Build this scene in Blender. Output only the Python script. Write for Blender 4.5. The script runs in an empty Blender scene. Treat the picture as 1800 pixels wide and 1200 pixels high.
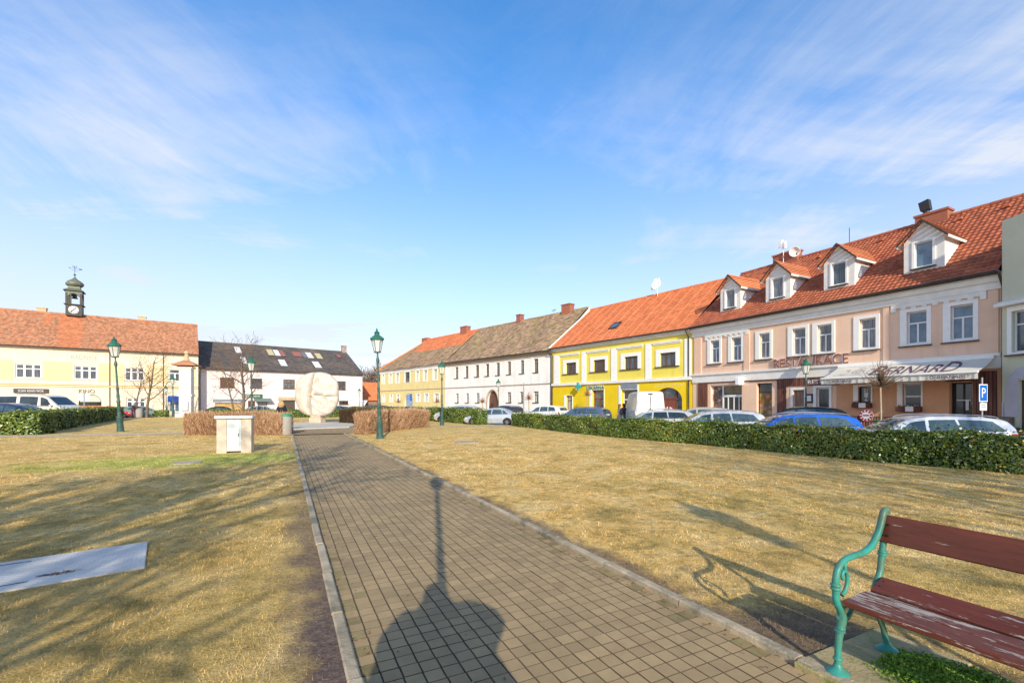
import bpy, math, random
import numpy as np
from mathutils import Vector, Matrix
rng = np.random.default_rng(7)
random.seed(7)
R = math.radians
scene = bpy.context.scene
COL = scene.collection
FOC, HOR, EYE = 800.0, 709.0, 1.7          # lens in photo pixels, horizon row, eye height
ROAD = -0.10                               # level of the road; the lawn lies at +0.03

def gy(py): return EYE*FOC/(py-HOR)
def gp(px, py):
    Y = gy(py); return ((px-900)/FOC*Y, Y)
def xp(px, Y): return (px-900)/FOC*Y
def zp(py, Y): return EYE-(py-HOR)/FOC*Y

# ------------------------------------------------------------------ materials
def new_mat(name):
    m = bpy.data.materials.new(name); m.use_nodes = True
    nt = m.node_tree
    return m, nt, nt.nodes['Principled BSDF']

def ramp(nt, fac, stops):
    r = nt.nodes.new('ShaderNodeValToRGB'); nt.links.new(fac, r.inputs[0])
    e = r.color_ramp.elements
    while len(e) < len(stops): e.new(0.5)
    for i, (p, c) in enumerate(stops):
        e[i].position = p; e[i].color = (*c, 1) if len(c) == 3 else c
    return r.outputs[0]

def noise(nt, vec, scale, detail=5, rough=.6, dist=0):
    n = nt.nodes.new('ShaderNodeTexNoise')
    n.inputs['Scale'].default_value = scale; n.inputs['Detail'].default_value = detail
    n.inputs['Roughness'].default_value = rough; n.inputs['Distortion'].default_value = dist
    if vec is not None: nt.links.new(vec, n.inputs['Vector'])
    return n.outputs[0]

def mixc(nt, fac, a, b, mode='MIX'):
    n = nt.nodes.new('ShaderNodeMix'); n.data_type = 'RGBA'; n.blend_type = mode
    for sock, v in ((n.inputs[0], fac), (n.inputs[6], a), (n.inputs[7], b)):
        if hasattr(v, 'links'): nt.links.new(v, sock)
        else: sock.default_value = v if isinstance(v, float) else (*v, 1)
    return n.outputs[2]

def mth(nt, op, a, b=0.0, clamp=False):
    n = nt.nodes.new('ShaderNodeMath'); n.operation = op; n.use_clamp = clamp
    for i, v in enumerate((a, b)):
        if hasattr(v, 'links'): nt.links.new(v, n.inputs[i])
        else: n.inputs[i].default_value = v
    return n.outputs[0]

def texco(nt, scale=(1, 1, 1), rot=(0, 0, 0), which='Object'):
    t = nt.nodes.new('ShaderNodeTexCoord'); mp = nt.nodes.new('ShaderNodeMapping')
    mp.inputs['Scale'].default_value = scale; mp.inputs['Rotation'].default_value = rot
    nt.links.new(t.outputs[which], mp.inputs[0]); return mp.outputs[0]

def attr(nt, name='rnd'):
    a = nt.nodes.new('ShaderNodeAttribute'); a.attribute_name = name
    return a.outputs['Fac']

def bump(nt, b, h, strength=.4, dist=.02):
    n = nt.nodes.new('ShaderNodeBump'); n.inputs['Strength'].default_value = strength
    n.inputs['Distance'].default_value = dist
    nt.links.new(h, n.inputs['Height']); nt.links.new(n.outputs[0], b.inputs['Normal'])

def M(name, c, c2=None, scale=2.0, rough=.75, metal=0, spec=.4, bmp=0, bscale=60, stretch=(1, 1, 1),
      rnd=None, c3=None, s3=.4, coat=0, grime=0):
    """surface with two-tone wear noise, optional large stains (c3), optional per-face tint (rnd) and bump"""
    m, nt, b = new_mat(name)
    b.inputs['Roughness'].default_value = rough; b.inputs['Metallic'].default_value = metal
    b.inputs['Specular IOR Level'].default_value = spec
    if coat: b.inputs['Coat Weight'].default_value = coat; b.inputs['Coat Roughness'].default_value = .05
    v = texco(nt, stretch)
    if c2 is None: c2 = tuple(x*.82 for x in c)
    col = ramp(nt, noise(nt, v, scale, 8, .65), [(.36, c2), (.62, c)])
    if c3 is not None:
        f = ramp(nt, noise(nt, v, s3, 6, .7, .4), [(.48, (0, 0, 0)), (.62, (1, 1, 1))])
        col = mixc(nt, f, col, c3)
    if grime:
        t_ = nt.nodes.new('ShaderNodeTexCoord'); sz = nt.nodes.new('ShaderNodeSeparateXYZ'); nt.links.new(t_.outputs['Object'], sz.inputs[0])
        st = noise(nt, texco(nt, (3.2, 3.2, .16)), 1.0, 6, .65)
        lo_ = ramp(nt, mth(nt, 'ADD', mth(nt, 'MULTIPLY', sz.outputs[2], .5), mth(nt, 'MULTIPLY', mth(nt, 'SUBTRACT', st, .5), 1.6)), [(.05, (1, 1, 1)), (.55, (0, 0, 0))])
        col = mixc(nt, mth(nt, 'MULTIPLY', lo_, grime), col, (.62, .58, .52), 'MULTIPLY')
        sk_ = ramp(nt, st, [(.52, (0, 0, 0)), (.72, (1, 1, 1))])
        col = mixc(nt, mth(nt, 'MULTIPLY', sk_, grime*.55), col, (.70, .67, .63), 'MULTIPLY')
    if rnd is not None:
        a = ramp(nt, attr(nt), [(0, (1-rnd,)*3), (1, (1+rnd,)*3)])
        col = mixc(nt, 1.0, col, a, 'MULTIPLY')
    nt.links.new(col, b.inputs['Base Color'])
    if bmp: bump(nt, b, noise(nt, v, bscale, 4), bmp)
    return m

def glass_mat(name, c, rough=.04, c2=None):
    m, nt, b = new_mat(name)
    v = texco(nt)
    col = ramp(nt, noise(nt, v, 1.3, 3), [(.4, c), (.6, c2 or tuple(x*1.8 for x in c))])
    nt.links.new(col, b.inputs['Base Color'])
    b.inputs['Roughness'].default_value = rough; b.inputs['Specular IOR Level'].default_value = .8
    bump(nt, b, noise(nt, v, .9, 2), .06, .05)
    return m

# ------------------------------------------------------------------ mesh builder
class MB:
    def __init__(s): s.v = []; s.f = []; s.m = []; s.r = []
    def add(s, verts, faces, mat=0, rnd=None):
        o = len(s.v); s.v += [tuple(p) for p in verts]
        for f in faces:
            s.f.append([o+i for i in f]); s.m.append(mat); s.r.append(random.random() if rnd is None else rnd)
    def box(s, x0, x1, y0, y1, z0, z1, mat=0, bev=0.0):
        if x1 < x0: x0, x1 = x1, x0
        if z1 < z0: z0, z1 = z1, z0
        if y1 < y0: y0, y1 = y1, y0
        if bev <= 0:
            v = [(x, y, z) for z in (z0, z1) for y in (y0, y1) for x in (x0, x1)]
            s.add(v, [(0, 2, 3, 1), (4, 5, 7, 6), (0, 1, 5, 4), (2, 6, 7, 3), (0, 4, 6, 2), (1, 3, 7, 5)], mat)
        else:
            b = bev
            loops = []
            for z, e in ((z0, b), (z0+b, 0), (z1-b, 0), (z1, b)):
                loops.append([(x0+e+(b if not e else 0), y0+e, z), (x1-e-(b if not e else 0), y0+e, z), (x1-e, y0+e+(b if not e else 0), z), (x1-e, y1-e-(b if not e else 0), z),
                              (x1-e-(b if not e else 0), y1-e, z), (x0+e+(b if not e else 0), y1-e, z), (x0+e, y1-e-(b if not e else 0), z), (x0+e, y0+e+(b if not e else 0), z)])
            v = [p for l in loops for p in l]
            f = [tuple(range(7, -1, -1)), tuple(range(24, 32))]
            for k in range(3):
                for i in range(8):
                    j = (i+1) % 8; f.append((k*8+i, k*8+j, k*8+8+j, k*8+8+i))
            s.add(v, f, mat)
    def quad(s, a, b, c, d, mat=0, rnd=None): s.add([a, b, c, d], [(0, 1, 2, 3)], mat, rnd)
    def poly(s, pts, mat=0): s.add(pts, [tuple(range(len(pts)))], mat)
    def prism(s, poly, axis, a, b, mat=0):
        """extrude a 2-D polygon along an axis; the polygon lies in the other two axes (in x,y,z order)"""
        def P(p, t):
            q = list(p); q.insert(axis, t); return tuple(q)
        n = len(poly)
        v = [P(p, a) for p in poly]+[P(p, b) for p in poly]
        f = [tuple(range(n)), tuple(range(2*n-1, n-1, -1))]+[(i, i+n, (i+1) % n+n, (i+1) % n) for i in range(n)]
        s.add(v, f, mat)
    def tube(s, pts, rad, n=8, mat=0, smooth=0, cap=True):
        pts = [np.array(p, float) for p in pts]
        if not hasattr(rad, '__len__'): rad = [rad]*len(pts)
        if smooth:
            P = [2*pts[0]-pts[1]]+pts+[2*pts[-1]-pts[-2]]; q = []; rr = []
            for i in range(1, len(P)-2):
                for k in range(smooth):
                    t = k/smooth
                    q.append(.5*((2*P[i])+(-P[i-1]+P[i+1])*t+(2*P[i-1]-5*P[i]+4*P[i+1]-P[i+2])*t*t+(-P[i-1]+3*P[i]-3*P[i+1]+P[i+2])*t**3))
                    rr.append(rad[i-1]*(1-t)+rad[i]*t)
            q.append(pts[-1]); rr.append(rad[-1]); pts, rad = q, rr
        v = []; nrm = None
        for i, p in enumerate(pts):
            t = pts[min(i+1, len(pts)-1)]-pts[max(i-1, 0)]; t = t/(np.linalg.norm(t)+1e-9)
            if nrm is None:
                a = np.array((0, 0, 1.)) if abs(t[2]) < .9 else np.array((1., 0, 0)); nrm = np.cross(t, a)
            nrm = nrm-t*np.dot(nrm, t); nrm = nrm/(np.linalg.norm(nrm)+1e-9); bn = np.cross(t, nrm)
            for k in range(n):
                a = 2*math.pi*k/n; v.append(p+rad[i]*(math.cos(a)*nrm+math.sin(a)*bn))
        f = []
        for i in range(len(pts)-1):
            for k in range(n):
                j = (k+1) % n; f.append((i*n+k, i*n+j, i*n+n+j, i*n+n+k))
        if cap: f += [tuple(range(n-1, -1, -1)), tuple(range((len(pts)-1)*n, len(pts)*n))]
        s.add(v, f, mat)
    def lathe(s, prof, c=(0, 0, 0), n=16, mat=0, axis=2, ph=0):
        v = []
        for r, z in prof:
            for k in range(n):
                a = 2*math.pi*k/n+ph; x, y = r*math.cos(a), r*math.sin(a)
                p = (x, y, z) if axis == 2 else ((x, z, y) if axis == 1 else (z, x, y))
                v.append((p[0]+c[0], p[1]+c[1], p[2]+c[2]))
        f = []
        for i in range(len(prof)-1):
            for k in range(n):
                j = (k+1) % n; f.append((i*n+k, i*n+j, i*n+n+j, i*n+n+k))
        f += [tuple(range(n-1, -1, -1)), tuple(range((len(prof)-1)*n, len(prof)*n))]
        s.add(v, f, mat)
    def ellipsoid(s, c, r, n=12, mat=0):
        pr = [(max(1e-3, math.sin(math.pi*i/8)), -math.cos(math.pi*i/8)) for i in range(9)]
        m = MB(); m.lathe(pr, n=n)
        s.add([(c[0]+x*r[0], c[1]+y*r[1], c[2]+z*r[2]) for x, y, z in m.v], m.f, mat)
    def build(s, name, mats, parent=None, smooth=None, loc=None, rot=None):
        me = bpy.data.meshes.new(name)
        me.from_pydata(s.v, [], s.f)
        if not isinstance(mats, (list, tuple)): mats = [mats]
        for m in mats: me.materials.append(m)
        me.polygons.foreach_set('material_index', s.m)
        a = me.attributes.new('rnd', 'FLOAT', 'FACE'); a.data.foreach_set('value', s.r)
        me.update(calc_edges=True); me.validate()
        if smooth is not None:
            me.shade_smooth()
            me.set_sharp_from_angle(angle=R(smooth))
        o = bpy.data.objects.new(name, me); COL.objects.link(o)
        if parent: o.parent = parent
        if loc is not None: o.location = loc
        if rot is not None: o.rotation_euler = rot
        return o

def np_mesh(name, V, k, mats, matidx=None, rnd=None, parent=None, smooth=False):
    """V: (n*k,3) vertices of n separate k-gons"""
    n = len(V)//k
    me = bpy.data.meshes.new(name)
    me.vertices.add(n*k); me.vertices.foreach_set('co', np.asarray(V, np.float32).ravel())
    me.loops.add(n*k); me.loops.foreach_set('vertex_index', np.arange(n*k, dtype=np.int32))
    me.polygons.add(n); me.polygons.foreach_set('loop_start', np.arange(n, dtype=np.int32)*k)
    for m in (mats if isinstance(mats, (list, tuple)) else [mats]): me.materials.append(m)
    if matidx is not None: me.polygons.foreach_set('material_index', np.asarray(matidx, np.int32))
    a = me.attributes.new('rnd', 'FLOAT', 'FACE')
    a.data.foreach_set('value', (rng.random(n) if rnd is None else rnd).astype(np.float32))
    me.update(calc_edges=True)
    o = bpy.data.objects.new(name, me); COL.objects.link(o)
    if parent: o.parent = parent
    return o

def tag(o, label=None, cat=None, group=None, kind=None):
    if label: o['label'] = label
    if cat: o['category'] = cat
    if group: o['group'] = group
    if kind: o['kind'] = kind
    return o
def thing(name, label, cat, loc=(0, 0, 0), rz=0, group=None):
    o = bpy.data.objects.new(name, None); COL.objects.link(o); o.empty_display_size = .2
    o.location = loc; o.rotation_euler = (0, 0, rz)
    return tag(o, label, cat, group)
def copy_tree(o, parent=None):
    c = o.copy(); COL.objects.link(c); c.parent = parent
    for ch in list(o.children): copy_tree(ch, c)
    return c

def text(name, s, mat, parent, x0, x1, z0, z1, y, extrude=.006, shear=0, loc_fn=None):
    """lettering standing upright in the local x-z plane, facing -y, fitted into a rectangle"""
    cu = bpy.data.curves.new(name, 'FONT'); cu.body = s; cu.size = 1; cu.extrude = 0; cu.shear = shear
    cu.resolution_u = 3
    tmp = bpy.data.objects.new(name, cu); COL.objects.link(tmp)
    dg = bpy.context.evaluated_depsgraph_get(); dg.update()
    me0 = tmp.evaluated_get(dg).to_mesh()
    co = np.array([v.co[:] for v in me0.vertices]); fs = [list(p.vertices) for p in me0.polygons]
    tmp.evaluated_get(dg).to_mesh_clear()
    bpy.data.objects.remove(tmp); bpy.data.curves.remove(cu)
    mn, mx = co.min(0), co.max(0)
    u = (co[:, 0]-mn[0])/(mx[0]-mn[0]+1e-6); w = (co[:, 1]-mn[1])/(mx[1]-mn[1]+1e-6)
    X = x0+u*(x1-x0); Z = z0+w*(z1-z0)
    mb = MB(); n = len(co)
    front = [(X[i], y-extrude, Z[i]) for i in range(n)]; back = [(X[i], y, Z[i]) for i in range(n)]
    from collections import Counter
    ec = Counter()
    for f in fs:
        for i in range(len(f)): ec[tuple(sorted((f[i], f[(i+1) % len(f)])))] += 1
    side = [(a, b, b+n, a+n) for (a, b), c in ec.items() if c == 1]
    if loc_fn: front = [loc_fn(*p) for p in front]; back = [loc_fn(*p) for p in back]
    mb.add(front+back, fs+side, 0)
    return mb.build(name, mat, parent)

def skin(name, verts, edges, radii, mat, parent, sub=1, zr=None):
    me = bpy.data.meshes.new(name); me.from_pydata(verts, edges, [])
    o = bpy.data.objects.new(name, me); COL.objects.link(o)
    md = o.modifiers.new('s', 'SKIN'); md.use_smooth_shade = True
    if not me.skin_vertices: me.skin_vertices.new()
    for i, r in enumerate(radii):
        r = (r, r) if not isinstance(r, tuple) else r
        me.skin_vertices[0].data[i].radius = r
        me.skin_vertices[0].data[i].use_root = (i == 0)
    sb = o.modifiers.new('b', 'SUBSURF'); sb.levels = sub; sb.render_levels = sub
    dg = bpy.context.evaluated_depsgraph_get(); dg.update()
    m2 = bpy.data.meshes.new_from_object(o.evaluated_get(dg)); m2.name = name
    bpy.data.objects.remove(o); bpy.data.meshes.remove(me)
    m2.materials.clear(); m2.materials.append(mat); m2.shade_smooth()
    o = bpy.data.objects.new(name, m2); COL.objects.link(o)
    if parent: o.parent = parent
    return o

# ------------------------------------------------------------------ camera, sun, sky
cam = bpy.data.cameras.new('camera'); co = bpy.data.objects.new('camera', cam); COL.objects.link(co)
cam.sensor_width = 36; cam.lens = FOC/1800*36; cam.shift_y = (HOR-600)/1800
cam.clip_start = .05; cam.clip_end = 6000
co.location = (0, 0, EYE); co.rotation_euler = (R(90), 0, 0)
scene.camera = co
SUN_EL = 23.0
sdir = Vector((-.172, .985, 0)).normalized()
to_sun = Vector((-sdir.x*math.cos(R(SUN_EL)), -sdir.y*math.cos(R(SUN_EL)), math.sin(R(SUN_EL))))
sl = bpy.data.lights.new('sun', 'SUN'); so = bpy.data.objects.new('sun', sl); COL.objects.link(so)
sl.energy = 5.0; sl.angle = R(.53); sl.color = (1, .90, .71)
so.rotation_euler = to_sun.to_track_quat('Z', 'Y').to_euler(); so.location = (0, -20, 30)

w = bpy.data.worlds.new('World'); scene.world = w; w.use_nodes = True
nt = w.node_tree; bg = nt.nodes['Background']; bg.inputs[1].default_value = .15
sky = nt.nodes.new('ShaderNodeTexSky'); sky.sky_type = 'NISHITA'; sky.sun_disc = False
sky.sun_elevation = R(SUN_EL); sky.sun_rotation = math.atan2(to_sun.x, to_sun.y)
sky.air_density = 1.0; sky.dust_density = .6; sky.ozone_density = 2.2; sky.altitude = 300
hs = nt.nodes.new('ShaderNodeHueSaturation'); hs.inputs['Hue'].default_value = .502; hs.inputs['Saturation'].default_value = 1.30; hs.inputs['Value'].default_value = 2.05
nt.links.new(sky.outputs[0], hs.inputs['Color'])
tc = nt.nodes.new('ShaderNodeTexCoord'); sp = nt.nodes.new('ShaderNodeSeparateXYZ'); nt.links.new(tc.outputs['Generated'], sp.inputs[0])
zz = mth(nt, 'ADD', mth(nt, 'MAXIMUM', sp.outputs[2], 0.0), .12)
cb = nt.nodes.new('ShaderNodeCombineXYZ')
nt.links.new(mth(nt, 'DIVIDE', sp.outputs[0], zz), cb.inputs[0]); nt.links.new(mth(nt, 'DIVIDE', sp.outputs[1], zz), cb.inputs[1])
def cloudlayer(rotz, sc, nscale, lo, hi, dist=1.2, det=7, rough=.58, off=(0, 0, 0)):
    mp = nt.nodes.new('ShaderNodeMapping'); mp.inputs['Rotation'].default_value = (0, 0, rotz); mp.inputs['Scale'].default_value = sc
    mp.inputs['Location'].default_value = off
    nt.links.new(cb.outputs[0], mp.inputs[0])
    return ramp(nt, noise(nt, mp.outputs[0], nscale, det, rough, dist), [(lo, (0, 0, 0)), (hi, (1, 1, 1))])
c1 = cloudlayer(R(-25), (.5, 1.2, 1), .8, .38, .74, 1.2, 9, .6, (3.2, 1.7, 0))     # broad veils
ab = mth(nt, 'ABSOLUTE', mth(nt, 'ADD', sp.outputs[0], .06))
cb2 = nt.nodes.new('ShaderNodeCombineXYZ'); nt.links.new(ab, cb2.inputs[0]); nt.links.new(sp.outputs[2], cb2.inputs[1]); nt.links.new(mth(nt, 'MULTIPLY', sp.outputs[0], .35), cb2.inputs[2])
def wisp(rot, sc, nscale, lo, hi, off, dist=1.0):
    mp = nt.nodes.new('ShaderNodeMapping'); mp.inputs['Rotation'].default_value = (0, 0, rot); mp.inputs['Scale'].default_value = sc; mp.inputs['Location'].default_value = off
    m2 = nt.nodes.new('ShaderNodeMapping'); m2.inputs['Rotation'].default_value = (0, 0, rot); nt.links.new(cb2.outputs[0], m2.inputs[0])
    mp.inputs['Rotation'].default_value = (0, 0, 0); nt.links.new(m2.outputs[0], mp.inputs[0])
    return ramp(nt, noise(nt, mp.outputs[0], nscale, 10, .66, dist), [(lo, (0, 0, 0)), (hi, (1, 1, 1))])
c2 = mth(nt, 'ADD', wisp(R(-24), (1.0, 2.3, 1), 1.7, .36, .92, (.3, 1.2, .5), 2.2), mth(nt, 'MULTIPLY', wisp(R(-30), (1.4, 5, 1), 2.4, .46, .86, (2.1, .4, 1.5), 1.6), .38), True)
# veil is thickest on the left and far right of the view and thins overhead
side = mth(nt, 'MULTIPLY', mth(nt, 'ABSOLUTE', mth(nt, 'ADD', sp.outputs[0], .02)), 1.15, True)
low = ramp(nt, sp.outputs[2], [(.0, (1, 1, 1)), (.10, (.97,)*3), (.22, (.68,)*3), (.38, (.34,)*3), (.60, (.05,)*3)])
hi_ = ramp(nt, sp.outputs[2], [(.36, (1, 1, 1)), (.48, (.75,)*3), (.62, (.30,)*3)])
c1 = mth(nt, 'MULTIPLY', c1, hi_); c2 = mth(nt, 'MULTIPLY', c2, hi_)
cm = mth(nt, 'ADD', mth(nt, 'MULTIPLY', c1, mth(nt, 'ADD', mth(nt, 'MULTIPLY', low, .85), mth(nt, 'MULTIPLY', side, 1.1))), mth(nt, 'MULTIPLY', c2, mth(nt, 'ADD', mth(nt, 'MULTIPLY', side, .75), .36)), True)
haze = mth(nt, 'MAXIMUM', mth(nt, 'MULTIPLY', cm, .9), mth(nt, 'MULTIPLY', low, mth(nt, 'ADD', mth(nt, 'MULTIPLY', side, .30), .68)), True)
zen = ramp(nt, sp.outputs[2], [(.66, (1, 1, 1)), (.95, (.46, .46, .48))])          # unseen sky above the frame darkened to cut its ambient fill
tint = ramp(nt, sp.outputs[2], [(.05, (1.0, .86, .97)), (.30, (1.0, .90, .98)), (.60, (.80, .95, .98))])
blue = mixc(nt, 1.0, hs.outputs[0], tint, 'MULTIPLY')
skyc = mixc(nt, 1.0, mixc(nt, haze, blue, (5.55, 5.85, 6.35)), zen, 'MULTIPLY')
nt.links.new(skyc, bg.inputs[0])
scene.view_settings.view_transform = 'Standard'; scene.view_settings.look = 'None'
scene.view_settings.exposure = 0; scene.view_settings.gamma = 1
scene.cycles.max_bounces = 6; scene.cycles.use_denoising = True
scene.cycles.denoiser = 'OPENIMAGEDENOISE'; scene.cycles.denoising_input_passes = 'RGB_ALBEDO_NORMAL'; scene.cycles.denoising_prefilter = 'NONE'

# ------------------------------------------------------------------ shared materials
WHITE = M('white_paint', (.92, .90, .86), (.86, .84, .80), 3, .6)
WHITEWALL = M('white_render', (.90, .87, .82), (.84, .81, .76), 1.2, .9, bmp=.15, c3=(.80, .76, .70), grime=.7)
PVC = M('white_window_frame', (.82, .82, .82), (.76, .76, .76), 3, .35)
BROWNFRAME = M('brown_window_frame', (.13, .07, .045), (.09, .05, .03), 5, .5)
GLASS = glass_mat('window_glass', (.05, .065, .08), .05, (.11, .13, .15))
GLASSB = glass_mat('blue_window_glass', (.07, .13, .19), .05, (.13, .21, .29))
DARKGLASS = glass_mat('dark_shop_glass', (.018, .022, .022), .06)
CURTAIN = M('curtained_glass', (.55, .55, .53), (.30, .31, .32), 6, .25, stretch=(6, 1, .6))
DARK = M('dark_metal', (.03, .03, .032), None, 4, .5)
GUTTER = M('gutter_metal', (.10, .075, .06), (.06, .045, .04), 4, .45, metal=.4)
BRICK = M('chimney_brick', (.40, .14, .08), (.30, .11, .07), 9, .9, bmp=.3)
CREAMCH = M('cream_chimney', (.62, .47, .28), (.5, .38, .24), 4, .9)
CONCRETE = M('concrete', (.42, .39, .33), (.30, .28, .24), 5, .92, bmp=.3, bscale=80)
STEEL = M('galvanised_steel', (.42, .43, .44), (.34, .35, .36), 5, .38, metal=.7)
ORANGE_TILE = M('orange_roof_tile', (.80, .265, .10), (.68, .21, .08), 1.6, .75, rnd=.16, bmp=.1)
RED_TILE = M('red_clay_roof_tile', (.48, .15, .07), (.36, .105, .055), 1.2, .78, rnd=.22, c3=(.41, .13, .065), s3=.5, bmp=.1)
OLD_TILE = M('weathered_red_roof_tile', (.54, .235, .115), (.44, .185, .10), 5, .88, rnd=.28, c3=(.48, .28, .17), s3=2.2, bmp=.2)
MOSS_TILE = M('mossy_brown_roof_tile', (.45, .295, .185), (.33, .22, .14), 2.5, .92, rnd=.32, c3=(.38, .285, .13), s3=.6, bmp=.3)
DARK_TILE = M('dark_grey_roof_tile', (.135, .115, .105), (.095, .085, .08), 1.0, .85, rnd=.20, c3=(.17, .13, .10), s3=.3)
# ------------------------------------------------------------------ facade helpers
class Facade:
    """a straight street front: local x runs along it (left to right), y into the building, z up"""
    def __init__(s, pxL, YL, pxR, YR):
        s.P = np.array((xp(pxL, YL), YL)); Q = np.array((xp(pxR, YR), YR))
        s.L = float(np.linalg.norm(Q-s.P)); s.u = (Q-s.P)/s.L; s.n = np.array((-s.u[1], s.u[0]))
        s.rz = math.atan2(s.u[1], s.u[0])
    def s(s_, px, off=0):
        k = (px-900)/FOC; P = s_.P+off*s_.n
        return float((k*P[1]-P[0])/(s_.u[0]-k*s_.u[1]))
    def Y(s_, px, off=0):
        return float((s_.P+off*s_.n+s_.s(px, off)*s_.u)[1])
    def z(s_, px, py, off=0): return zp(py, s_.Y(px, off))
    def rect(s_, a, b, c, d, off=0):
        m = (a+c)/2; return (s_.s(a, off), s_.s(c, off), s_.z(m, d, off), s_.z(m, b, off))
    def world(s_, x, y, z=0):
        q = s_.P+x*s_.u+y*s_.n; return (float(q[0]), float(q[1]), z)
    def slope_hit(s_, px, py, A, B):
        """local point where the view ray through a photo pixel meets the roof plane through eave A and ridge B (y,z)"""
        lo, hi = A[0], B[0]
        def g(y):
            return s_.z(px, py, y)-(A[1]+(y-A[0])/(B[0]-A[0])*(B[1]-A[1]))
        a, b = lo-.5, hi+1
        for _ in range(50):
            m = (a+b)/2
            if g(a)*g(m) <= 0: b = m
            else: a = m
        y = (a+b)/2
        return (s_.s(px, y), y, s_.z(px, py, y))
    def empty(s_, name, label, cat, x=0, y=0, z=ROAD, group=None):
        o = thing(name, label, cat, s_.world(x, y, z), s_.rz, group); return o

def wall_front(mb, x0, x1, z0, z1, holes=(), reveal=.2, mat=0, y=0.0, rmat=None):
    xs = sorted({x0, x1, *[h[0] for h in holes if x0 < h[0] < x1], *[h[1] for h in holes if x0 < h[1] < x1]})
    zs = sorted({z0, z1, *[h[2] for h in holes if z0 < h[2] < z1], *[h[3] for h in holes if z0 < h[3] < z1]})
    for i in range(len(xs)-1):
        for j in range(len(zs)-1):
            cx, cz = (xs[i]+xs[i+1])/2, (zs[j]+zs[j+1])/2
            if any(h[0] < cx < h[1] and h[2] < cz < h[3] for h in holes): continue
            mb.quad((xs[i], y, zs[j]), (xs[i+1], y, zs[j]), (xs[i+1], y, zs[j+1]), (xs[i], y, zs[j+1]), mat)
    rm = mat if rmat is None else rmat
    for h in holes:
        a, b, c, d = h[:4]
        if d <= z0 or c >= z1: continue
        r = reveal if len(h) < 5 else h[4]
        c2, d2 = max(c, z0), min(d, z1)
        mb.quad((a, y, c2), (a, y+r, c2), (a, y+r, d2), (a, y, d2), rm)
        mb.quad((b, y, c2), (b, y, d2), (b, y+r, d2), (b, y+r, c2), rm)
        mb.quad((a, y, d2), (a, y+r, d2), (b, y+r, d2), (b, y, d2), rm)
        mb.quad((a, y, c2), (b, y, c2), (b, y+r, c2), (a, y+r, c2), rm)

def shell(mb, L, D, z0, ze, d, zr, mat=0, gl=True, gr=True, x0=0.0):
    for x, g in ((x0, gl), (L, gr)):
        p = [(x, 0, z0), (x, D, z0), (x, D, ze)]+([(x, d, zr)] if g else [])+[(x, 0, ze)]
        mb.poly(p if x == x0 else p[::-1], mat)
    mb.quad((x0, D, z0), (L, D, z0), (L, D, ze), (x0, D, ze), mat)

def roof_slope(mb, x0, x1, A, B, tw=.25, rl=.34, amp=0.0, seg=1, hl=0.0, hr=0.0, lift=.03, sag=0.0, mat=0, jit=.0, matfn=None):
    ly, lz = B[0]-A[0], B[1]-A[1]; ln = math.hypot(ly, lz); ny, nz = -lz/ln, ly/ln
    if ny > 0 and A[0] < B[0]: ny, nz = -ny, nz
    n = max(2, int(round(ln/rl)))
    def P(x, t, off):
        sg = sag*math.sin(math.pi*t)*(.6+.4*math.sin(x*.55+1.3))+sag*.35*math.sin(x*1.3+t*5)
        o = off-sg
        return (x, A[0]+ly*t+ny*o, A[1]+lz*t+nz*o)
    for r in range(n):
        t0, t1 = r/n, (r+1)/n
        a0, b0 = x0+hl*t0, x1-hr*t0; a1, b1 = x0+hl*t1, x1-hr*t1
        m = max(1, int(round((b0-a0)/tw)))
        sh = .5*(r % 2) if amp == 0 else 0
        for k in range(m+(1 if sh else 0)):
            u0, u1 = max(0, (k-sh)/m), min(1, (k+1-sh)/m)
            rr = random.random(); jl = random.uniform(-jit, jit)
            mt = matfn((u0+u1)/2*(b0-a0)+a0, t0) if matfn else mat
            for q in range(seg):
                s0, s1 = u0+(u1-u0)*q/seg, u0+(u1-u0)*(q+1)/seg
                w0, w1 = [amp*math.sin(2*math.pi*(q+e)/seg) if seg > 1 else 0 for e in (0, 1)]
                p0 = P(a0+(b0-a0)*s0, t0, lift+w0+jl); p1 = P(a0+(b0-a0)*s1, t0, lift+w1+jl)
                p2 = P(a1+(b1-a1)*s1, t1, .004+w1); p3 = P(a1+(b1-a1)*s0, t1, .004+w0)
                mb.quad(p0, p1, p2, p3, mt, rr)
                g0 = P(a0+(b0-a0)*s0, t0, -.01); g1 = P(a0+(b0-a0)*s1, t0, -.01)
                mb.quad(g0, g1, p1, p0, mt, rr*.6)

def ridge_tiles(mb, p, q, r=.12, step=.4, mat=0):
    p, q = np.array(p, float), np.array(q, float); L = np.linalg.norm(q-p); n = max(1, int(L/step)); d = (q-p)/L
    for i in range(n):
        a = p+d*(L*i/n); b = p+d*(L*(i+1)/n+.03)
        mb.tube([a, b], [r*1.08, r*.92], 8, mat)

def chimney(parent, x0, x1, y0, y1, z0, z1, mat, cap=True, name='chimney'):
    mb = MB(); mb.box(x0, x1, y0, y1, z0, z1)
    if cap: mb.box(x0-.06, x1+.06, y0-.06, y1+.06, z1, z1+.12)
    return mb.build(name, mat, parent)

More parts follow.
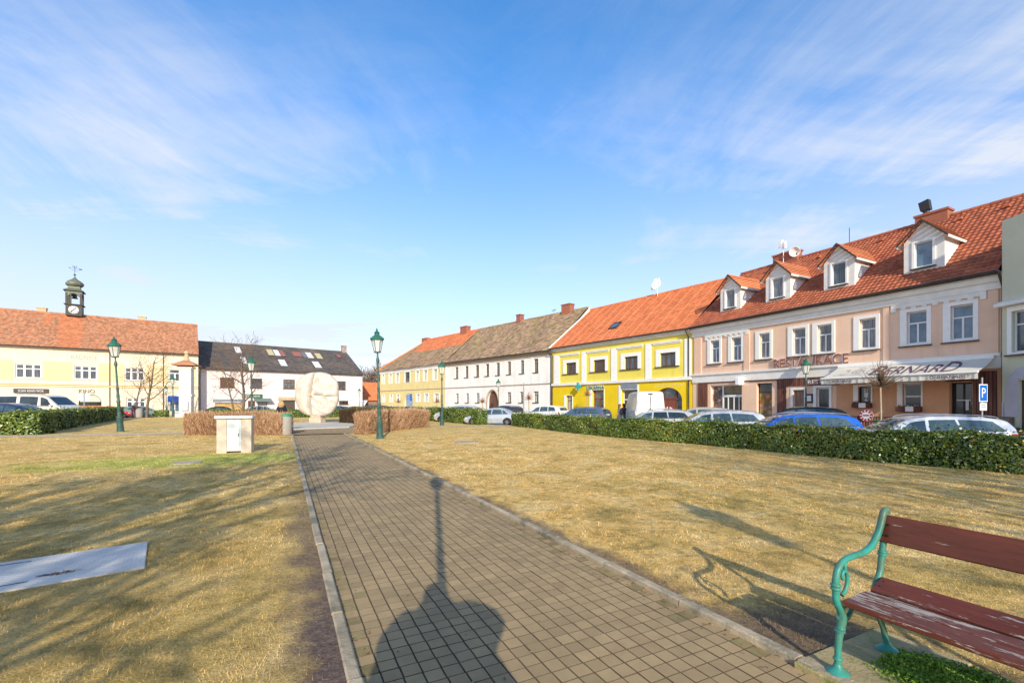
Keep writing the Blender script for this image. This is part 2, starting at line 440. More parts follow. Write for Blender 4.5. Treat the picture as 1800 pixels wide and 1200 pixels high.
def nets_mat(name, c, c2):
    m, nt, b = new_mat(name); v = texco(nt, (9, 1, .5))
    col = ramp(nt, noise(nt, v, 2.2, 4, .55), [(.36, c2), (.62, c)])
    tz2 = ramp(nt, noise(nt, texco(nt), .8, 2), [(.35, (.55,)*3), (.65, (1, 1, 1))])
    nt.links.new(mixc(nt, 1.0, col, tz2, 'MULTIPLY'), b.inputs['Base Color']); b.inputs['Roughness'].default_value = .08; b.inputs['Specular IOR Level'].default_value = .8
    return m
NETS = nets_mat('net_curtain_behind_glass', (.30, .32, .34), (.10, .12, .14)); DIMNETS = nets_mat('dim_curtain_behind_glass', (.14, .17, .20), (.05, .065, .08))
def window(parent, x0, x1, z0, z1, cols=2, transom=.33, frame=None, glass=None, y=.12, fw=.06, sur=None, surmat=None,
           sill=True, name='window', y0=0.0, mull=None, crows=None):
    frame = frame or PVC; glass = glass or GLASS; mull = mull or fw
    if glass in (GLASS, GLASSB) and name == 'window': glass = random.choice((glass, glass, NETS, DIMNETS))
    a, b = y0+y, y0+y+.06
    mb = MB()
    mb.box(x0+.002, x0+fw, a, b, z0+.002, z1-.002); mb.box(x1-fw, x1-.002, a, b, z0+.002, z1-.002)
    mb.box(x0+fw, x1-fw, a, b, z0+.002, z0+fw); mb.box(x0+fw, x1-fw, a, b, z1-fw, z1-.002)
    zt = z1-(z1-z0)*transom if transom else z1-fw
    for i in range(1, cols):
        xm = x0+(x1-x0)*i/cols
        mb.box(xm-mull/2, xm+mull/2, a-.004, b-.004, z0+fw, zt if transom else z1-fw)
        if transom and cols > 2: mb.box(xm-mull/2, xm+mull/2, a-.004, b-.004, zt+fw/2, z1-fw)
    if transom: mb.box(x0+fw, x1-fw, a-.008, b-.008, zt-fw/2, zt+fw/2)
    w = mb.build(name, frame, parent)
    g = MB(); g.quad((x0+.01, a+.03, z0+.01), (x1-.01, a+.03, z0+.01), (x1-.01, a+.03, z1-.01), (x0+.01, a+.03, z1-.01))
    g.build('pane', glass, w)
    if sur:
        l, r_, bt, tp = sur; s = MB(); e = .003
        s.box(x0-l, x0+e, y0-.045, y0+.003, z0-bt, z1+tp); s.box(x1-e, x1+r_, y0-.045, y0+.003, z0-bt, z1+tp)
        if tp: s.box(x0+e, x1-e, y0-.045, y0+.003, z1-e, z1+tp)
        if bt: s.box(x0+e, x1-e, y0-.045, y0+.003, z0-bt, z0+e)
        s.build('surround', surmat or WHITE, w)
    if sill:
        l, r_, bt = (sur[0], sur[1], sur[2]) if sur else (.04, .04, 0)
        s = MB(); s.box(x0-l-.05, x1+r_+.05, y0-.13, y0-.002 if not sur else y0-.046, z0-bt-.05, z0-bt+.012); s.build('sill', GUTTER if sur else frame, w)
    return w

def gutter(parent, x0, x1, y, z, downs=(), r=.065, zb=ROAD, ydown=-.07):
    mb = MB()
    mb.tube([(x0, y, z), (x1, y, z)], r, 8)
    for x, bend in downs:
        mb.tube([(x, y, z-.02), (x, y, z-.18), (x, ydown, z-.62), (x, ydown, zb+.15)], .05, 8)
    return mb.build('gutter', GUTTER, parent, 40)

def arch_fill(mb, x0, x1, zs, zt, y, mat=0, n=14):
    """wall left over between a flat-topped opening and its arch (springing zs, crown zt)"""
    xm, a, h = (x0+x1)/2, (x1-x0)/2, zt-zs
    pts = [(xm-a*math.cos(math.pi*i/n), zs+h*math.sin(math.pi*i/n)) for i in range(n+1)]
    for i in range(n):
        p, q = pts[i], pts[i+1]
        mb.quad((p[0], y, p[1]), (q[0], y, q[1]), (q[0], y, zt), (p[0], y, zt), mat)
        mb.quad((p[0], y, p[1]), (p[0], y+.3, p[1]), (q[0], y+.3, q[1]), (q[0], y, q[1]), mat)
def arch_panel(x0, x1, z0, zs, zt, y, n=14):
    xm, a, h = (x0+x1)/2, (x1-x0)/2, zt-zs
    return [(x0, y, z0), (x1, y, z0)]+[(xm+a*math.cos(math.pi*i/n), y, zs+h*math.sin(math.pi*i/n)) for i in range(n+1)]

# ------------------------------------------------------------------ restaurant (salmon house with four dormers)
SALMON = M('salmon_render', (.88, .60, .43), (.83, .56, .40), .9, .9, bmp=.12, grime=0.6, c3=(.80, .54, .385), s3=.5)
ORANGEWALL = M('orange_render', (.70, .38, .21), (.63, .33, .18), .9, .9, bmp=.12, grime=0.6)
TRIM = M('pale_grey_trim', (.88, .85, .79), (.78, .75, .69), 2, .8, c3=(.79, .76, .71), s3=1.2)
SLAT = M('brown_wood_slat', (.20, .075, .05), (.12, .045, .03), 6, .6, stretch=(1, 1, .2), rnd=.25)
AWN = M('cream_awning_canvas', (.72, .69, .60), (.64, .61, .53), 1.5, .85)
PURPLE = M('purple_lettering', (.10, .045, .085), (.16, .08, .13), 6, .8)
RESTR = M('red_brown_letter', (.30, .11, .08), (.22, .08, .06), 6, .6)
RF = Facade(1218, 34.1, 1763, 19.5)
EZ, RD, RZ = 7.38, 5.5, 12.05
rest = RF.empty('restaurant', 'salmon two-storey restaurant with four white dormers in a red tiled roof', 'building')
T0 = ROAD
def rl(t): return (t[0], t[1], t[2]-T0, t[3]-T0)      # photo height -> height above the thing's base
L = RF.L
up = [(1249.5, 602, 1265, 637.5), (1286.5, 594.5, 1303.5, 633.6), (1335, 584.5, 1353.5, 628.5), (1393, 575, 1416.5, 623.5),
      (1437, 568.5, 1462.5, 618), (1510.8, 559, 1540, 611), (1594, 545.3, 1629.5, 604), (1671, 533.6, 1711.3, 596.6)]
UP = [rl(RF.rect(*u)) for u in up]
# even out the row: the windows of the upper floor share sill and head
zs0 = sum(u[2] for u in UP)/8; zs1 = sum(u[3] for u in UP)/8
UP = [(u[0], u[1], zs0, zs1) for u in UP]
gr = dict(shop=(1249, 676, 1304, 722), poster=(1330, 673, 1357, 727), door=(1394, 685, 1414, 728), glassdoor=(1435, 681, 1458, 730),
          win1=(1508.6, 679, 1531.7, 708), win2=(1586.7, 674, 1619.7, 714), entry=(1668.5, 672, 1709.5, 745))
GR = {k: rl(RF.rect(*v)) for k, v in gr.items()}
for k in ('shop', 'poster', 'door', 'glassdoor', 'entry'):
    g = GR[k]; GR[k] = (g[0], g[1], .15, g[3])
zl = 3.95                                            # top of the ledge above the ground floor
mb = MB(); e0 = EZ-T0
wall_front(mb, 0, L, zl, e0, UP, .2, 0)
xs = RF.s(1470)
wall_front(mb, 0, xs, 0, zl, [GR['shop'], GR['poster'], GR['door'], GR['glassdoor']], .3, 0)
wall_front(mb, xs, L, 0, zl, [GR['win1'], GR['win2'], GR['entry']], .3, 1)
shell(mb, L, 11, 0, e0, RD, RZ-T0, 0)
mb.build('wall', [SALMON, ORANGEWALL], rest)
# cornice, ledge, pilaster strips, dentil ornaments
mb = MB()
mb.box(.01, L-.01, -.30, .003, e0-.20, e0-.02); mb.box(.0, L-.02, -.20, .003, e0-.42, e0-.202); mb.box(.0, L-.02, -.10, .003, e0-.74, e0-.422)
mb.build('cornice', TRIM, rest)
mb = MB(); mb.box(0, L-.03, -.16, .003, zl-.10, zl+.03); mb.box(0, L-.03, -.07, .003, zl-.62, zl-.102); mb.build('ledge', TRIM, rest)
for a, b in ((1240, 1316), (1567, 1735)):
    mb = MB()
    x0, x1 = RF.s(a), RF.s(b); zt = e0-.742
    mb.box(x0, x1, -.075, .003, zt-.20, zt)
    n = int((x1-x0)/.42)
    for i in range(n+1):
        xx = x0+(x1-x0-.2)*i/n; mb.box(xx, xx+.2, -.072, .003, zt-.36 if i in (0, n) else zt-.30, zt-.202)
    mb.build('dentil_frieze', TRIM, rest)
for a, b in ((1221, 1233), (1308, 1318), (1553, 1564), (1737, 1756)):
    mb = MB(); mb.box(RF.s(a), RF.s(b), -.05, .003, zl+.032, e0-.745); mb.build('pilaster', SALMON, rest)
for u in UP:
    window(rest, *u, cols=2, transom=.36, frame=PVC, glass=GLASSB, sur=(.27, .16, .10, .16), fw=.065, mull=.07)
# ground floor
mb = MB()
def slats(x0, x1, z0, z1, step=.115):
    mb = MB()
    n = max(1, int((x1-x0)/step))
    for i in range(n):
        a = x0+(x1-x0)*i/n; mb.box(a+.012, a+(x1-x0)/n-.012, -.055, -.02, z0, z1)
    mb.box(x0, x1, -.019, .004, z0+.005, z1-.005); mb.box(x0, x1, -.0215, -.0185, z0+.3, z0+.36); mb.build('slat_cladding', SLAT, rest)
bz0, bz1 = 2.72, zl-.63
g = GR
slats(RF.s(1227), RF.s(1244), 0.05, bz1)
slats(RF.s(1244)+.01, RF.s(1316), max(g['shop'][3]+.15, bz0), bz1)
slats(RF.s(1316)+.01, RF.s(1366), g['poster'][3]+.12, bz1)
slats(RF.s(1366)+.01, RF.s(1382), .05, bz1)
slats(RF.s(1382)+.01, RF.s(1476), bz0+.12, bz1)
slats(RF.s(1732), RF.s(1753), .05, bz1-.1)
slats(g['entry'][0]-.1, RF.s(1732)-.01, g['entry'][3]+.05, bz1-.1)
slats(g['entry'][1]+.02, RF.s(1732)-.01, .05, g['entry'][3]+.04)
w = window(rest, *g['shop'], cols=1, transom=None, frame=PVC, glass=DARKGLASS, sill=False, name='shop_front', y=.2, fw=.07)
mb = MB(); x0, x1, z0, z1 = g['shop']; xm = x0+(x1-x0)*.36
mb.box(xm-.05, xm+.05, .18, .27, z0+.07, z1-.07); mb.box(xm+.05, x1-.07, .18, .27, z0+2.1, z0+2.25)
for f in (.52, .7, .86): mb.box(x0+(x1-x0)*f-.03, x0+(x1-x0)*f+.03, .185, .265, z0+.07, z0+2.1)
mb.build('sliding_door', PVC, w)
mb = MB(); mb.box(x0+.1, xm-.08, .215, .225, z0+.4, z1-.15)
def fruit_mat(name, cols, sc):
    m, nt_, b = new_mat(name); vo = nt_.nodes.new('ShaderNodeTexVoronoi'); vo.inputs['Scale'].default_value = sc
    nt_.links.new(texco(nt_), vo.inputs['Vector'])
    sx = nt_.nodes.new('ShaderNodeSeparateColor'); nt_.links.new(vo.outputs['Color'], sx.inputs[0])
    col = ramp(nt_, sx.outputs[0], cols); sh = ramp(nt_, vo.outputs['Distance'], [(0, (1, 1, 1)), (.7, (.3, .3, .3))])
    nt_.links.new(mixc(nt_, 1.0, col, sh, 'MULTIPLY'), b.inputs['Base Color']); b.inputs['Roughness'].default_value = .35
    return m
mb.build('poster', fruit_mat('pale_flower_print', [(0, (.35, .2, .18)), (.4, (.5, .36, .3)), (.7, (.25, .12, .1)), (1, (.12, .09, .09))], 4), w)
w = window(rest, *g['poster'], cols=1, transom=.2, frame=DARK, glass=DARKGLASS, sill=False, name='shop_window', y=.2)
mb = MB(); x0, x1, z0, z1 = g['poster']; mb.box(x0+.07, x1-.07, .205, .215, z0+.5, z1-.62)
mb.build('poster', fruit_mat('fruit_print', [(0, (.55, .13, .04)), (.3, (.62, .25, .07)), (.5, (.40, .45, .06)), (.75, (.55, .40, .22)), (1, (.30, .06, .04))], 3.2), w)
mb = MB(); x0, x1, z0, z1 = g['door']
mb.box(x0, x1, .22, .28, z0, z1); mb.box(x0+.1, (x0+x1)/2-.05, .2, .219, z0+.15, z1-.15); mb.box((x0+x1)/2+.05, x1-.1, .2, .219, z0+.15, z1-.15)
d = mb.build('door', M('brown_door_paint', (.30, .19, .14), (.22, .14, .10), 4, .5), rest)
mb = MB(); mb.box((x0+x1)/2-.03, (x0+x1)/2+.03, .15, .199, z0+1.0, z0+1.15); mb.build('handle', STEEL, d)
mb = MB()
mb.box(x0-.14, x0+.002, -.03, .003, z0, z1+.14); mb.box(x1-.002, x1+.1, -.03, .003, z0, z1+.14); mb.box(x0+.002, x1-.002, -.03, .003, z1, z1+.14); mb.build('door_surround', TRIM, d)
window(rest, *g['glassdoor'], cols=1, transom=None, frame=PVC, glass=DARKGLASS, sill=False, name='glass_door', sur=(.16, .12, 0, .14), fw=.08)
w = window(rest, *g['win1'], cols=1, transom=None, frame=DARK, glass=DARKGLASS, sur=(.22, .05, 0, .1), sill=False, fw=.04)
x0, x1, z0, z1 = g['win1']
for i, ch in enumerate('PIZZ'):
    zt = z1-.12-i*(z1-z0-.1)/4
    text('lettering', ch, PVC, w, (x0+x1)/2-.09, (x0+x1)/2+.09, zt-.26, zt, .145)
window(rest, *g['win2'], cols=1, transom=.56, frame=PVC, glass=DARKGLASS, sur=(.22, .05, 0, .1), sill=False, fw=.07)
FLOWER = M('brown_planter_wood', (.13, .05, .035), (.09, .035, .025), 5, .7)
HEATH = M('dry_heather', (.16, .06, .05), (.08, .07, .03), 14, .95)
for k in ('win1', 'win2'):
    x0, x1, z0, z1 = g[k]
    mb = MB(); mb.box(x0-.2, x1+.05, -.26, -.02, z0-.26, z0-.02, bev=.012)
    p = mb.build('flower_box', FLOWER, rest)
    mb = MB()
    for i in range(60):
        xx = random.uniform(x0-.17, x1+.02); yy = random.uniform(-.23, -.05); hh = random.uniform(.08, .2)
        mb.add([(xx, yy, z0-.04), (xx+.04, yy+.02, z0-.04), (xx+random.uniform(-.06, .06), yy+random.uniform(-.05, .05), z0-.04+hh)], [(0, 1, 2)])
    mb.build('heather', HEATH, p)
    mb = MB(); mb.box((x0+x1)/2-.16, (x0+x1)/2+.16, -.275, -.262, z0-.25, z0+.0); mb.build('notice', PVC, p)
w = window(rest, *g['entry'], cols=2, transom=None, frame=DARK, glass=DARKGLASS, sill=False, name='entrance', y=.35, fw=.06)
x0, x1, z0, z1 = g['entry']
for zz_ in (1.15, 1.95):
    mb = MB()
    for i in range(11): mb.box(x0+.15+(x1-x0-.3)*i/11, x0+.15+(x1-x0-.3)*i/11+.05, .33, .338, zz_-.02, zz_+.03)
    mb.build('door_marking', PVC, w)
mb = MB(); mb.box(x0+(x1-x0)*.58, x0+(x1-x0)*.72, .325, .335, 1.5, 1.95); mb.build('notice', PVC, w)
mb = MB(); a, b = RF.s(1417), RF.s(1430); c, d_ = RF.z(1423, 708)-T0, RF.z(1423, 692)-T0
mb.box(a, b, -.07, .004, c, d_, bev=.02); mc = mb.build('menu_case', DARK, rest)
mb = MB(); mb.box(a+.09, b-.09, -.078, -.0705, c+.1, d_-.1); mb.build('menu_sheet', PVC, mc)
mb = MB(); a = RF.s(1301); b = RF.s(1309); c = RF.z(1305, 677)-T0
mb.box(a, b, -.55, -.01, c, c+.55, bev=.05); mb.build('box_lamp', WHITE, rest)
# mounted lettering on the ledge and the wooden board above the doors
text('lettering_backing', 'RESTAURACE', WHITE, rest, RF.s(1361.5)-.04, RF.s(1493.5)-.04, zl+.04, zl+.62, -.02, extrude=.09)
text('lettering', 'RESTAURACE', M('red_brown_letter_face', (.34, .105, .07), (.26, .085, .06), 6, .6), rest, RF.s(1361.5), RF.s(1493.5), zl+.04, zl+.60, -.112, extrude=.012)
mb = MB(); bx0, bx1 = RF.s(1420), RF.s(1466); mb.box(bx0, bx1, -.10, -.058, bz0+.14, bz0+.50)
bd = mb.build('name_board', SLAT, rest)
text('lettering', 'RESTAURACE', PVC, bd, bx0+.06, bx0+2.35, bz0+.22, bz0+.45, -.102)
# awning
ax0, ax1 = RF.s(1476.7), RF.s(1750); az = zl-.18; out, drop = 1.62, .64
mb = MB()
def aw(x, t, o=0): return (x, -.17-out*t, az-drop*t+o)
nx = 24
for i in range(nx):
    for j in range(6):
        p = [(ax0+(ax1-ax0)*(i+e)/nx, (j+f)/6) for e, f in ((0, 0), (1, 0), (1, 1), (0, 1))]
        q = [aw(x, t, -.05*math.sin(math.pi*t)) for x, t in p]
        mb.quad(q[3], q[2], q[1], q[0])
awn = mb.build('awning', AWN, rest, 60)
mb = MB(); nv = 60
for i in range(nv):
    x0, x1 = ax0+(ax1-ax0)*i/nv, ax0+(ax1-ax0)*(i+1)/nv
    o = lambda k: .022*math.sin(k*2.1)+.012*math.sin(k*.9)
    yb = -.17-out
    mb.quad((x0, yb+o(i), az-drop-.30), (x1, yb+o(i+1), az-drop-.30), (x1, yb-.01, az-drop-.04), (x0, yb-.01, az-drop-.04))
mb.build('valance', AWN, awn, 60)
mb = MB(); mb.box(ax0-.02, ax1+.02, -.17-out-.07, -.17-out+.03, az-drop-.05, az-drop+.04, bev=.015); mb.box(ax0-.02, ax1+.02, -.24, -.10, az-.02, az+.12, bev=.02)
for xx in (ax0+.6, (ax0+ax1)/2, ax1-.6): mb.tube([(xx, -.2, az-.15), (xx, -1.0, az-.55), (xx, -.17-out+.05, az-drop-.06)], .028, 6)
mb.build('awning_frame', WHITE, awn)
def on_awn(x, y, z): # z: 0..1 up the canvas
    t = 1-z; p = aw(x, t, -.05*math.sin(math.pi*t)); n = math.hypot(out, drop)
    return (p[0], p[1]+y*drop/n, p[2]-y*out/n)
AX = lambda px: RF.s(px)+0
lx0, lx1 = ax0+(ax1-ax0)*.335, ax0+(ax1-ax0)*.865
text('lettering', 'B', PURPLE, awn, lx0, lx0+(lx1-lx0)*.15, .13, .90, -.012, .004, loc_fn=on_awn)
text('lettering', 'ERNAR', PURPLE, awn, lx0+(lx1-lx0)*.165, lx0+(lx1-lx0)*.83, .15, .78, -.012, .004, loc_fn=on_awn)
text('lettering', 'D', PURPLE, awn, lx0+(lx1-lx0)*.845, lx1, .13, .90, -.012, .004, loc_fn=on_awn)
# pale crest left of the name: a ringed shield between two outline figures, over a ribbon line
mb = MB(); cxm = ax0+(ax1-ax0)*.215
def arc(cx, cz, rx, rz, a0, a1, wd, n=18):
    for i in range(n):
        q = []
        for aa, k in ((a0+(a1-a0)*i/n, 1), (a0+(a1-a0)*(i+1)/n, 1), (a0+(a1-a0)*(i+1)/n, 1-wd), (a0+(a1-a0)*i/n, 1-wd)):
            q.append(on_awn(cx+rx*k*math.cos(aa), -.012, cz+rz*k*math.sin(aa)))
        mb.quad(*q)
arc(cxm, .56, .30, .17, 0, 6.283, .28); arc(cxm, .56, .14, .08, 0, 6.283, .4)
arc(cxm-.62, .52, .2, .2, -2.2, 1.6, .25); arc(cxm+.62, .52, .2, .2, 1.5, 5.3, .25)
arc(cxm-.55, .70, .10, .06, 0, 6.283, .6); arc(cxm+.55, .70, .10, .06, 0, 6.283, .6); arc(cxm, .82, .2, .05, .2, 2.9, .6)
for xx in (cxm-.95, ): mb.quad(on_awn(xx, -.012, .24), on_awn(xx+1.9, -.012, .24), on_awn(xx+1.9, -.012, .27), on_awn(xx, -.012, .27))
mb.build('crest', M('faded_grey_print', (.40, .36, .36), (.55, .52, .50), 6, .85), awn)
yb = -.17-out-.034
text('lettering', 'BERNARD', PURPLE, awn, ax1-1.30, ax1-.28, az-drop-.245, az-drop-.11, yb, .004)
text('lettering', 'BERNARD', PURPLE, awn, ax0+.55, ax0+1.5, az-drop-.245, az-drop-.11, yb, .004)
mb = MB()
for xx in (ax1-1.5, ax0+.35):
    for i in range(14):
        a, b = 2*math.pi*i/14, 2*math.pi*(i+1)/14
        mb.quad(*[(xx+.075*k*math.cos(t), yb-.003, az-drop-.178+.075*k*math.sin(t)) for t, k in ((a, 1), (b, 1), (b, .6), (a, .6))])
mb.build('ring_emblem', PURPLE, awn)
# roof, dormers, chimneys
A, B = (-.42, e0-.06), (RD, RZ-T0)
mb = MB(); roof_slope(mb, -.02, L-.05, A, B, .235, .33, .020, 5, lift=.045)
ridge_tiles(mb, (0, RD, RZ-T0+.03), (L-.05, RD, RZ-T0+.03), .13, .38)
mb.quad((0, RD, RZ-T0-.01), (0, 11.4, e0), (L-.05, 11.4, e0), (L-.05, RD, RZ-T0-.01))
# snow-guard and vent tiles near the ridge
for i in range(9):
    xx = .9+i*1.78; yy = RD-.75; zz_ = A[1]+(yy-A[0])/(B[0]-A[0])*(B[1]-A[1])
    mb.box(xx, xx+.2, yy-.18, yy+.05, zz_+.04, zz_+.16)
roof = mb.build('roof', RED_TILE, rest)
mb = MB(); mb.prism([(A[0]+.02, A[1]-.06), (.02, e0-.01), (.02, e0-.09), (A[0]+.02, A[1]-.11)], 0, 0, L-.05); mb.build('eaves_board', GUTTER, rest)
gutter(rest, 0, L-.02, A[0]-.05, A[1]+.0, [(L+.02, 1)], .07)
def on_roof(y): return A[1]+(y-A[0])/(B[0]-A[0])*(B[1]-A[1])
DORMW = M('dormer_white_board', (.80, .78, .74), (.70, .68, .65), 3, .7)
dm = [((1269, 1299), 545, 484.5, (1279, 1292.5), (511, 540)), ((1349, 1386), 530, 460.5, (1361, 1378), (491, 525)),
      ((1453, 1497), 507, 430, (1465.5, 1488), (463, 501)), ((1594.7, 1654), 476, 387.7, (1612, 1641.5), (426, 470))]
hits = []
for (a, b), pb, pa, wx, wz in dm:
    h = RF.slope_hit((a+b)/2, pb, (A[0], A[1]+T0), (B[0], B[1]+T0)); hits.append(h[1])
yd = sum(hits)/4
for (a, b), pb, pa, wx, wz in dm:
    x0, x1 = RF.s(a, yd), RF.s(b, yd); xm = (x0+x1)/2; hw = .80; x0, x1 = xm-hw, xm+hw
    zb = on_roof(yd)-.05; zt = zb+1.62; za = zb+2.55
    yt = A[0]+(zt-A[1])/(B[1]-A[1])*(B[0]-A[0]); ya = A[0]+(za-A[1])/(B[1]-A[1])*(B[0]-A[0])
    hole = (xm-.36, xm+.36, zb+.28, zb+1.52)
    mb = MB(); wall_front(mb, x0, x1, zb, zt, [hole], .12, 0, yd)
    mb.poly([(x0, yd, zt), (x1, yd, zt), (xm, yd, za)])
    mb.poly([(x0, yd, zb), (x0, yd, zt), (x0, yt, zt)]); mb.poly([(x1, yd, zb), (x1, yt, zt), (x1, yd, zt)])
    dr = mb.build('dormer', DORMW, rest)
    wn = window(dr, *hole, cols=1, transom=None, glass=GLASSB, sur=(.10, .10, .06, .08), sill=True, y0=yd, y=.05, fw=.05)
    for ch in list(wn.children): ch.parent = dr
    mb = MB()
    for sgn in (-1, 1):
        ex = xm+sgn*(hw+.22); ez = zt-.10
        ye = A[0]+(ez-A[1])/(B[1]-A[1])*(B[0]-A[0])
        nn = 6
        for i in range(nn):
            f0, f1 = i/nn, (i+1)/nn
            P0 = [ex+(xm-ex)*f0, ez+(za+.05-ez)*f0]; P1 = [ex+(xm-ex)*f1, ez+(za+.05-ez)*f1]
            y0b = ye+(ya+.1-ye)*f0; y1b = ye+(ya+.1-ye)*f1
            q = [(P0[0], yd-.28, P0[1]+.03), (P1[0], yd-.28, P1[1]), (P1[0], y1b+.1, P1[1]), (P0[0], y0b+.1, P0[1]+.03)]
            mb.quad(*(q if sgn > 0 else q[::-1]))
    mb.build('dormer_roof', ORANGE_TILE, dr)
    mb = MB()
    for sgn in (-1, 1):
        ex = xm+sgn*(hw+.22); ez = zt-.10
        p = [(ex, ez-.10), (xm, za-.07), (xm, za+.045), (ex, ez+.025)]
        mb.prism(p if sgn < 0 else p[::-1], 1, yd-.285, yd-.25, 0)
        ye = A[0]+(ez-A[1])/(B[1]-A[1])*(B[0]-A[0])
        mb.box(min(ex, ex-sgn*.04), max(ex, ex-sgn*.04), yd-.249, ye, ez-.12, ez+.0, 1)
        mb.poly([(ex-sgn*.04, yd-.249, ez-.02), (ex-sgn*.04, ye, ez-.02), (ex-sgn*.24, ye, ez-.02), (ex-sgn*.24, yd-.249, ez-.02)], 1)
    mb.build('verge_board', [GUTTER, DORMW], dr)
cx = RF.s(1640, RD); chimney(rest, cx-.70, cx+.75, RD-.33, RD+.33, RZ-T0-.8, RZ-T0+.36, BRICK)
mb = MB(); mb.tube([(cx-.30, RD, RZ-T0+.48), (cx-.30, RD, RZ-T0+.72)], .15, 10)
mb.prism([(-.22, 0), (.22, 0), (.14, .6), (-.32, .5)], 1, RD-.17, RD+.17)
o = MB(); o.v = [(x+(cx-.30 if i >= 20 else 0), y, z+(RZ-T0+.72 if i >= 20 else 0)) for i, (x, y, z) in enumerate(mb.v)]; o.f, o.m, o.r = mb.f, mb.m, mb.r
o.build('chimney_cowl', DARK, rest)
cx = RF.s(1385, RD); chimney(rest, cx-.95, cx+.85, RD-.3, RD+.3, RZ-T0-.5, RZ-T0+.55, BRICK)
mb = MB(); ax = RF.s(1383, RD)
mb.tube([(ax, RD-.4, RZ-T0-.3), (ax, RD-.4, RZ-T0+1.55)], .025, 6)
for k in range(5): mb.tube([(ax-.18, RD-.75+k*.1, RZ-T0+1.0+k*.12), (ax+.18, RD-.75+k*.1, RZ-T0+1.0+k*.12)], .018, 5)
for k in range(4): mb.tube([(ax-.5+.12*k, RD-.6, RZ-T0+1.05), (ax-.5+.12*k, RD-.2, RZ-T0+1.15)], .012, 5)
mb.tube([(ax-.55, RD-.4, RZ-T0+1.1), (ax+.05, RD-.4, RZ-T0+1.1)], .014, 5); mb.tube([(ax-1.0, RD-.4, RZ-T0+.55), (ax, RD-.4, RZ-T0+.7)], .014, 5)
mb.box(ax-.16, ax-.08, RD-.5, RD-.3, RZ-T0+1.0, RZ-T0+1.55); mb.box(ax+.1, ax+.18, RD-.5, RD-.3, RZ-T0+.9, RZ-T0+1.4)
mb.build('aerial', WHITE, rest)
dx_ = RF.s(1402, RD)
mb = MB(); mb.lathe([(.02, 0), (.2, .03), (.33, .1), (.36, .16), (.34, .17), (.2, .08), (.02, .05)], (0, 0, 0), 16, axis=1)
d_ = mb.build('satellite_dish', WHITE, rest, 50, (dx_, RD-.3, RZ-T0+.5), (R(-20), 0, R(200)))
mb = MB(); ax = RF.s(1493, RD); mb.tube([(ax, RD, RZ-T0), (ax, RD, RZ-T0+1.1)], .02, 5); mb.build('lightning_rod', DARK, rest)

# ------------------------------------------------------------------ green house at the right edge
GREENW = M('pale_green_render', (.66, .65, .48), (.60, .59, .43), 1.0, .9, bmp=.15, grime=0.6, c3=(.60, .60, .44), s3=.5)
GRF = Facade(1767.5, 19.2, 2150, 13.4)
grn = GRF.empty('green_house', 'pale green house with stepped gable at the right edge, taller than the restaurant', 'building')
gx = GRF.s(1800)
mb = MB()
hol = [(gx-.30, gx+.85, 3.9, 5.6), (gx-.05, gx+1.5, .8, 2.75), (gx+2.6, gx+3.7, 3.9, 5.6)]
wall_front(mb, 0, GRF.L, 0, 9.5, hol, .22, 0, -.15)
mb.quad((0, -.15, 0), (0, 9, 0), (0, 9, 9.5), (0, -.15, 9.5)); mb.quad((0, -.15, 9.5), (GRF.L, -.15, 9.5), (GRF.L, 9, 9.5), (0, 9, 9.5))
mb.box(1.1, GRF.L, -.149, .5, 9.5, 10.5)
mb.build('wall', GREENW, grn)
LILAC = M('lilac_plinth_render', (.56, .53, .57), (.48, .46, .50), 2, .9)
mb = MB(); mb.box(0.02, gx-.6, -.19, -.149, 1.25, 1.85)
arch_poly = [(gx-.55, 1.251), (gx-.06, 1.251), (gx-.06, 2.8), (gx+1.5, 2.8), (gx+1.5, 3.2), (gx+.5, 3.35), (gx-.1, 3.25), (gx-.4, 2.9), (gx-.55, 2.4)]
mb.prism(arch_poly, 1, -.19, -.149); mb.build('plinth_band', LILAC, grn)
STONE = M('brown_rubble_stone', (.24, .17, .11), (.13, .095, .065), 5, .95, bmp=.8, bscale=9, c3=(.32, .26, .19), s3=3)
mb = MB(); mb.box(-.1, gx-.2, -.28, -.152, 0, 1.24, bev=.03); mb.build('stone_base', STONE, grn)
window(grn, *hol[0], y0=-.15, sur=(.16, .16, .1, .2)); window(grn, *hol[2], y0=-.15, sur=(.16, .16, .1, .2))
window(grn, *hol[1], y0=-.15, frame=BROWNFRAME, cols=2, transom=None, glass=CURTAIN)
mb = MB(); mb.box(gx-.75, gx+1.2, -.45, -.152, 5.85, 5.98); mb.prism([(-.152, 6.1), (-.45, 5.98), (-.152, 5.98)], 0, gx-.75, gx+1.2)
mb.build('window_hood', TRIM, grn)
mb = MB(); mb.box(gx-.1, gx+1.4, -.45, -.2, .5, .72, bev=.02); mb.build('flower_box', BRICK, grn)

# ------------------------------------------------------------------ yellow house (pharmacy)
YEL = M('lemon_yellow_render', (.84, .70, .13), (.78, .64, .10), 1.0, .9, bmp=.1, grime=0.5)
YEL2 = M('deep_yellow_render', (.85, .61, .012), (.79, .55, .01), 1.0, .9, bmp=.1, grime=0.6)
YF = Facade(971, 47.0, 1217.5, 34.15)
yel = YF.empty('yellow_house', 'bright yellow house with white pilasters and orange tiled roof', 'building')
L = YF.L; e0 = 7.36-T0; yd_, yz = 5.6, 12.0-T0
up = [(995, 637, 1013, 656.7), (1043.5, 632, 1064, 653), (1098, 626, 1121.3, 648.5), (1160.6, 619.6, 1188, 644)]
UP = [rl(YF.rect(*u)) for u in up]; zs0 = sum(u[2] for u in UP)/4; zs1 = sum(u[3] for u in UP)/4
UP = [(u[0], u[1], zs0, zs1) for u in UP]
zl = 3.62-T0
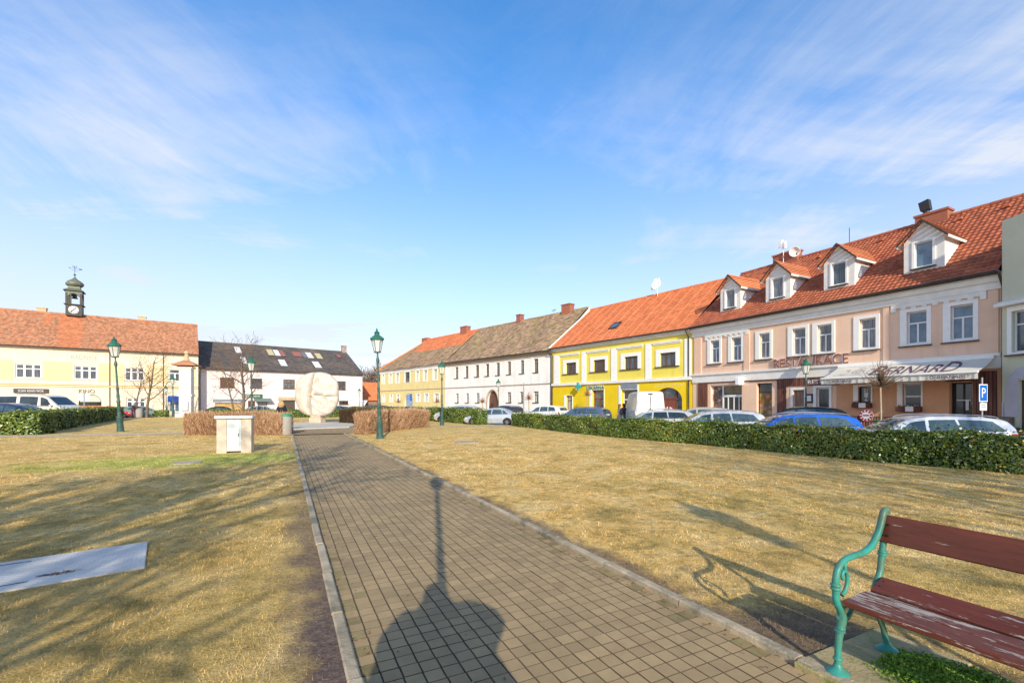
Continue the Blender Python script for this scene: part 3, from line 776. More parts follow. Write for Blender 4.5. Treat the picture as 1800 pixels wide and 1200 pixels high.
gd = rl(YF.rect(995.5, 695, 1006.5, 720)); gd = (gd[0], gd[1], .12, gd[3])
gs = rl(YF.rect(1041, 685, 1062, 715)); gs = (gs[0], gs[1], .12, gs[3])
gp_ = rl(YF.rect(1092.5, 684, 1121, 715)); gp_ = (gp_[0], gp_[1], .12, gp_[3])
ga = rl(YF.rect(1150, 681, 1199, 717)); ga = (ga[0], ga[1], .1, ga[3])
mb = MB()
wall_front(mb, 0, L, zl, e0, UP, .2, 0); wall_front(mb, 0, L, 0, zl, [gd, gs, gp_, ga], .3, 1)
arch_fill(mb, ga[0], ga[1], ga[3]-1.0, ga[3], 0, 1)
shell(mb, L, 11.2, 0, e0-.25, yd_, yz-.35, 0); mb.build('wall', [YEL, YEL2], yel)
mb = MB(); mb.box(0, L-.02, -.16, .003, zl-.13, zl+.12); mb.build('ledge', TRIM, yel)
mb = MB(); mb.box(0, L-.02, -.26, .003, e0-.24, e0-.03); mb.box(0, L-.02, -.12, .003, e0-.38, e0-.242); mb.build('cornice', TRIM, yel)
for a, b in ((974.5, 984), (1022.7, 1030.6), (1074.7, 1084), (1135, 1145), (1203.8, 1215)):
    mb = MB(); mb.box(YF.s(a), YF.s(b), -.06, .003, zl+.122, e0-.75); mb.build('pilaster', WHITE, yel)
for (u, (a, b)) in zip(UP, ((984.5, 1018.5), (1031.5, 1071), (1085, 1130), (1147, 1198))):
    mb = MB(); mb.box(YF.s(a), YF.s(b), -.10, .003, e0-.86, e0-.74); mb.box(YF.s(a)+.05, YF.s(b)-.05, -.055, .003, e0-.96, e0-.862); mb.build('window_moulding', TRIM, yel)
for u, tr in zip(UP, (None,)*4):
    window(yel, *u, cols=3, transom=None, frame=BROWNFRAME, glass=GLASS, sur=(.42, .30, .0, .30), fw=.08)
    
w = window(yel, *gd, cols=1, transom=.2, frame=BROWNFRAME, glass=CURTAIN, sill=False, name='door', sur=(.32, .03, 0, .03), y=.2)
w = window(yel, *gs, cols=2, transom=.28, frame=M('red_brown_door_frame', (.22, .065, .04), (.16, .05, .03), 4, .5), glass=GLASS, sill=False, name='shop_door', sur=(.35, .03, 0, .05), y=.25, fw=.10)
w = window(yel, *gp_, cols=2, transom=.3, frame=PVC, glass=DARKGLASS, sill=False, name='portal_door', sur=(.30, .10, 0, .35), y=.28, fw=.08)
mb = MB(); mb.poly(arch_panel(ga[0], ga[1], ga[2], ga[3]-1.0, ga[3], .28)); aw_ = mb.build('arched_shop_window', GLASS, yel)
mb = MB(); xm = ga[0]+(ga[1]-ga[0])*.52
mb.box(xm-.55, xm+.55, .2, .27, ga[2], ga[3]-.75); mb.build('door', M('red_painted_door', (.26, .07, .045), (.2, .05, .035), 4, .5), aw_)
mb = MB()
for f in (.3, .74): mb.box(ga[0]+(ga[1]-ga[0])*f-.05, ga[0]+(ga[1]-ga[0])*f+.05, .19, .278, ga[2], ga[3]-.15)
mb.box(ga[0]+.02, ga[1]-.02, .18, .275, ga[3]-.98, ga[3]-.86); mb.build('frame', BROWNFRAME, aw_)
mb = MB()
for i in range(6):
    xx = xm-.4+i*.13; mb.box(xx, xx+.09, .185, .198, 1.2+.12*math.sin(i*1.7), 1.45+.15*math.sin(i*2.3))
mb.build('window_decal', WHITE, aw_)
SIGNG = M('blue_grey_signboard', (.23, .27, .31), (.20, .24, .28), 3, .6)
a, b, c, d_ = rl(YF.rect(1093, 670, 1121, 682.5))
mb = MB(); mb.box(a, b, -.10, -.01, c, d_, bev=.01); sg = mb.build('shop_sign', SIGNG, None, None, YF.world(0, 0, T0), (0, 0, YF.rz))
tag(sg, 'grey-blue hairdresser board over the white portal of the yellow house', 'sign')
text('lettering', 'KADEŘNICTVÍ', M('dark_blue_lettering', (.05, .07, .10), None, 4, .6), sg, a+.18, b-.18, c+.32, d_-.28, -.101)
LET = M('white_sign_letter', (.80, .84, .84), (.72, .76, .78), 4, .5)
TEAL = M('teal_sign_letter', (.02, .19, .20), (.02, .15, .17), 4, .5)
a, b, c, d_ = rl(YF.rect(1033, 676.2, 1063.5, 684))
text('lettering', 'LÉKÁRNA', TEAL, yel, a, b, c, d_, -.075, .012)
text('lettering_backing', 'LÉKÁRNA', LET, yel, a-.05, b-.03, c-.02, d_+.05, -.012, .06)
a, b, c, d_ = rl(YF.rect(1150, 673, 1203, 680))
text('lettering', 'ŽELEZÁŘSTVÍ', M('pale_yellow_letter', (.86, .74, .28), None, 4, .8), yel, a, b, c, d_, -.006, .004)
a, b, c, d_ = rl(YF.rect(1019.5, 675, 1027, 683.5)); xm, zm = (a+b)/2, (c+d_)/2
mb = MB(); mb.box(xm-.13, xm+.13, -.62, -.50, zm-.38, zm+.38, bev=.02); mb.box(xm-.38, xm-.131, -.615, -.505, zm-.13, zm+.13); mb.box(xm+.131, xm+.38, -.615, -.505, zm-.13, zm+.13)
mb.tube([(xm, -.5, zm), (xm, .02, zm)], .03, 6, 1)
cs = mb.build('pharmacy_cross', [M('green_cross_sign', (.03, .42, .30), (.05, .3, .45), 4, .4), DARK], None, None, YF.world(0, 0, T0), (0, 0, YF.rz))
tag(cs, 'green and blue pharmacy cross bracketed off the yellow wall', 'sign')
A, B = (-.40, e0-.05), (yd_, yz)
mb = MB(); roof_slope(mb, 0.0, L, A, B, .25, .30, 0, 1, lift=.04, jit=.004)
ridge_tiles(mb, (0, yd_, yz+.03), (L, yd_, yz+.03), .13, .4)
for i in range(1, 14):
    x = L*i/14; mb.tube([(x, A[0]+.05, A[1]+.07), (x, yd_-.05, yz+.02)], .035, 5)
mb.quad((0, yd_, yz-.01), (0, 11.6, e0), (L, 11.6, e0), (L, yd_, yz-.01)); mb.build('roof', ORANGE_TILE, yel)
gutter(yel, 0.02, L-.05, A[0]-.04, A[1], [(L-.3, 1), (.05, 1)], .06)
mb = MB(); mb.prism([(A[0]-.03, A[1]+.02), (yd_, yz+.02), (yd_, yz+.14), (A[0]-.03, A[1]+.14)], 0, -.14, .02); mb.build('verge', TRIM, yel)
a = YF.slope_hit(1081, 574, (A[0], A[1]+T0), (B[0], B[1]+T0)); sy = (B[1]-A[1])/(B[0]-A[0])
mb = MB(); x0, x1 = a[0]-.42, a[0]+.42; y0, y1 = a[1]-.38, a[1]+.38; Z = lambda y: A[1]+(y-A[0])*sy+.07
mb.quad((x0, y0, Z(y0)+.06), (x1, y0, Z(y0)+.06), (x1, y1, Z(y1)+.06), (x0, y1, Z(y1)+.06)); sk = mb.build('skylight', GLASSB, yel)
mb = MB()
for p, q in (((x0, y0), (x1, y0)), ((x0, y1), (x1, y1)), ((x0, y0), (x0, y1)), ((x1, y0), (x1, y1))):
    mb.tube([(p[0], p[1], Z(p[1])+.04), (q[0], q[1], Z(q[1])+.04)], .07, 4)
mb.build('frame', DARK, sk)
ax = YF.s(1158, yd_); mb = MB()
mb.tube([(ax, yd_-.2, yz-.3), (ax, yd_-.2, yz+1.3)], .03, 6)
for xx, z0, z1 in ((-.38, .5, 1.5), (-.2, .9, 1.55), (.12, .9, 1.5)): mb.box(ax+xx, ax+xx+.11, yd_-.3, yd_-.2, yz+z0, yz+z1, bev=.02)
mb.tube([(ax-.6, yd_-.2, yz+.62), (ax+.65, yd_-.2, yz+.8)], .02, 5); mb.box(ax-.66, ax-.52, yd_-.27, yd_-.15, yz+.55, yz+.85)
mb.build('aerial', WHITE, yel)
mb = MB(); mb.lathe([(.02, 0), (.25, .03), (.42, .11), (.48, .18), (.45, .19), (.25, .08), (.02, .05)], n=16, axis=1)
mb.build('satellite_dish', WHITE, yel, 50, (ax+.05, yd_-.32, yz+.85), (R(15), 0, R(185)))

# ------------------------------------------------------------------ white house and pale yellow house (one long mossy roof)
WF = Facade(668, 77.0, 971, 47.0)
LW = WF.L; e0 = 7.25-T0; wd, wz = 6.0, 12.45-T0; xb = WF.s(782.5)
PALEY = M('pale_yellow_render', (.80, .65, .30), (.74, .60, .26), 1.0, .9, bmp=.1, grime=0.6)
def wf(*u): return rl(WF.rect(*u))
up = [(799.7, 644.5, 805.3, 664.7), (817.3, 643, 823, 663), (835.4, 641.5, 841.8, 661.7), (853.5, 639.7, 859.5, 660.8),
      (872, 637.5, 878.3, 659.5), (891.5, 635.3, 898, 658), (914.3, 633, 921, 656.4), (938, 630, 946, 654)]
lo = [(801, 692.6, 806, 707), (819, 692.6, 824, 707), (836.7, 691.5, 842.6, 707), (891.3, 688, 898.4, 707), (913.4, 687.3, 919.5, 707), (938, 686.5, 946.5, 709)]
UPW = [wf(*u) for u in up]; LOW = [wf(*u) for u in lo]
def level(ws, wmin=.8):
    a = sum(u[2] for u in ws)/len(ws); b = sum(u[3] for u in ws)/len(ws); return [(u[0], u[1], a, b) for u in ws]
UPW, LOW = level(UPW), level(LOW)
gate = wf(857, 686, 876, 712); gate = (gate[0], gate[1], .08, gate[3])
wh = WF.empty('white_house', 'long white house with brown arched gate and mossy brown roof', 'building', xb)
S = xb
sh_ = lambda t: (t[0]-S, t[1]-S, t[2], t[3])
UPW, LOW, gate = [sh_(u) for u in UPW], [sh_(u) for u in LOW], sh_(gate)
L = LW-xb; zl = 3.85
mb = MB(); wall_front(mb, 0, L, zl, e0, UPW, .28); wall_front(mb, 0, L, 0, zl, LOW+[gate], .28)
arch_fill(mb, gate[0], gate[1], gate[3]-1.3, gate[3], 0)
shell(mb, L, 12, 0, e0, wd, wz); mb.build('wall', WHITEWALL, wh)
mb = MB(); mb.box(0, L, -.05, .003, zl-.03, zl+.07); mb.build('string_course', M('brown_string_course', (.36, .26, .20), None, 3, .9), wh)
mb = MB(); mb.box(0, L, -.22, .003, e0-.30, e0-.05); mb.box(0, L, -.10, .003, e0-.55, e0-.302); mb.build('cornice', M('sandy_cornice', (.55, .44, .32), (.46, .37, .27), 2, .9), wh)
for a, b in ((0.02, .5), (LW-xb-3.1, LW-xb-2.85), (L-.7, L-.05)): mb = MB(); mb.box(a, b, -.045, .003, zl+.08, e0-.56); mb.build('pilaster', WHITEWALL, wh)
for u in UPW: window(wh, *u, cols=2, transom=.3, frame=BROWNFRAME, glass=GLASS, y=.18)
for u in LOW: window(wh, *u, cols=2, transom=.3, frame=BROWNFRAME, glass=CURTAIN, y=.18)
mb = MB(); mb.poly(arch_panel(gate[0], gate[1], gate[2], gate[3]-1.3, gate[3], .25)); gt = mb.build('gate', M('brown_gate_wood', (.17, .075, .05), (.12, .05, .035), 3, .6, stretch=(5, 1, .4)), wh)
mb = MB(); n = 14; xm, a_, zs_ = (gate[0]+gate[1])/2, (gate[1]-gate[0])/2, gate[3]-1.3
mb.tube([(xm-(a_+.08)*math.cos(math.pi*i/n), -.03, zs_+1.38*math.sin(math.pi*i/n)) for i in range(n+1)], .11, 6)
mb.box(gate[0]-.19, gate[0]+.0, -.08, .003, 0, zs_); mb.box(gate[1]+.0, gate[1]+.19, -.08, .003, 0, zs_); mb.build('gate_arch', M('sandstone_trim', (.55, .42, .30), None, 3, .9), gt)
A, B = (-.45, e0-.08), (wd, wz)
mb = MB(); roof_slope(mb, 0, L-.15, A, B, .34, .38, 0, 1, lift=.035, sag=.16, jit=.02)
ridge_tiles(mb, (0, wd, wz+.02), (L-.15, wd, wz+.02), .13, .4)
mb.quad((0, wd, wz-.02), (0, 12.4, e0), (L-.15, 12.4, e0), (L-.15, wd, wz-.02)); mb.build('roof', MOSS_TILE, wh)
gutter(wh, 0, L-.1, A[0]-.04, A[1]-.02, [(L-.15, 1)], .06)
cx = WF.s(998, wd)-S; chimney(wh, cx-.65, cx+.65, wd-.4, wd+.4, wz-.9, wz+.75, BRICK)
cx = WF.s(914, wd)-S; chimney(wh, cx-.35, cx+.4, wd-.35, wd+.35, wz-.9, wz+.75, M('red_chimney_pot', (.36, .12, .09), None, 3, .8))
mb = MB(); cx = WF.s(974, wd)-S; mb.tube([(cx, wd, wz-.1), (cx, wd, wz+.55)], .02, 5); mb.tube([(cx-.35, wd, wz+.45), (cx+.3, wd, wz+.6)], .015, 5)
for k in range(5): mb.tube([(cx-.3+.13*k, wd-.2, wz+.47+.03*k), (cx-.3+.13*k, wd+.2, wz+.47+.03*k)], .012, 5)
mb.build('aerial', DARK, wh)
# pale yellow neighbour with hipped end
pal = WF.empty('pale_yellow_house', 'pale yellow house with hipped mossy roof and orange tile patch', 'building')
up = [(672.0, 657, 675.7, 674), (684.5, 656, 689, 673.5), (696, 655, 701.5, 673), (712, 655, 720.5, 672), (731.5, 653, 736.5, 671), (745, 650.5, 751, 670), (762, 649, 768.5, 668.5)]
lo = [(672.5, 695, 676, 706), (686, 694.5, 690, 706), (698, 694, 702.5, 706), (732.5, 692.5, 738, 706), (747, 692, 753, 706), (764, 690, 771.5, 706)]
UPP, LOP = level([wf(*u) for u in up]), level([wf(*u) for u in lo])
arc_ = wf(711, 692, 725.6, 710); arc_ = (arc_[0], arc_[1], .1, arc_[3])
L = xb
mb = MB(); wall_front(mb, 0, L, zl, e0, UPP, .28); wall_front(mb, 0, L, 0, zl, LOP+[arc_], .28)
arch_fill(mb, arc_[0], arc_[1], arc_[3]-1.2, arc_[3], 0)
shell(mb, L, 12, 0, e0, wd, wz, 0, False, True); mb.build('wall', PALEY, pal)
mb = MB(); mb.box(0, L, -.05, .003, zl-.03, zl+.07); mb.build('string_course', M('grey_string_course', (.40, .34, .28), None, 3, .9), pal)
mb = MB(); mb.box(0, L, -.20, .003, e0-.30, e0-.05); mb.box(0, L, -.08, .003, e0-.62, e0-.302); mb.build('cornice', WHITEWALL, pal)
for i, u in enumerate(UPP): window(pal, *u, cols=2, transom=.3, frame=BROWNFRAME if i == 3 else PVC, glass=GLASS if i == 3 else CURTAIN, y=.1, sur=(.22, .14, .05, .1), sill=False)
for u in LOP: window(pal, *u, cols=2, transom=.3, frame=PVC, glass=CURTAIN, y=.1, sur=(.22, .14, .05, .1), sill=False)
mb = MB(); mb.poly(arch_panel(arc_[0], arc_[1], arc_[2], arc_[3]-1.2, arc_[3], .25)); mb.build('gate', M('blue_grey_gate_paint', (.34, .42, .55), (.28, .35, .46), 3, .5), pal)
hip = 6.1
mb = MB()
def patch(x, t): return 1 if (t > .52 and 5.5 < x < L-.2) else 0
roof_slope(mb, -.4, L, A, B, .34, .38, 0, 1, hl=hip, lift=.035, sag=.10, jit=.02, matfn=patch)
mb.add([(-.4, A[0], A[1]), (hip-.4, wd, wz), (-.4, 12.4, A[1])], [(0, 1, 2)]); mb.quad((hip-.4, wd, wz-.02), (-.4, 12.4, e0), (L, 12.4, e0), (L, wd, wz-.02))
ridge_tiles(mb, (hip-.4, wd, wz+.02), (L, wd, wz+.02), .13, .4, 1); ridge_tiles(mb, (-.4, A[0], A[1]+.06), (hip-.4, wd, wz+.02), .12, .4, 1)
mb.build('roof', [MOSS_TILE, ORANGE_TILE], pal)
cx = WF.s(749, wd); chimney(pal, cx-.8, cx+.8, wd-.4, wd+.4, wz-1.0, wz+.35, BRICK, False)
cx = WF.s(818, wd); chimney(pal, min(cx, L-1)-.8, min(cx, L-1)+.8, wd-.4, wd+.4, wz-.8, wz+.75, BRICK)

# ------------------------------------------------------------------ pink house
PINK = M('pale_pink_render', (.84, .745, .71), (.79, .70, .665), .8, .9, bmp=.1, grime=0.5, c3=(.81, .73, .70), s3=.3)
PF = Facade(350, 68.0, 637, 84.0)
pk = PF.empty('pink_house', 'pale pink house with dark roof patched in white, yellow and red squares', 'building')
L = PF.L; e0 = 7.06-T0; pd, pz = 9.1, 12.0-T0
def pf(*u): return rl(PF.rect(*u))
UPK = level([pf(387, 663, 412, 681), pf(440, 665, 461, 682), pf(498, 667, 518.5, 683.5), pf(592, 670, 608, 685)])
gar = pf(498, 704, 519, 720); gar = (gar[0], gar[1], .05, gar[3])
lwp = pf(596, 704, 612.5, 711); dr_ = pf(436, 704, 440.5, 722); dr_ = (dr_[0], dr_[0]+1.0, .05, dr_[3])
sw = pf(453, 705, 470, 716)
mb = MB(); wall_front(mb, 0, L, 0, e0, UPK+[gar, lwp, dr_, sw], .22); shell(mb, L, 16, 0, e0, pd, pz); mb.build('wall', PINK, pk)
for i, u in enumerate(UPK): window(pk, *u, cols=3, transom=.33, frame=BROWNFRAME, glass=GLASS if i else M('brown_blind_glass', (.16, .09, .06), (.10, .06, .04), 2, .3), fw=.11, y=.14)
window(pk, *lwp, cols=3, transom=None, frame=BROWNFRAME, glass=DARKGLASS, fw=.1)
window(pk, *sw, cols=2, transom=None, frame=M('pale_red_frame', (.55, .28, .26), None, 3, .6), glass=CURTAIN, fw=.12)
mb = MB(); mb.box(gar[0]+.01, gar[1]-.01, .18, .24, gar[2], gar[3])
mb.build('garage_door', M('dark_brown_garage_door', (.10, .075, .06), (.075, .055, .045), 3, .6, stretch=(1, 1, 6)), pk)
mb = MB(); mb.box(gar[0]-.8, gar[1]+.4, -.25, -.002, gar[3]+.1, gar[3]+.62); mb.build('garage_lintel', M('sand_lintel', (.58, .45, .30), None, 3, .9), pk)
mb = MB(); mb.box(dr_[0]+.01, dr_[1]-.01, .1, .16, dr_[2], dr_[3]); mb.build('door', M('dark_red_door', (.16, .04, .03), None, 3, .5), pk)
mb = MB(); mb.prism([(-.01, sw[3]+.5), (-1.1, sw[3]+.05), (-1.1, sw[3]-.05), (-.01, sw[3]+.4)], 0, sw[0]-.6, sw[1]+.5); mb.build('canopy', M('green_grey_canopy', (.16, .24, .22), None, 3, .7), pk)
A, B = (-.5, e0-.1), (pd, pz); sy = (B[1]-A[1])/(B[0]-A[0])
mb = MB(); roof_slope(mb, -.1, L+.3, A, B, .42, .4, 0, 1, lift=.03, sag=.10, jit=.012)
ridge_tiles(mb, (-.1, pd, pz+.02), (L+.3, pd, pz+.02), .12, .45); mb.quad((0, pd, pz-.02), (0, 16.4, e0), (L+.3, 16.4, e0), (L+.3, pd, pz-.02)); mb.build('roof', DARK_TILE, pk)
PATCH = dict(w=M('white_roof_sheet', (.78, .78, .76), None, 3, .5), y=M('yellow_roof_sheet', (.62, .54, .30), None, 3, .6), r=M('red_roof_sheet', (.40, .15, .12), None, 3, .6), b=M('blue_grey_roof_sheet', (.2, .21, .26), None, 3, .6))
for c, a, b_, c_, d_ in (('w', 412, 610.5, 424, 621), ('w', 423, 629, 434, 640), ('y', 469, 615, 481, 625), ('w', 481, 616, 492, 626), ('r', 492, 617, 500, 627), ('w', 490, 633, 504, 644),
                         ('r', 513, 619.5, 531, 627), ('b', 531, 620.5, 538, 629), ('w', 538, 620.5, 550, 630), ('y', 554, 622, 566, 631), ('w', 550, 636.5, 564, 647), ('r', 592, 624, 599, 629)):
    p0 = PF.slope_hit((a+c_)/2, d_, (A[0], A[1]+T0), (B[0], B[1]+T0)); p1 = PF.slope_hit((a+c_)/2, b_, (A[0], A[1]+T0), (B[0], B[1]+T0))
    hw = (PF.s(c_, p0[1])-PF.s(a, p0[1]))/2*.86; xm = (p0[0]+p1[0])/2; Z = lambda y: A[1]+(y-A[0])*sy+.11
    ya, yb_ = p0[1], min(p1[1], pd-.1)
    m_ = MB(); m_.quad((xm-hw, ya, Z(ya)), (xm+hw, ya, Z(ya)), (xm+hw, yb_, Z(yb_)), (xm-hw, yb_, Z(yb_))); m_.build('skylight' if c == 'w' else 'roof_patch', PATCH[c], pk)
cx = PF.s(605, pd); chimney(pk, min(cx, L)-.5, min(cx, L)+.35, pd-.4, pd+.4, pz-.8, pz+1.1, M('grey_chimney', (.45, .38, .33), (.3, .2, .17), 2, .9))
gutter(pk, 0, L+.2, A[0]-.05, A[1], [(.12, 1)], .06)
GSIGN = M('green_signboard', (.03, .16, .07), (.025, .12, .06), 3, .5)
a, b, c, d_ = pf(425, 692.5, 461, 698.8)
mb = MB(); mb.box(a, b, -.14, -.02, c, d_, bev=.01); sg = mb.build('shop_sign', GSIGN, None, None, PF.world(0, 0, T0), (0, 0, PF.rz))
tag(sg, 'long green board with white letters on the pink house', 'sign')
text('lettering', 'PIZZERIA HERNA', LET, sg, a+.35, b-.35, c+.12, d_-.14, -.142)

# ------------------------------------------------------------------ town hall with clock turret
CREAM = M('cream_render', (.84, .74, .55), (.78, .68, .49), .8, .9, bmp=.1, grime=0.5, c3=(.80, .69, .50), s3=.3)
SAND = M('sandy_yellow_render', (.82, .64, .36), (.76, .59, .32), .8, .9)
TF = Facade(0, 54.6, 348.5, 66.1)
th = TF.empty('town_hall', 'cream town hall with red tiled roof and dark clock turret', 'building')
L = TF.L; e0 = 8.83-T0; td, tz = 6.85, 14.0-T0; X0 = -16
def tf(*u): return rl(TF.rect(*u))
UPT = level([tf(27, 638, 73, 664), tf(130, 643, 170.5, 667), tf(219, 646.5, 253.5, 668.5), tf(297, 649.5, 317.5, 670)])
UPT += [(UPT[0][0]-5.4, UPT[0][1]-5.2, UPT[0][2], UPT[0][3])]
l3, l4 = tf(222, 699, 256, 722), tf(297, 700, 317.5, 724); l3 = (l3[0], l3[1], .9, l3[3]); l4 = (l4[0], l4[1], .6, l4[3])
ard = tf(138, 692.5, 178.5, 714); ard = (ard[0], ard[1], .05, ard[3]); l1 = tf(28, 692, 80, 712); l1 = (l1[0], l1[1], .8, l1[3])
zl = 4.06
mb = MB(); wall_front(mb, X0, L, zl, e0, UPT, .2); wall_front(mb, X0, L, 0, zl, [l1, l3, l4, ard], .25)
arch_fill(mb, ard[0], ard[1], ard[3]-1.1, ard[3], 0)
shell(mb, L, 12, 0, e0, td, tz, 0, x0=X0); mb.build('wall', CREAM, th)
zA, zB = UPT[0][2]-.25, UPT[0][3]+.42
for a, b in zip([X0]+[u[1]+.15 for u in sorted(UPT)], [u[0]-.15 for u in sorted(UPT)]+[L-.3]):
    mb = MB(); mb.box(a, b, -.02, .003, zA, zB); mb.build('wall_band', SAND, th)
mb = MB(); mb.box(X0, L-.05, -.14, .003, zl-.10, zl+.05); mb.build('ledge', SAND, th)
mb = MB(); mb.box(X0, L-.05, -.06, .003, zl+.052, zl+.17); mb.build('ledge_stripe', M('ochre_stripe', (.55, .33, .13), None, 3, .9), th)
mb = MB(); mb.box(X0, L-.05, -.26, .003, e0-.3, e0-.06); mb.build('cornice', CREAM, th)
for u in UPT: window(th, *u, cols=3 if u[1]-u[0] > 1.6 else 2, transom=.34, frame=PVC, glass=GLASS, fw=.12, y=.1, mull=.2, sill=True)
window(th, *l1, cols=3, transom=None, frame=DARK, glass=DARKGLASS, fw=.1)
window(th, *l3, cols=3, transom=.3, frame=PVC, glass=GLASS, fw=.14, mull=.25)
w = window(th, *l4, cols=2, transom=None, frame=PVC, glass=GLASSB, fw=.12)
BLUE = M('blue_awning', (.02, .08, .40), (.02, .06, .30), 3, .6)
mb = MB(); mb.prism([(-.01, l4[3]+.35), (-.7, l4[3]-.35), (-.7, l4[3]-.5), (-.01, l4[3]+.2)], 0, l4[0]-.15, l4[1]+.2); mb.build('blind', BLUE, th)
mb = MB(); mb.poly(arch_panel(ard[0], ard[1], ard[2], ard[3]-1.1, ard[3], .2)); ad = mb.build('arched_entrance', DARKGLASS, th)
mb = MB(); mb.box(ard[0]+.02, ard[1]-.02, .1, .18, .05, 1.55, bev=.02); mb.build('door', M('orange_brown_door', (.50, .20, .08), (.42, .16, .06), 3, .5), ad)
mb = MB(); mb.poly(arch_panel(ard[0]+.1, ard[1]-.1, ard[3]-1.0, ard[3]-.95, ard[3]-.1, .15)); mb.build('fanlight', M('pale_fanlight', (.60, .60, .48), None, 3, .4), ad)
GREYL = M('grey_letter', (.48, .45, .40), (.42, .40, .36), 4, .7); GREYD = M('dark_grey_letter', (.22, .19, .18), None, 4, .6)
a, b, c, d_ = tf(125, 624.5, 171, 632); text('lettering', 'RADNICE', M('faint_grey_letter', (.46, .41, .34), None, 4, .8), th, a, b, c, d_, -.005, .012)
a, b, c, d_ = tf(138.5, 684, 166.5, 690.5); text('lettering', 'KINO', GREYD, th, a, b, c, d_, -.02, .06)
a, b, c, d_ = tf(24, 683, 85.5, 690.5)
mb = MB(); mb.box(a, b, -.16, -.02, c, d_, bev=.01); sg = mb.build('shop_sign', M('brown_black_signboard', (.075, .05, .045), None, 3, .5), None, None, TF.world(0, 0, T0), (0, 0, TF.rz))
tag(sg, 'black sushi bar board on the town hall above the white van', 'sign')
text('lettering', 'SUSHI ASIAN WOK', LET, sg, a+.4, b-.4, c+.13, d_-.13, -.162)
A, B = (-.5, e0-.1), (td, tz)
def worn(x, t):
    tx = TF.s(131, td); return 1 if abs(x-tx+.25-(1-t)*.7) < 1.0+.9*(t*.4) else (1 if abs(x-tx+2.4) < .35 and t > .6 else 0)
mb = MB(); roof_slope(mb, X0, L+.05, A, B, .24, .30, 0, 1, lift=.035, sag=.05, jit=.012, matfn=worn)
ridge_tiles(mb, (X0, td, tz+.03), (L+.05, td, tz+.03), .14, .42, 0); mb.quad((X0, td, tz-.02), (X0, 12.5, e0), (L, 12.5, e0), (L, td, tz-.02))
mb.build('roof', [OLD_TILE, M('renewed_orange_tile', (.60, .24, .11), (.52, .19, .09), 1.2, .85, rnd=.18)], th)
gutter(th, X0, L-.02, A[0]-.05, A[1], [(TF.s(193), 1), (TF.s(287), 1)], .07)
for px in (74, 250):
    cx = TF.s(px, td+.3); chimney(th, cx-.45, cx+.45, td-.1, td+.7, tz-.5, tz+.55, CREAMCH)
# turret
TUR = M('dark_patinated_tin', (.075, .075, .062), (.05, .052, .046), 3, .6, metal=.2)
PAT = M('green_grey_tin', (.20, .22, .16), (.14, .155, .115), 3, .6, metal=.15)
tx = TF.s(131, td-.3)
mb = MB(); hw = 1.12; cy = td-.1; b0 = tz-.55
def oct_(r0, r1, z0, z1, mat=0): mb.lathe([(r0, z0), (r1, z1)], (tx, cy, 0), 4, mat, ph=math.pi/4)
q = math.sqrt(2)
oct_(hw*q*.98, hw*q*.98, b0, b0+2.0); oct_(hw*q*1.18, hw*q*1.18, b0+2.0, b0+2.12)
oct_(hw*q*1.0, hw*q*1.0, b0+4.1, b0+4.5, 1); oct_(hw*q*1.25, hw*q*1.22, b0+4.52, b0+4.62); oct_(hw*q*1.22, hw*q*.72, b0+4.622, b0+5.05, 1); oct_(hw*q*.72, hw*q*.7, b0+5.052, b0+5.45, 1)
prof = [(.70, 5.45), (1.05, 5.55), (1.28, 5.8), (1.30, 6.05), (1.12, 6.35), (.8, 6.6), (.45, 6.85), (.22, 7.1), (.10, 7.35), (.06, 7.7)]
mb.lathe([(r, b0+z) for r, z in prof], (tx, cy, 0), 12, 1)
mb.lathe([(.06, b0+7.6), (.25, b0+7.72), (.06, b0+7.84)], (tx, cy, 0), 8)
for sx in (-1, 1):
    for sy_ in (-1, 1): mb.box(tx+sx*(hw-.3), tx+sx*hw, cy+sy_*(hw-.3), cy+sy_*hw, b0+2.12, b0+4.1)
for sx in (-.36,):
    mb.box(tx+sx*hw-.1, tx+sx*hw+.1, cy-hw, cy-hw+.2, b0+2.12, b0+4.1); mb.box(tx+hw-.2, tx+hw, cy-.1, cy+.1, b0+2.12, b0+4.1)
n = 8
for i in range(n):      # arched heads of the openings
    for yy in (cy-hw+.01, cy+hw-.01):
        xa, xb_ = tx-hw+.3+(2*hw-.6)*i/n, tx-hw+.3+(2*hw-.6)*(i+1)/n
        za, zb_ = [b0+4.1-.55*(1-math.sin(math.pi*t/n)) for t in (i, i+1)]
        mb.quad((xa, yy, za), (xb_, yy, zb_), (xb_, yy, b0+4.1), (xa, yy, b0+4.1), 1)
tur = mb.build('clock_turret', [TUR, PAT], th, 40)
mb = MB(); mb.lathe([(.02, 0), (.12, -.02), (.3, -.1), (.36, -.5), (.5, -.62), (.48, -.64)], (tx, cy, b0+3.95), 12); mb.build('bell', DARK, tur)
mb = MB(); mb.lathe([(.70, -.0), (.70, .04), (.65, .05)], (tx, cy-hw-.06, b0+1.05), 24, axis=1); cl = mb.build('clock_face', PVC, tur)
for ob in (cl,):
    for v in ob.data.vertices: v.co.y = 2*(cy-hw-.03)-v.co.y
mb = MB(); yc = cy-hw-.09
for k in range(12):
    a = k*math.pi/6; mb.tube([(tx+.50*math.sin(a), yc, b0+1.05+.50*math.cos(a)), (tx+.62*math.sin(a), yc, b0+1.05+.62*math.cos(a))], .045, 4)
mb.tube([(tx, yc-.01, b0+1.05), (tx+.5*math.sin(R(40)), yc-.01, b0+1.05+.5*math.cos(R(40)))], .05, 4); mb.tube([(tx, yc-.02, b0+1.05), (tx-.42*math.sin(R(100)), yc-.02, b0+1.05-.4)], .06, 4)
mb.build('clock_hands', DARK, tur)
mb = MB(); z = b0+7.84
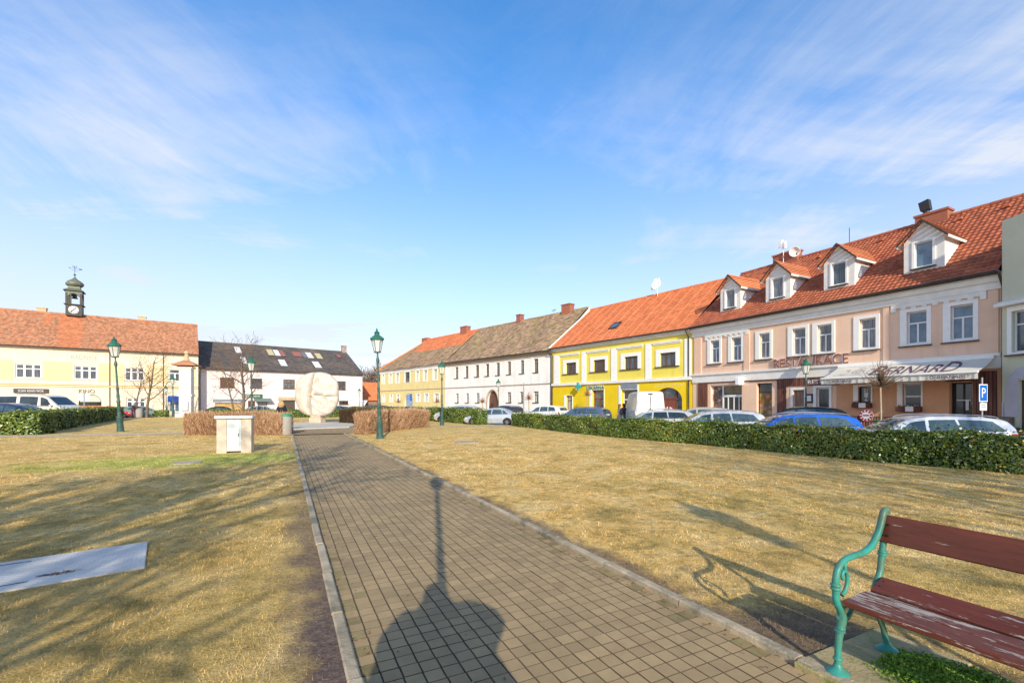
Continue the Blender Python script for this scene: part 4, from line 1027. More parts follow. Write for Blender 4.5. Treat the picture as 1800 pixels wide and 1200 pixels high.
mb.tube([(tx, cy, z-.2), (tx, cy, z+1.55)], .035, 6); mb.tube([(tx-.8, cy, z+1.1), (tx+.8, cy, z+1.0)], .022, 5)
mb.box(tx+.55, tx+1.0, cy-.01, cy+.01, z+.9, z+1.1); mb.lathe([(.01, -.8), (.09, -.74), (.01, -.6)], (tx, cy, z+1.1), 6, axis=0)
mb.tube([(tx-.5, cy-.2, z+.75), (tx+.5, cy+.2, z+.6)], .02, 5); mb.tube([(tx-.25, cy, z+1.3), (tx+.25, cy, z+1.25)], .04, 5)
mb.tube([(tx-.25, cy, z+1.3), (tx-.25, cy, z+1.6)], .03, 5); mb.tube([(tx+.25, cy, z+1.25), (tx+.25, cy, z+1.6)], .03, 5)
mb.build('weather_vane', DARK, tur)

for o in [tur]+list(tur.children):
    o.data.transform(Matrix.Translation((tx, cy, b0+.35)) @ Matrix.Scale(.75, 4) @ Matrix.Translation((-tx, -cy, -b0)))
# ------------------------------------------------------------------ red-roofed barn in the gap
bx, by = xp(652, 92), 92
bn = thing('barn', 'low barn with orange tiled roof seen in the gap between pink and yellow houses', 'building', (bx, by, T0), R(28))
mb = MB(); shell(mb, 6, 10, 0, 2.6, 5, 6.2, x0=-4.2); wall_front(mb, -4.2, 6, 0, 2.6); mb.build('wall', M('brown_barn_wall', (.32, .20, .13), (.22, .14, .1), 1, .9), bn)
mb = MB(); roof_slope(mb, -4.5, 6.3, (-.4, 2.4), (5, 6.3), .4, .4, lift=.04); roof_slope(mb, -4.5, 6.3, (10.4, 2.4), (5, 6.3), .4, .4, lift=.04); mb.build('roof', ORANGE_TILE, bn)
# ------------------------------------------------------------------ ground, lawn, path
PD = np.array((-.4472, .8944)); PQ = np.array((.8944, .4472))     # along the path, across it (to the right)
def pq(p, q, z=0.0): v = p*PD+q*PQ; return (float(v[0]), float(v[1]), z)
Q0, Q1 = .42, 2.97
def structure(o, name=None, label=None): o['kind'] = 'structure'; return o
ASPH = M('asphalt', (.30, .28, .26), (.24, .225, .21), 1.2, .9, bmp=.3, bscale=120, c3=(.27, .25, .23), s3=.25)
mb = MB()
n = 24; RR = 2500
ring = [(RR*math.cos(2*math.pi*i/n), RR*math.sin(2*math.pi*i/n), T0) for i in range(n)]
mb.poly(ring); g_ = structure(mb.build('ground', ASPH))

# lawn colours depend on where the turf stands (lush patch by the meter box, bare soil along the path)
def lawn_nodes(nt, lift=0.0):
    geo = nt.nodes.new('ShaderNodeNewGeometry'); P = geo.outputs['Position']
    big = noise(nt, P, .22, 5, .6, .6); mid = noise(nt, P, 1.1, 7, .68, .5); fine = noise(nt, P, 22, 4, .7)
    straw = ramp(nt, mid, [(.30, (.56, .375, .13)), (.47, (.90, .595, .20)), (.64, (1.0, .735, .33))])
    green = ramp(nt, mid, [(.35, (.34, .32, .085)), (.6, (.60, .52, .16))])
    f = ramp(nt, mth(nt, 'ADD', mth(nt, 'MULTIPLY', big, .6), mth(nt, 'MULTIPLY', mid, .4)), [(.38, (.34,)*3), (.50, (0.0,)*3)])
    col = mixc(nt, f, straw, green)
    clump = noise(nt, P, 6.5, 9, .78, .3)
    col = mixc(nt, 1.0, col, ramp(nt, clump, [(.33, (.46, .46, .42)), (.48, (.95, .95, .93)), (.62, (1.25, 1.22, 1.15))]), 'MULTIPLY')
    def ell(cx, cy, rot, rx, ry):
        mp = nt.nodes.new('ShaderNodeMapping'); mp.vector_type = 'TEXTURE'
        mp.inputs['Location'].default_value = (cx, cy, 0); mp.inputs['Rotation'].default_value = (0, 0, rot); mp.inputs['Scale'].default_value = (rx, ry, 1000)
        nt.links.new(P, mp.inputs[0]); l = nt.nodes.new('ShaderNodeVectorMath'); l.operation = 'LENGTH'; nt.links.new(mp.outputs[0], l.inputs[0])
        return mth(nt, 'ADD', l.outputs['Value'], mth(nt, 'MULTIPLY', mth(nt, 'SUBTRACT', mid, .5), 1.6))
    lush = ramp(nt, ell(-9.0, 13.6, R(112), 2.3, 5.6), [(.45, (.80,)*3), (1.15, (0, 0, 0))])
    lg = ramp(nt, mid, [(.35, (.36, .44, .07)), (.6, (.68, .70, .16))])
    col = mixc(nt, lush, col, lg)
    near = ramp(nt, ell(-3.2, 3.6, R(116.6), 6.5, 3.2), [(.55, (.42,)*3), (1.1, (0, 0, 0))])
    col = mixc(nt, near, col, ramp(nt, mid, [(.35, (.38, .285, .09)), (.62, (.82, .57, .20))]))
    q = nt.nodes.new('ShaderNodeVectorMath'); q.operation = 'DOT_PRODUCT'; nt.links.new(P, q.inputs[0]); q.inputs[1].default_value = (PQ[0], PQ[1], 0)
    p = nt.nodes.new('ShaderNodeVectorMath'); p.operation = 'DOT_PRODUCT'; nt.links.new(P, p.inputs[0]); p.inputs[1].default_value = (PD[0], PD[1], 0)
    wob = mth(nt, 'MULTIPLY', mth(nt, 'SUBTRACT', noise(nt, P, 1.6, 5, .65), .5), 1.0)
    dl = mth(nt, 'ADD', mth(nt, 'SUBTRACT', Q0-.08, q.outputs['Value']), wob)     # distance left of the kerb
    dr = mth(nt, 'ADD', mth(nt, 'SUBTRACT', q.outputs['Value'], Q1+.08), wob)
    fadeL = ramp(nt, mth(nt, 'MULTIPLY', p.outputs['Value'], .07), [(.25, (1, 1, 1)), (.75, (.25,)*3)])
    wl = mth(nt, 'MULTIPLY', mth(nt, 'ABSOLUTE', dl), 1.0); wr = mth(nt, 'ABSOLUTE', dr)
    ml = mth(nt, 'MULTIPLY', ramp(nt, wl, [(.12, (1, 1, 1)), (.42, (0, 0, 0))]), fadeL)
    mr = mth(nt, 'MULTIPLY', ramp(nt, wr, [(.05, (1, 1, 1)), (.26, (0, 0, 0))]), .75)
    soilm = mth(nt, 'MAXIMUM', ml, mr, True)
    pads = ramp(nt, ell(2.35, 2.75, R(-63.4), 1.3, .75), [(.6, (.8,)*3), (1.05, (0, 0, 0))])
    soilm = mth(nt, 'MAXIMUM', soilm, pads, True)
    bare = ramp(nt, noise(nt, P, .75, 7, .72, .8), [(.60, (0, 0, 0)), (.70, (.6,)*3)])
    soilm = mth(nt, 'MAXIMUM', soilm, bare, True)
    soil = ramp(nt, fine, [(.3, (.15, .105, .085)), (.7, (.33, .24, .19))])
    return mixc(nt, soilm, col, soil), soilm, fine
def lawn_mat():
    m, nt, b = new_mat('lawn_turf'); col, soilm, fine = lawn_nodes(nt)
    geo = nt.nodes.new('ShaderNodeNewGeometry')
    f2 = noise(nt, geo.outputs['Position'], 55, 5, .75)
    col = mixc(nt, 1.0, col, ramp(nt, f2, [(.26, (.38,)*3), (.66, (1.25,)*3)]), 'MULTIPLY')
    nt.links.new(col, b.inputs['Base Color']); b.inputs['Roughness'].default_value = .95; b.inputs['Specular IOR Level'].default_value = .15
    bump(nt, b, mth(nt, 'ADD', f2, noise(nt, geo.outputs['Position'], 9, 4)), .9, .04)
    return m
LAWN = lawn_mat()
HF = [(-.05, 34.0), (4.4, 23.4), (7.7, 18.3), (9.95, 13.75), (12.05, 10.65), (15.2, 5.0), (18, 0)]      # front of the long hedge
MFr = [(-2.65, 35.5), (-7.9, 43.6), (-13.6, 50.5), (-20.5, 57)]
lawn_pts = [pq(-30, Q0-.08), pq(27, Q0-.08), pq(27, Q1+.08), pq(-30, Q1+.08), (20, -8, 0), (19, 0, 0), (16.1, 5.5, 0), (13.0, 11.2, 0), (10.9, 14.3, 0), (8.6, 19, 0), (5.3, 24, 0), (.7, 34.8, 0),
            (-1.1, 35.2, 0), (-7, 44.3, 0), (-12.7, 51.3, 0), (-20, 58, 0), (-43.5, 58, 0), (-43.2, 50.5, 0), (-28.6, 26.7, 0), (-33, 22, 0), (-40, -10, 0)]
mb = MB(); mb.poly([(x, y, .03) for x, y, z in lawn_pts]); lw = structure(mb.build('lawn', LAWN))
# low kerb face all round the lawn
mb = MB(); pp = lawn_pts[3:]+lawn_pts[:1]
for a, b in zip(pp[:-1], pp[1:]): mb.quad((a[0], a[1], T0), (b[0], b[1], T0), (b[0], b[1], .032), (a[0], a[1], .032))
structure(mb.build('lawn_edge', CONCRETE))
# path: every paver laid on a dark bed
PAVER = M('sand_grey_paver', (.49, .345, .175), (.42, .295, .15), 3.0, .9, rnd=.11, bmp=.5, bscale=220, c3=(.37, .265, .14), s3=.5)
BED = M('dark_joint_sand', (.17, .125, .075), (.12, .09, .055), 8, .98)
mb = MB()
mb.quad(pq(-14, Q0-.1, -.0085), pq(-14, Q1+.1, -.0085), pq(27.5, Q1+.1, -.0085), pq(27.5, Q0-.1, -.0085), 1)
pl = .1217
def paver(p0, q0, dp, dq, gap=.0030, mt=0):
    h = random.uniform(-.0015, .0015); t = random.uniform(-.002, .002); r_ = random.random()
    o = [(p0+gap, q0+gap*1.5), (p0+gap, q0+dq-gap*1.5), (p0+dp-gap, q0+dq-gap*1.5), (p0+dp-gap, q0+gap*1.5)]; c = .0012
    i_ = [(p0+gap+c, q0+gap*1.5+c), (p0+gap+c, q0+dq-gap*1.5-c), (p0+dp-gap-c, q0+dq-gap*1.5-c), (p0+dp-gap-c, q0+gap*1.5+c)]
    v = [pq(a, b, -.006) for a, b in o]+[pq(a, b, h+(t if k > 1 else 0)) for k, (a, b) in enumerate(i_)]
    mb.add(v, [(4, 7, 6, 5)], mt, r_); mb.add(v, [(k, k+4, (k+1) % 4+4, (k+1) % 4) for k in range(4)], 1, r_)
ncol = 21; dq = (Q1-Q0)/ncol
rows = int(35/pl)
for r_ in range(rows):
    p0 = -8+r_*pl
    jt = random.uniform(-.002, .002)
    for c in range(ncol):
        e_ = min(c, ncol-1-c)
        paver(p0, Q0+c*dq+jt, pl, dq, mt=2 if random.random() < (.6, .22, .05, .01)[min(e_, 3)]*(.6+.4*math.sin(p0*1.9+c)) else 0)
MOSSP = M('mossy_edge_paver', (.40, .30, .14), (.28, .225, .095), 9, .95, rnd=.2, bmp=.6, bscale=160)
path = structure(mb.build('path', [PAVER, BED, MOSSP]))
# widening in front of the monument
mb = MB()
mb.poly([(*p, .034) for p in [pq(26.9, Q0-.1)[:2], pq(26.9, Q1+.1)[:2], (-8.2, 28.6), (-8.9, 31.5), (-12.2, 33.8), (-16, 31.6), (-13.6, 27.4)]], 1)
for r_ in range(64):
    p0 = 27+r_*pl
    for c in range(-5, 48):
        q0 = Q0+c*dq; x, y, _ = pq(p0, q0)
        if x > -8.9+(31-y)*.05 or y > 33.4+.0*(x) or x < -15 or q0 < -.9-(p0-27)*.02: continue
        paver(p0, q0, pl, dq)
for i in range(len(mb.v)): mb.v[i] = (mb.v[i][0], mb.v[i][1], mb.v[i][2]+(.044 if i > 6 else 0))
structure(mb.build('forecourt_paving', [PAVER, BED]))
KERB = M('kerb_stone', (.58, .47, .32), (.40, .325, .22), 4, .92, bmp=.5, bscale=70, rnd=.1, c3=(.22, .20, .14), s3=2.0)
for q, nm in ((Q0-.085, 'l'), (Q1, 'r')):
    mb = MB(); p = -10.0
    while p < 26.8:
        ln = random.uniform(.97, 1.0); h = .05+random.uniform(-.006, .006); dqq = random.uniform(-.006, .006)
        b = .012; a0, a1 = p+.005, p+ln-.005; qa, qb = q+dqq, q+dqq+.085
        cs = [(qa, -.06), (qa, h-b), (qa+b, h), (qb-b, h), (qb, h-b), (qb, -.06)]
        v = [pq(a0, x, z) for x, z in cs]+[pq(a1, x, z) for x, z in cs]
        mb.add(v, [(i, i+1, i+7, i+6) for i in range(5)]+[(0, 6, 11, 5)][:0]+[tuple(range(5, -1, -1)), tuple(range(6, 12))]); p += ln
    structure(mb.build('kerb', KERB))
GRAVEL = M('beige_gravel', (.66, .53, .33), (.54, .43, .27), 3, .95, bmp=.4, bscale=150)
SLAB = M('pale_concrete_slab', (.62, .57, .48), (.52, .47, .39), 1.5, .92, bmp=.3)
mb = MB(); mb.poly([(x, y, .042) for x, y in ((-36, 21.2), (-25.0, 22.1), (-17.5, 25.0), (-13.6, 27.6), (-14.3, 28.6), (-18.6, 26.6), (-25.6, 23.8), (-36, 22.9))]); structure(mb.build('gravel_path', GRAVEL))
mb = MB(); mb.poly([(x, y, .042) for x, y in ((-8.0, 32.7), (-1.2, 33.0), (.2, 34.0), (.4, 35.0), (-1.2, 35.3), (-1.9, 34.0), (-8.6, 33.7))]); structure(mb.build('side_path', GRAVEL))
mb = MB(); mb.prism([(-13.9, 28.9), (-11.2, 31.3), (-11.6, 33.6), (-14.8, 41.5), (-18.2, 40.4), (-17.4, 35.8)], 2, .0, .10); structure(mb.build('monument_slab', SLAB))
# pavement in front of the right-hand houses
PAVE = M('pale_pavement', (.44, .40, .34), (.36, .33, .28), 2, .92, bmp=.3)
mb = MB()
for F in (RF, YF, WF):
    a, b, c, d = [F.world(x, y, -.015) for x, y in ((0, .1), (F.L, .1), (F.L, -2.6), (0, -2.6))]
    mb.quad(d, c, b, a); mb.quad((*d[:2], T0), (*c[:2], T0), c, d)
structure(mb.build('pavement', PAVE))
mb = MB()
for F, x0 in ((PF, 0), (TF, -14)):
    a, b, c, d = [F.world(x, y, -.015) for x, y in ((x0, .1), (F.L, .1), (F.L, -2.6), (x0, -2.6))]
    mb.quad(d, c, b, a); mb.quad((*d[:2], T0), (*c[:2], T0), c, d)
structure(mb.build('pavement', PAVE))

# ------------------------------------------------------------------ grass blades (uncountable: one object)
PL0 = np.array((-4.37, 5.46)); PLe = np.array((-.795, -.607)); PLf = np.array((.591, -.807))   # steel plate: corner, length and width directions
BEN = np.array((2.02, 2.87))
def blocked(x, y):
    p = x*PD[0]+y*PD[1]; q = x*PQ[0]+y*PQ[1]
    b = (q > Q0-.10) & (q < Q1+.11) & (p < 27)
    u = (x-PL0[0])*PLe[0]+(y-PL0[1])*PLe[1]; v = (x-PL0[0])*PLf[0]+(y-PL0[1])*PLf[1]
    b |= (u > -.0) & (u < 2.75) & (v > -.0) & (v < 1.08)
    e = (x-BEN[0])*.4472-(y-BEN[1])*.8944; d = (x-BEN[0])*.8944+(y-BEN[1])*.4472
    b |= (e > -.16) & (e < .40) & (d > -.17) & (d < .82)
    soil = ((q < Q0) & (q > Q0-.42) & (p < 9)) | ((q > Q1) & (q < Q1+.22))
    b |= soil & (rng.random(len(x)) < .72)
    return b
def grass_mat():
    m, nt, b = new_mat('grass_blade'); col, soilm, fine = lawn_nodes(nt)
    col = mixc(nt, 1.0, col, ramp(nt, attr(nt), [(0, (.50,)*3), (.5, (.90,)*3), (1, (1.22, 1.18, 1.12))]), 'MULTIPLY')
    nt.links.new(col, b.inputs['Base Color']); b.inputs['Roughness'].default_value = .8; b.inputs['Specular IOR Level'].default_value = .2
    return m
V = []
for y0, y1, dens, ln, wd in ((2.3, 5.2, 6200, .028, .0021), (5.2, 9, 2300, .032, .0036), (9, 15, 700, .036, .007), (15, 24, 140, .04, .012)):
    area = (y1*y1-y0*y0)*1.16+ (y1-y0)*.8; nn = int(area*dens)
    y = np.sqrt(rng.random(nn)*(y1**2-y0**2)+y0**2); x = (rng.random(nn)*2-1)*(y*1.16+.3)
    cl = (np.sin(x*3.1+np.sin(y*2.3)*2)*np.sin(y*2.7+np.sin(x*1.9)*2)+1)/2
    k = ~blocked(x, y) & (rng.random(nn) < .45+.55*cl)
    # stay on this side of the hedge
    hx = np.interp(y, [p[1] for p in HF[::-1]], [p[0] for p in HF[::-1]]); k &= x < hx-.05
    x, y, cl = x[k], y[k], cl[k]; nn = len(x)
    az = rng.random(nn)*2*np.pi; tilt = np.clip(rng.normal(.42, .32, nn), .03, 1.4)
    L_ = ln*(.5+rng.random(nn))*(.7+.6*cl); hz = L_*np.sin(tilt); hr = L_*np.cos(tilt)
    base = np.stack([x, y, np.full(nn, .026)], 1); tip = base+np.stack([hr*np.cos(az), hr*np.sin(az), hz], 1)
    sd = np.stack([-np.sin(az), np.cos(az), np.zeros(nn)], 1)*(wd*(.6+.8*rng.random(nn)))[:, None]
    V.append(np.stack([base-sd, base+sd, tip], 1).reshape(-1, 3))
V = np.concatenate(V)
gr_ = np_mesh('grass', V, 3, grass_mat()); tag(gr_, 'short straw-coloured winter grass of the lawn', 'grass', kind='stuff')

# fallen leaves and specks on path edges
LEAF = M('dry_leaf', (.42, .27, .14), (.28, .15, .07), 9, .85, rnd=.5)
V = []
for i in range(900):
    p = random.uniform(1.5, 16); q = random.choice((Q0+abs(random.gauss(0, .10)), Q1-abs(random.gauss(0, .10)), Q1-abs(random.gauss(0, .14)), random.uniform(Q0-4, Q1+6), random.uniform(Q0, Q1)))
    x, y, _ = pq(p, q); s_ = random.uniform(.006, .020); a = random.uniform(0, 6.28); on = Q0 < q < Q1
    z = .006 if on else .045
    c, s2 = math.cos(a)*s_, math.sin(a)*s_
    V += [(x+c, y+s2, z+random.uniform(0, .012)), (x-s2*.6, y+c*.6, z), (x-c, y-s2, z+random.uniform(0, .012)), (x+s2*.6, y-c*.6, z)]
lf = np_mesh('leaf_litter', V, 4, LEAF); tag(lf, 'dry leaf crumbs scattered along the path edges', 'leaves', kind='stuff')

# ------------------------------------------------------------------ hedges
def leaf_mat(name, cols, rough=.38, spec=.55):
    m, nt, b = new_mat(name)
    col = ramp(nt, attr(nt), cols); nt.links.new(col, b.inputs['Base Color'])
    b.inputs['Roughness'].default_value = rough; b.inputs['Specular IOR Level'].default_value = spec
    return m
GLEAF = leaf_mat('laurel_leaf', [(0, (.025, .048, .010)), (.35, (.08, .135, .018)), (.65, (.17, .245, .03)), (.86, (.31, .35, .05)), (.95, (.48, .43, .07)), (1, (.42, .20, .06))], .30, .7)
GLEAF2 = leaf_mat('yellow_green_leaf', [(0, (.03, .06, .012)), (.35, (.08, .14, .02)), (.7, (.18, .24, .035)), (1, (.36, .34, .06))])
RTWIG = leaf_mat('red_brown_twig', [(0, (.20, .11, .06)), (.4, (.44, .26, .145)), (.75, (.64, .41, .25)), (1, (.78, .57, .37))], .85, .2)
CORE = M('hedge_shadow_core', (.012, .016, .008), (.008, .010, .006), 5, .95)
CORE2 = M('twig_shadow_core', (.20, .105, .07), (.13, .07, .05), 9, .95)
def hedge(name, label, front, th_, h, leaf, nper, mat, core, seed, twig=False, left=False, cat='hedge', z0=.0, rough=.07, group=None):
    """front: polyline along the visible face; the body lies to its right (or left)"""
    g = np.random.default_rng(seed)
    P = np.array(front, float); D = np.diff(P, axis=0); ln = np.linalg.norm(D, axis=1); cum = np.r_[0, np.cumsum(ln)]; T = cum[-1]
    N = np.stack([D[:, 1], -D[:, 0]], 1)/ln[:, None]; N = -N if left else N
    def at(t, d):
        i = np.clip(np.searchsorted(cum, t, 'right')-1, 0, len(ln)-1); f = (t-cum[i])/ln[i]
        # blend the normals at the bends
        return P[i]+D[i]*f[:, None]+N[i]*d[:, None], N[i], D[i]/ln[i][:, None]
    hh = lambda t: h*(1+.04*np.sin(t*1.7+seed)+.035*np.sin(t*4.3+2*seed)+.02*np.sin(t*11))
    A = [T*h, T*h*.6, T*th_, th_*h, th_*h]; tot = sum(A); n = int(tot*nper); side = g.choice(5, n, p=np.array(A)/tot)
    t = g.random(n)*T; d = g.random(n)*th_; z = g.random(n)
    dep = np.abs(g.normal(0, rough, n))*np.where(g.random(n) < .5, 1, .4)
    bulge = .05*np.sin(t*2.3+z*4)+.04*np.sin(t*5.1-z*7+seed)
    nx = np.zeros((n, 3))
    d = np.where(side == 0, dep+bulge-.02, np.where(side == 1, th_-dep-bulge, d)); H = hh(t)
    z = np.where(side == 2, 1-dep/h, z); t = np.where(side == 3, dep, np.where(side == 4, T-dep, t))
    # rounded shoulders
    sh = np.clip((z-.82)/.18, 0, 1); d = np.where(side == 0, d+.12*sh**2, np.where(side == 1, d-.12*sh**2, d))
    pos, Nn, Dn = at(np.clip(t, 0, T-1e-4), d)
    spray = np.where((side == 2) & (g.random(n) < .12), g.random(n)**2*.22, 0)
    p3 = np.c_[pos, z0+z*H+spray]
    out = np.zeros((n, 3))
    out[:, :2] = np.where((side == 0)[:, None], -Nn, np.where((side == 1)[:, None], Nn, np.where((side == 3)[:, None], -Dn, np.where((side == 4)[:, None], Dn, 0))))
    out[:, 2] = np.where(side == 2, 1, .25)
    nn = out+g.normal(0, .65 if not twig else .5, (n, 3)); nn /= np.linalg.norm(nn, axis=1)[:, None]
    up = g.normal(0, 1, (n, 3)) if not twig else np.c_[g.normal(0, .45, (n, 2)), np.abs(g.normal(1, .3, n))]+out*.45
    a = up-nn*(up*nn).sum(1)[:, None]; a /= np.linalg.norm(a, axis=1)[:, None]; b = np.cross(nn, a)
    s = leaf*(.6+.8*g.random(n))
    if twig:
        a = up/np.linalg.norm(up, axis=1)[:, None]; b = np.cross(a, g.normal(0, 1, (n, 3))); b /= np.linalg.norm(b, axis=1)[:, None]
        L_, W_ = s*1.0, s*.055
    else: L_, W_ = s*.5, s*.27
    v = np.stack([p3-a*L_[:, None], p3+b*W_[:, None]-(0 if twig else 1)*a*L_[:, None]*.1, p3+a*L_[:, None], p3-b*W_[:, None]-(0 if twig else 1)*a*L_[:, None]*.1], 1).reshape(-1, 3)
    v[:, 2] = np.maximum(v[:, 2], z0+.0)
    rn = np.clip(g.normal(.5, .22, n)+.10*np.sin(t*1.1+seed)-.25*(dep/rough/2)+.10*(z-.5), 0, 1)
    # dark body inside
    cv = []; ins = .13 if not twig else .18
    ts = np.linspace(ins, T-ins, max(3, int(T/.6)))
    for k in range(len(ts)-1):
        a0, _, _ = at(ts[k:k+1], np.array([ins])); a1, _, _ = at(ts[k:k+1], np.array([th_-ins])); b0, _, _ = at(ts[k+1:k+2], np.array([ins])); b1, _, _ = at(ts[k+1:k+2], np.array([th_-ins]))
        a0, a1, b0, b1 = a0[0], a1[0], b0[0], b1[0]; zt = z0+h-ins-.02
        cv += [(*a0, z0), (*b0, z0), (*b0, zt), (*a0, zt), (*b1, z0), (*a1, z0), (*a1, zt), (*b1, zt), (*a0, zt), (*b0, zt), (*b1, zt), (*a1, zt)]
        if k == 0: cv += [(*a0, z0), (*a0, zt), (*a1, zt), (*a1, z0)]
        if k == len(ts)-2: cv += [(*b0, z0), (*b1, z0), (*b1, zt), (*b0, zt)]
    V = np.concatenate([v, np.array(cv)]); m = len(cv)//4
    o = np_mesh(name, V, 4, [mat, core], np.r_[np.zeros(n, int), np.ones(m, int)], np.r_[rn, np.full(m, .5)])
    return tag(o, label, cat, group)
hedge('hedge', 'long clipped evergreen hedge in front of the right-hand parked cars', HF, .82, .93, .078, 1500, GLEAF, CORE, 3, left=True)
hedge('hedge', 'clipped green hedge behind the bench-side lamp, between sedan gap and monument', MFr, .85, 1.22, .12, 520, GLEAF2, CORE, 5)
hedge('shrub', 'bushy bright green laurel clump at the left edge', [(-33, 22.4), (-29.5, 23.2), (-25.4, 24.4)], 1.5, 1.2, .16, 330, GLEAF2, CORE, 8, left=True, cat='shrub')
hedge('hedge', 'shaded dark green hedge running back beside the white van', [(-26.6, 26), (-34.5, 37.6), (-42, 49.2)], .9, 1.22, .13, 420, GLEAF2, CORE, 11, left=True)
hedge('hedge', 'low green hedge strip before the town hall wall', [(-43.6, 55.4), (-42.3, 55.9)], .6, .85, .15, 300, GLEAF2, CORE, 12, left=True)
hedge('hedge', 'low green hedge in front of the pink house', [(-35, 52.5), (-27.0, 54.5), (-18.5, 56.6)], .7, .98, .16, 250, GLEAF2, CORE, 13, left=True)
hedge('twig_hedge', 'brown leafless hedge left of the bin, behind the meter box', [(-17.4, 24.1), (-12.2, 24.0)], 1.3, 1.08, .17, 1500, RTWIG, CORE2, 21, True, left=True, cat='hedge', rough=.11)
hedge('twig_hedge', 'brown leafless hedge right of the path behind the lamp', [(-7.75, 24.5), (-7.1, 28.5), (-6.1, 33.4)], .8, 1.12, .17, 1500, RTWIG, CORE2, 22, True, left=True, cat='hedge', rough=.11)
hedge('twig_hedge', 'shaded dark brown hedge just right of the stone monument', [(-14.6, 38.4), (-10.9, 35.6)], 1.2, 1.12, .17, 900, leaf_mat('shaded_twig', [(0, (.03, .02, .015)), (.6, (.10, .06, .035)), (1, (.2, .13, .07))], .9, .2), CORE2, 23, True, left=True, cat='hedge', rough=.11)  # shade on this hedge is put into its darker twig colour
hedge('twig_hedge', 'reddish clipped hedge behind the brown hedges, near the monument', [(-10.3, 36.6), (-7.0, 35.9)], 1.1, 1.12, .17, 800, RTWIG, CORE2, 24, True, left=True, cat='hedge', rough=.10)

# ------------------------------------------------------------------ trees
BARK = M('grey_brown_bark', (.20, .155, .11), (.12, .095, .07), 6, .95, bmp=.6, bscale=30, stretch=(3, 3, .6))
TWIG = M('bare_twig', (.20, .125, .075), (.13, .085, .055), 6, .95)
def bare_tree(name, label, loc, height, seed, tr=.12, levels=4, trunk=.32, kids=(6, 5, 4, 3), spread=.75, group=None, cat='tree', minr=.006, rz=0, forks=None):
    g = random.Random(seed); t = thing(name, label, cat, loc, rz, group)
    tb, cb_ = MB(), MB()
    def grow(mb, p, d, L_, r, lev):
        n = 5 if lev < 2 else 4; pts = [p]; q = Vector(p); dd = Vector(d)
        for i in range(n):
            dd = (dd+Vector((g.gauss(0, .10), g.gauss(0, .10), g.gauss(0, .06)+(.06 if lev else 0)))).normalized(); q = q+dd*(L_/n); pts.append(tuple(q))
        rad = [max(minr, r*(1-.72*i/n)) for i in range(n+1)]
        mb.tube(pts, rad, 7 if lev == 0 else (5 if lev < 2 else 4 if lev < 3 else 3), cap=False)
        if lev >= levels: return
        k = kids[min(lev, len(kids)-1)]
        for j in range(k):
            f = (trunk if lev == 0 else .25)+(1-(trunk if lev == 0 else .25))*(j+g.random()*.7)/k
            i = min(n-1, int(f*n)); a = Vector(pts[i]).lerp(Vector(pts[i+1]), f*n-i)
            ax = Vector(pts[i+1])-Vector(pts[i]); ax.normalize()
            per = ax.orthogonal().normalized(); per.rotate(Matrix.Rotation(j*2.4+g.uniform(-.5, .5), 3, ax))
            nd = (ax*(1-spread*.55)+per*spread).normalized()
            grow(cb_, tuple(a), nd, L_*g.uniform(.42, .62)*(1-.35*f if lev == 0 else 1-.2*f), max(minr, r*(1-.72*f)*.55), lev+1)
    grow(tb, (0, 0, -.05), (0, 0, 1), height*.86, tr, 0)
    tb.build('trunk', BARK, t, 60); cb_.build('crown', TWIG, t)
    return t
bare_tree('bare_tree', 'slender leafless tree before the third town hall window', (xp(258, 55.5), 55.5, 0), 8.2, 4, .17, 3, .25, (9, 6, 4), .7, 'leafless trees by the houses', minr=.012)
bare_tree('bare_tree', 'small leafless tree standing behind the person in dark coat', (xp(239, 57.5), 57.5, 0), 6.2, 9, .12, 3, .3, (8, 6, 4), .75, 'leafless trees by the houses', minr=.012)
bare_tree('bare_tree', 'tall leafless tree covering the first upper window of the pink house', (xp(424, 55), 55, 0), 9.6, 14, .20, 3, .22, (11, 7, 4), .72, 'leafless trees by the houses', minr=.012)
bare_tree('bare_tree', 'thinner leafless tree just left of the tall one by the pink house', (xp(413, 58), 58, 0), 7.5, 17, .13, 3, .3, (8, 6, 4), .7, 'leafless trees by the houses', minr=.012)
for i, (px, Y, h) in enumerate(((646, 108, 9.5), (655, 112, 10.5), (664, 110, 11), (640, 120, 10))):
    bare_tree('bare_tree', 'bare grey-brown tree rising behind the orange barn roof', (xp(px, Y), Y, 0), h, 40+i, .22, 3, .15, (14, 8, 5), .8, 'far bare trees in the gap', minr=.03)
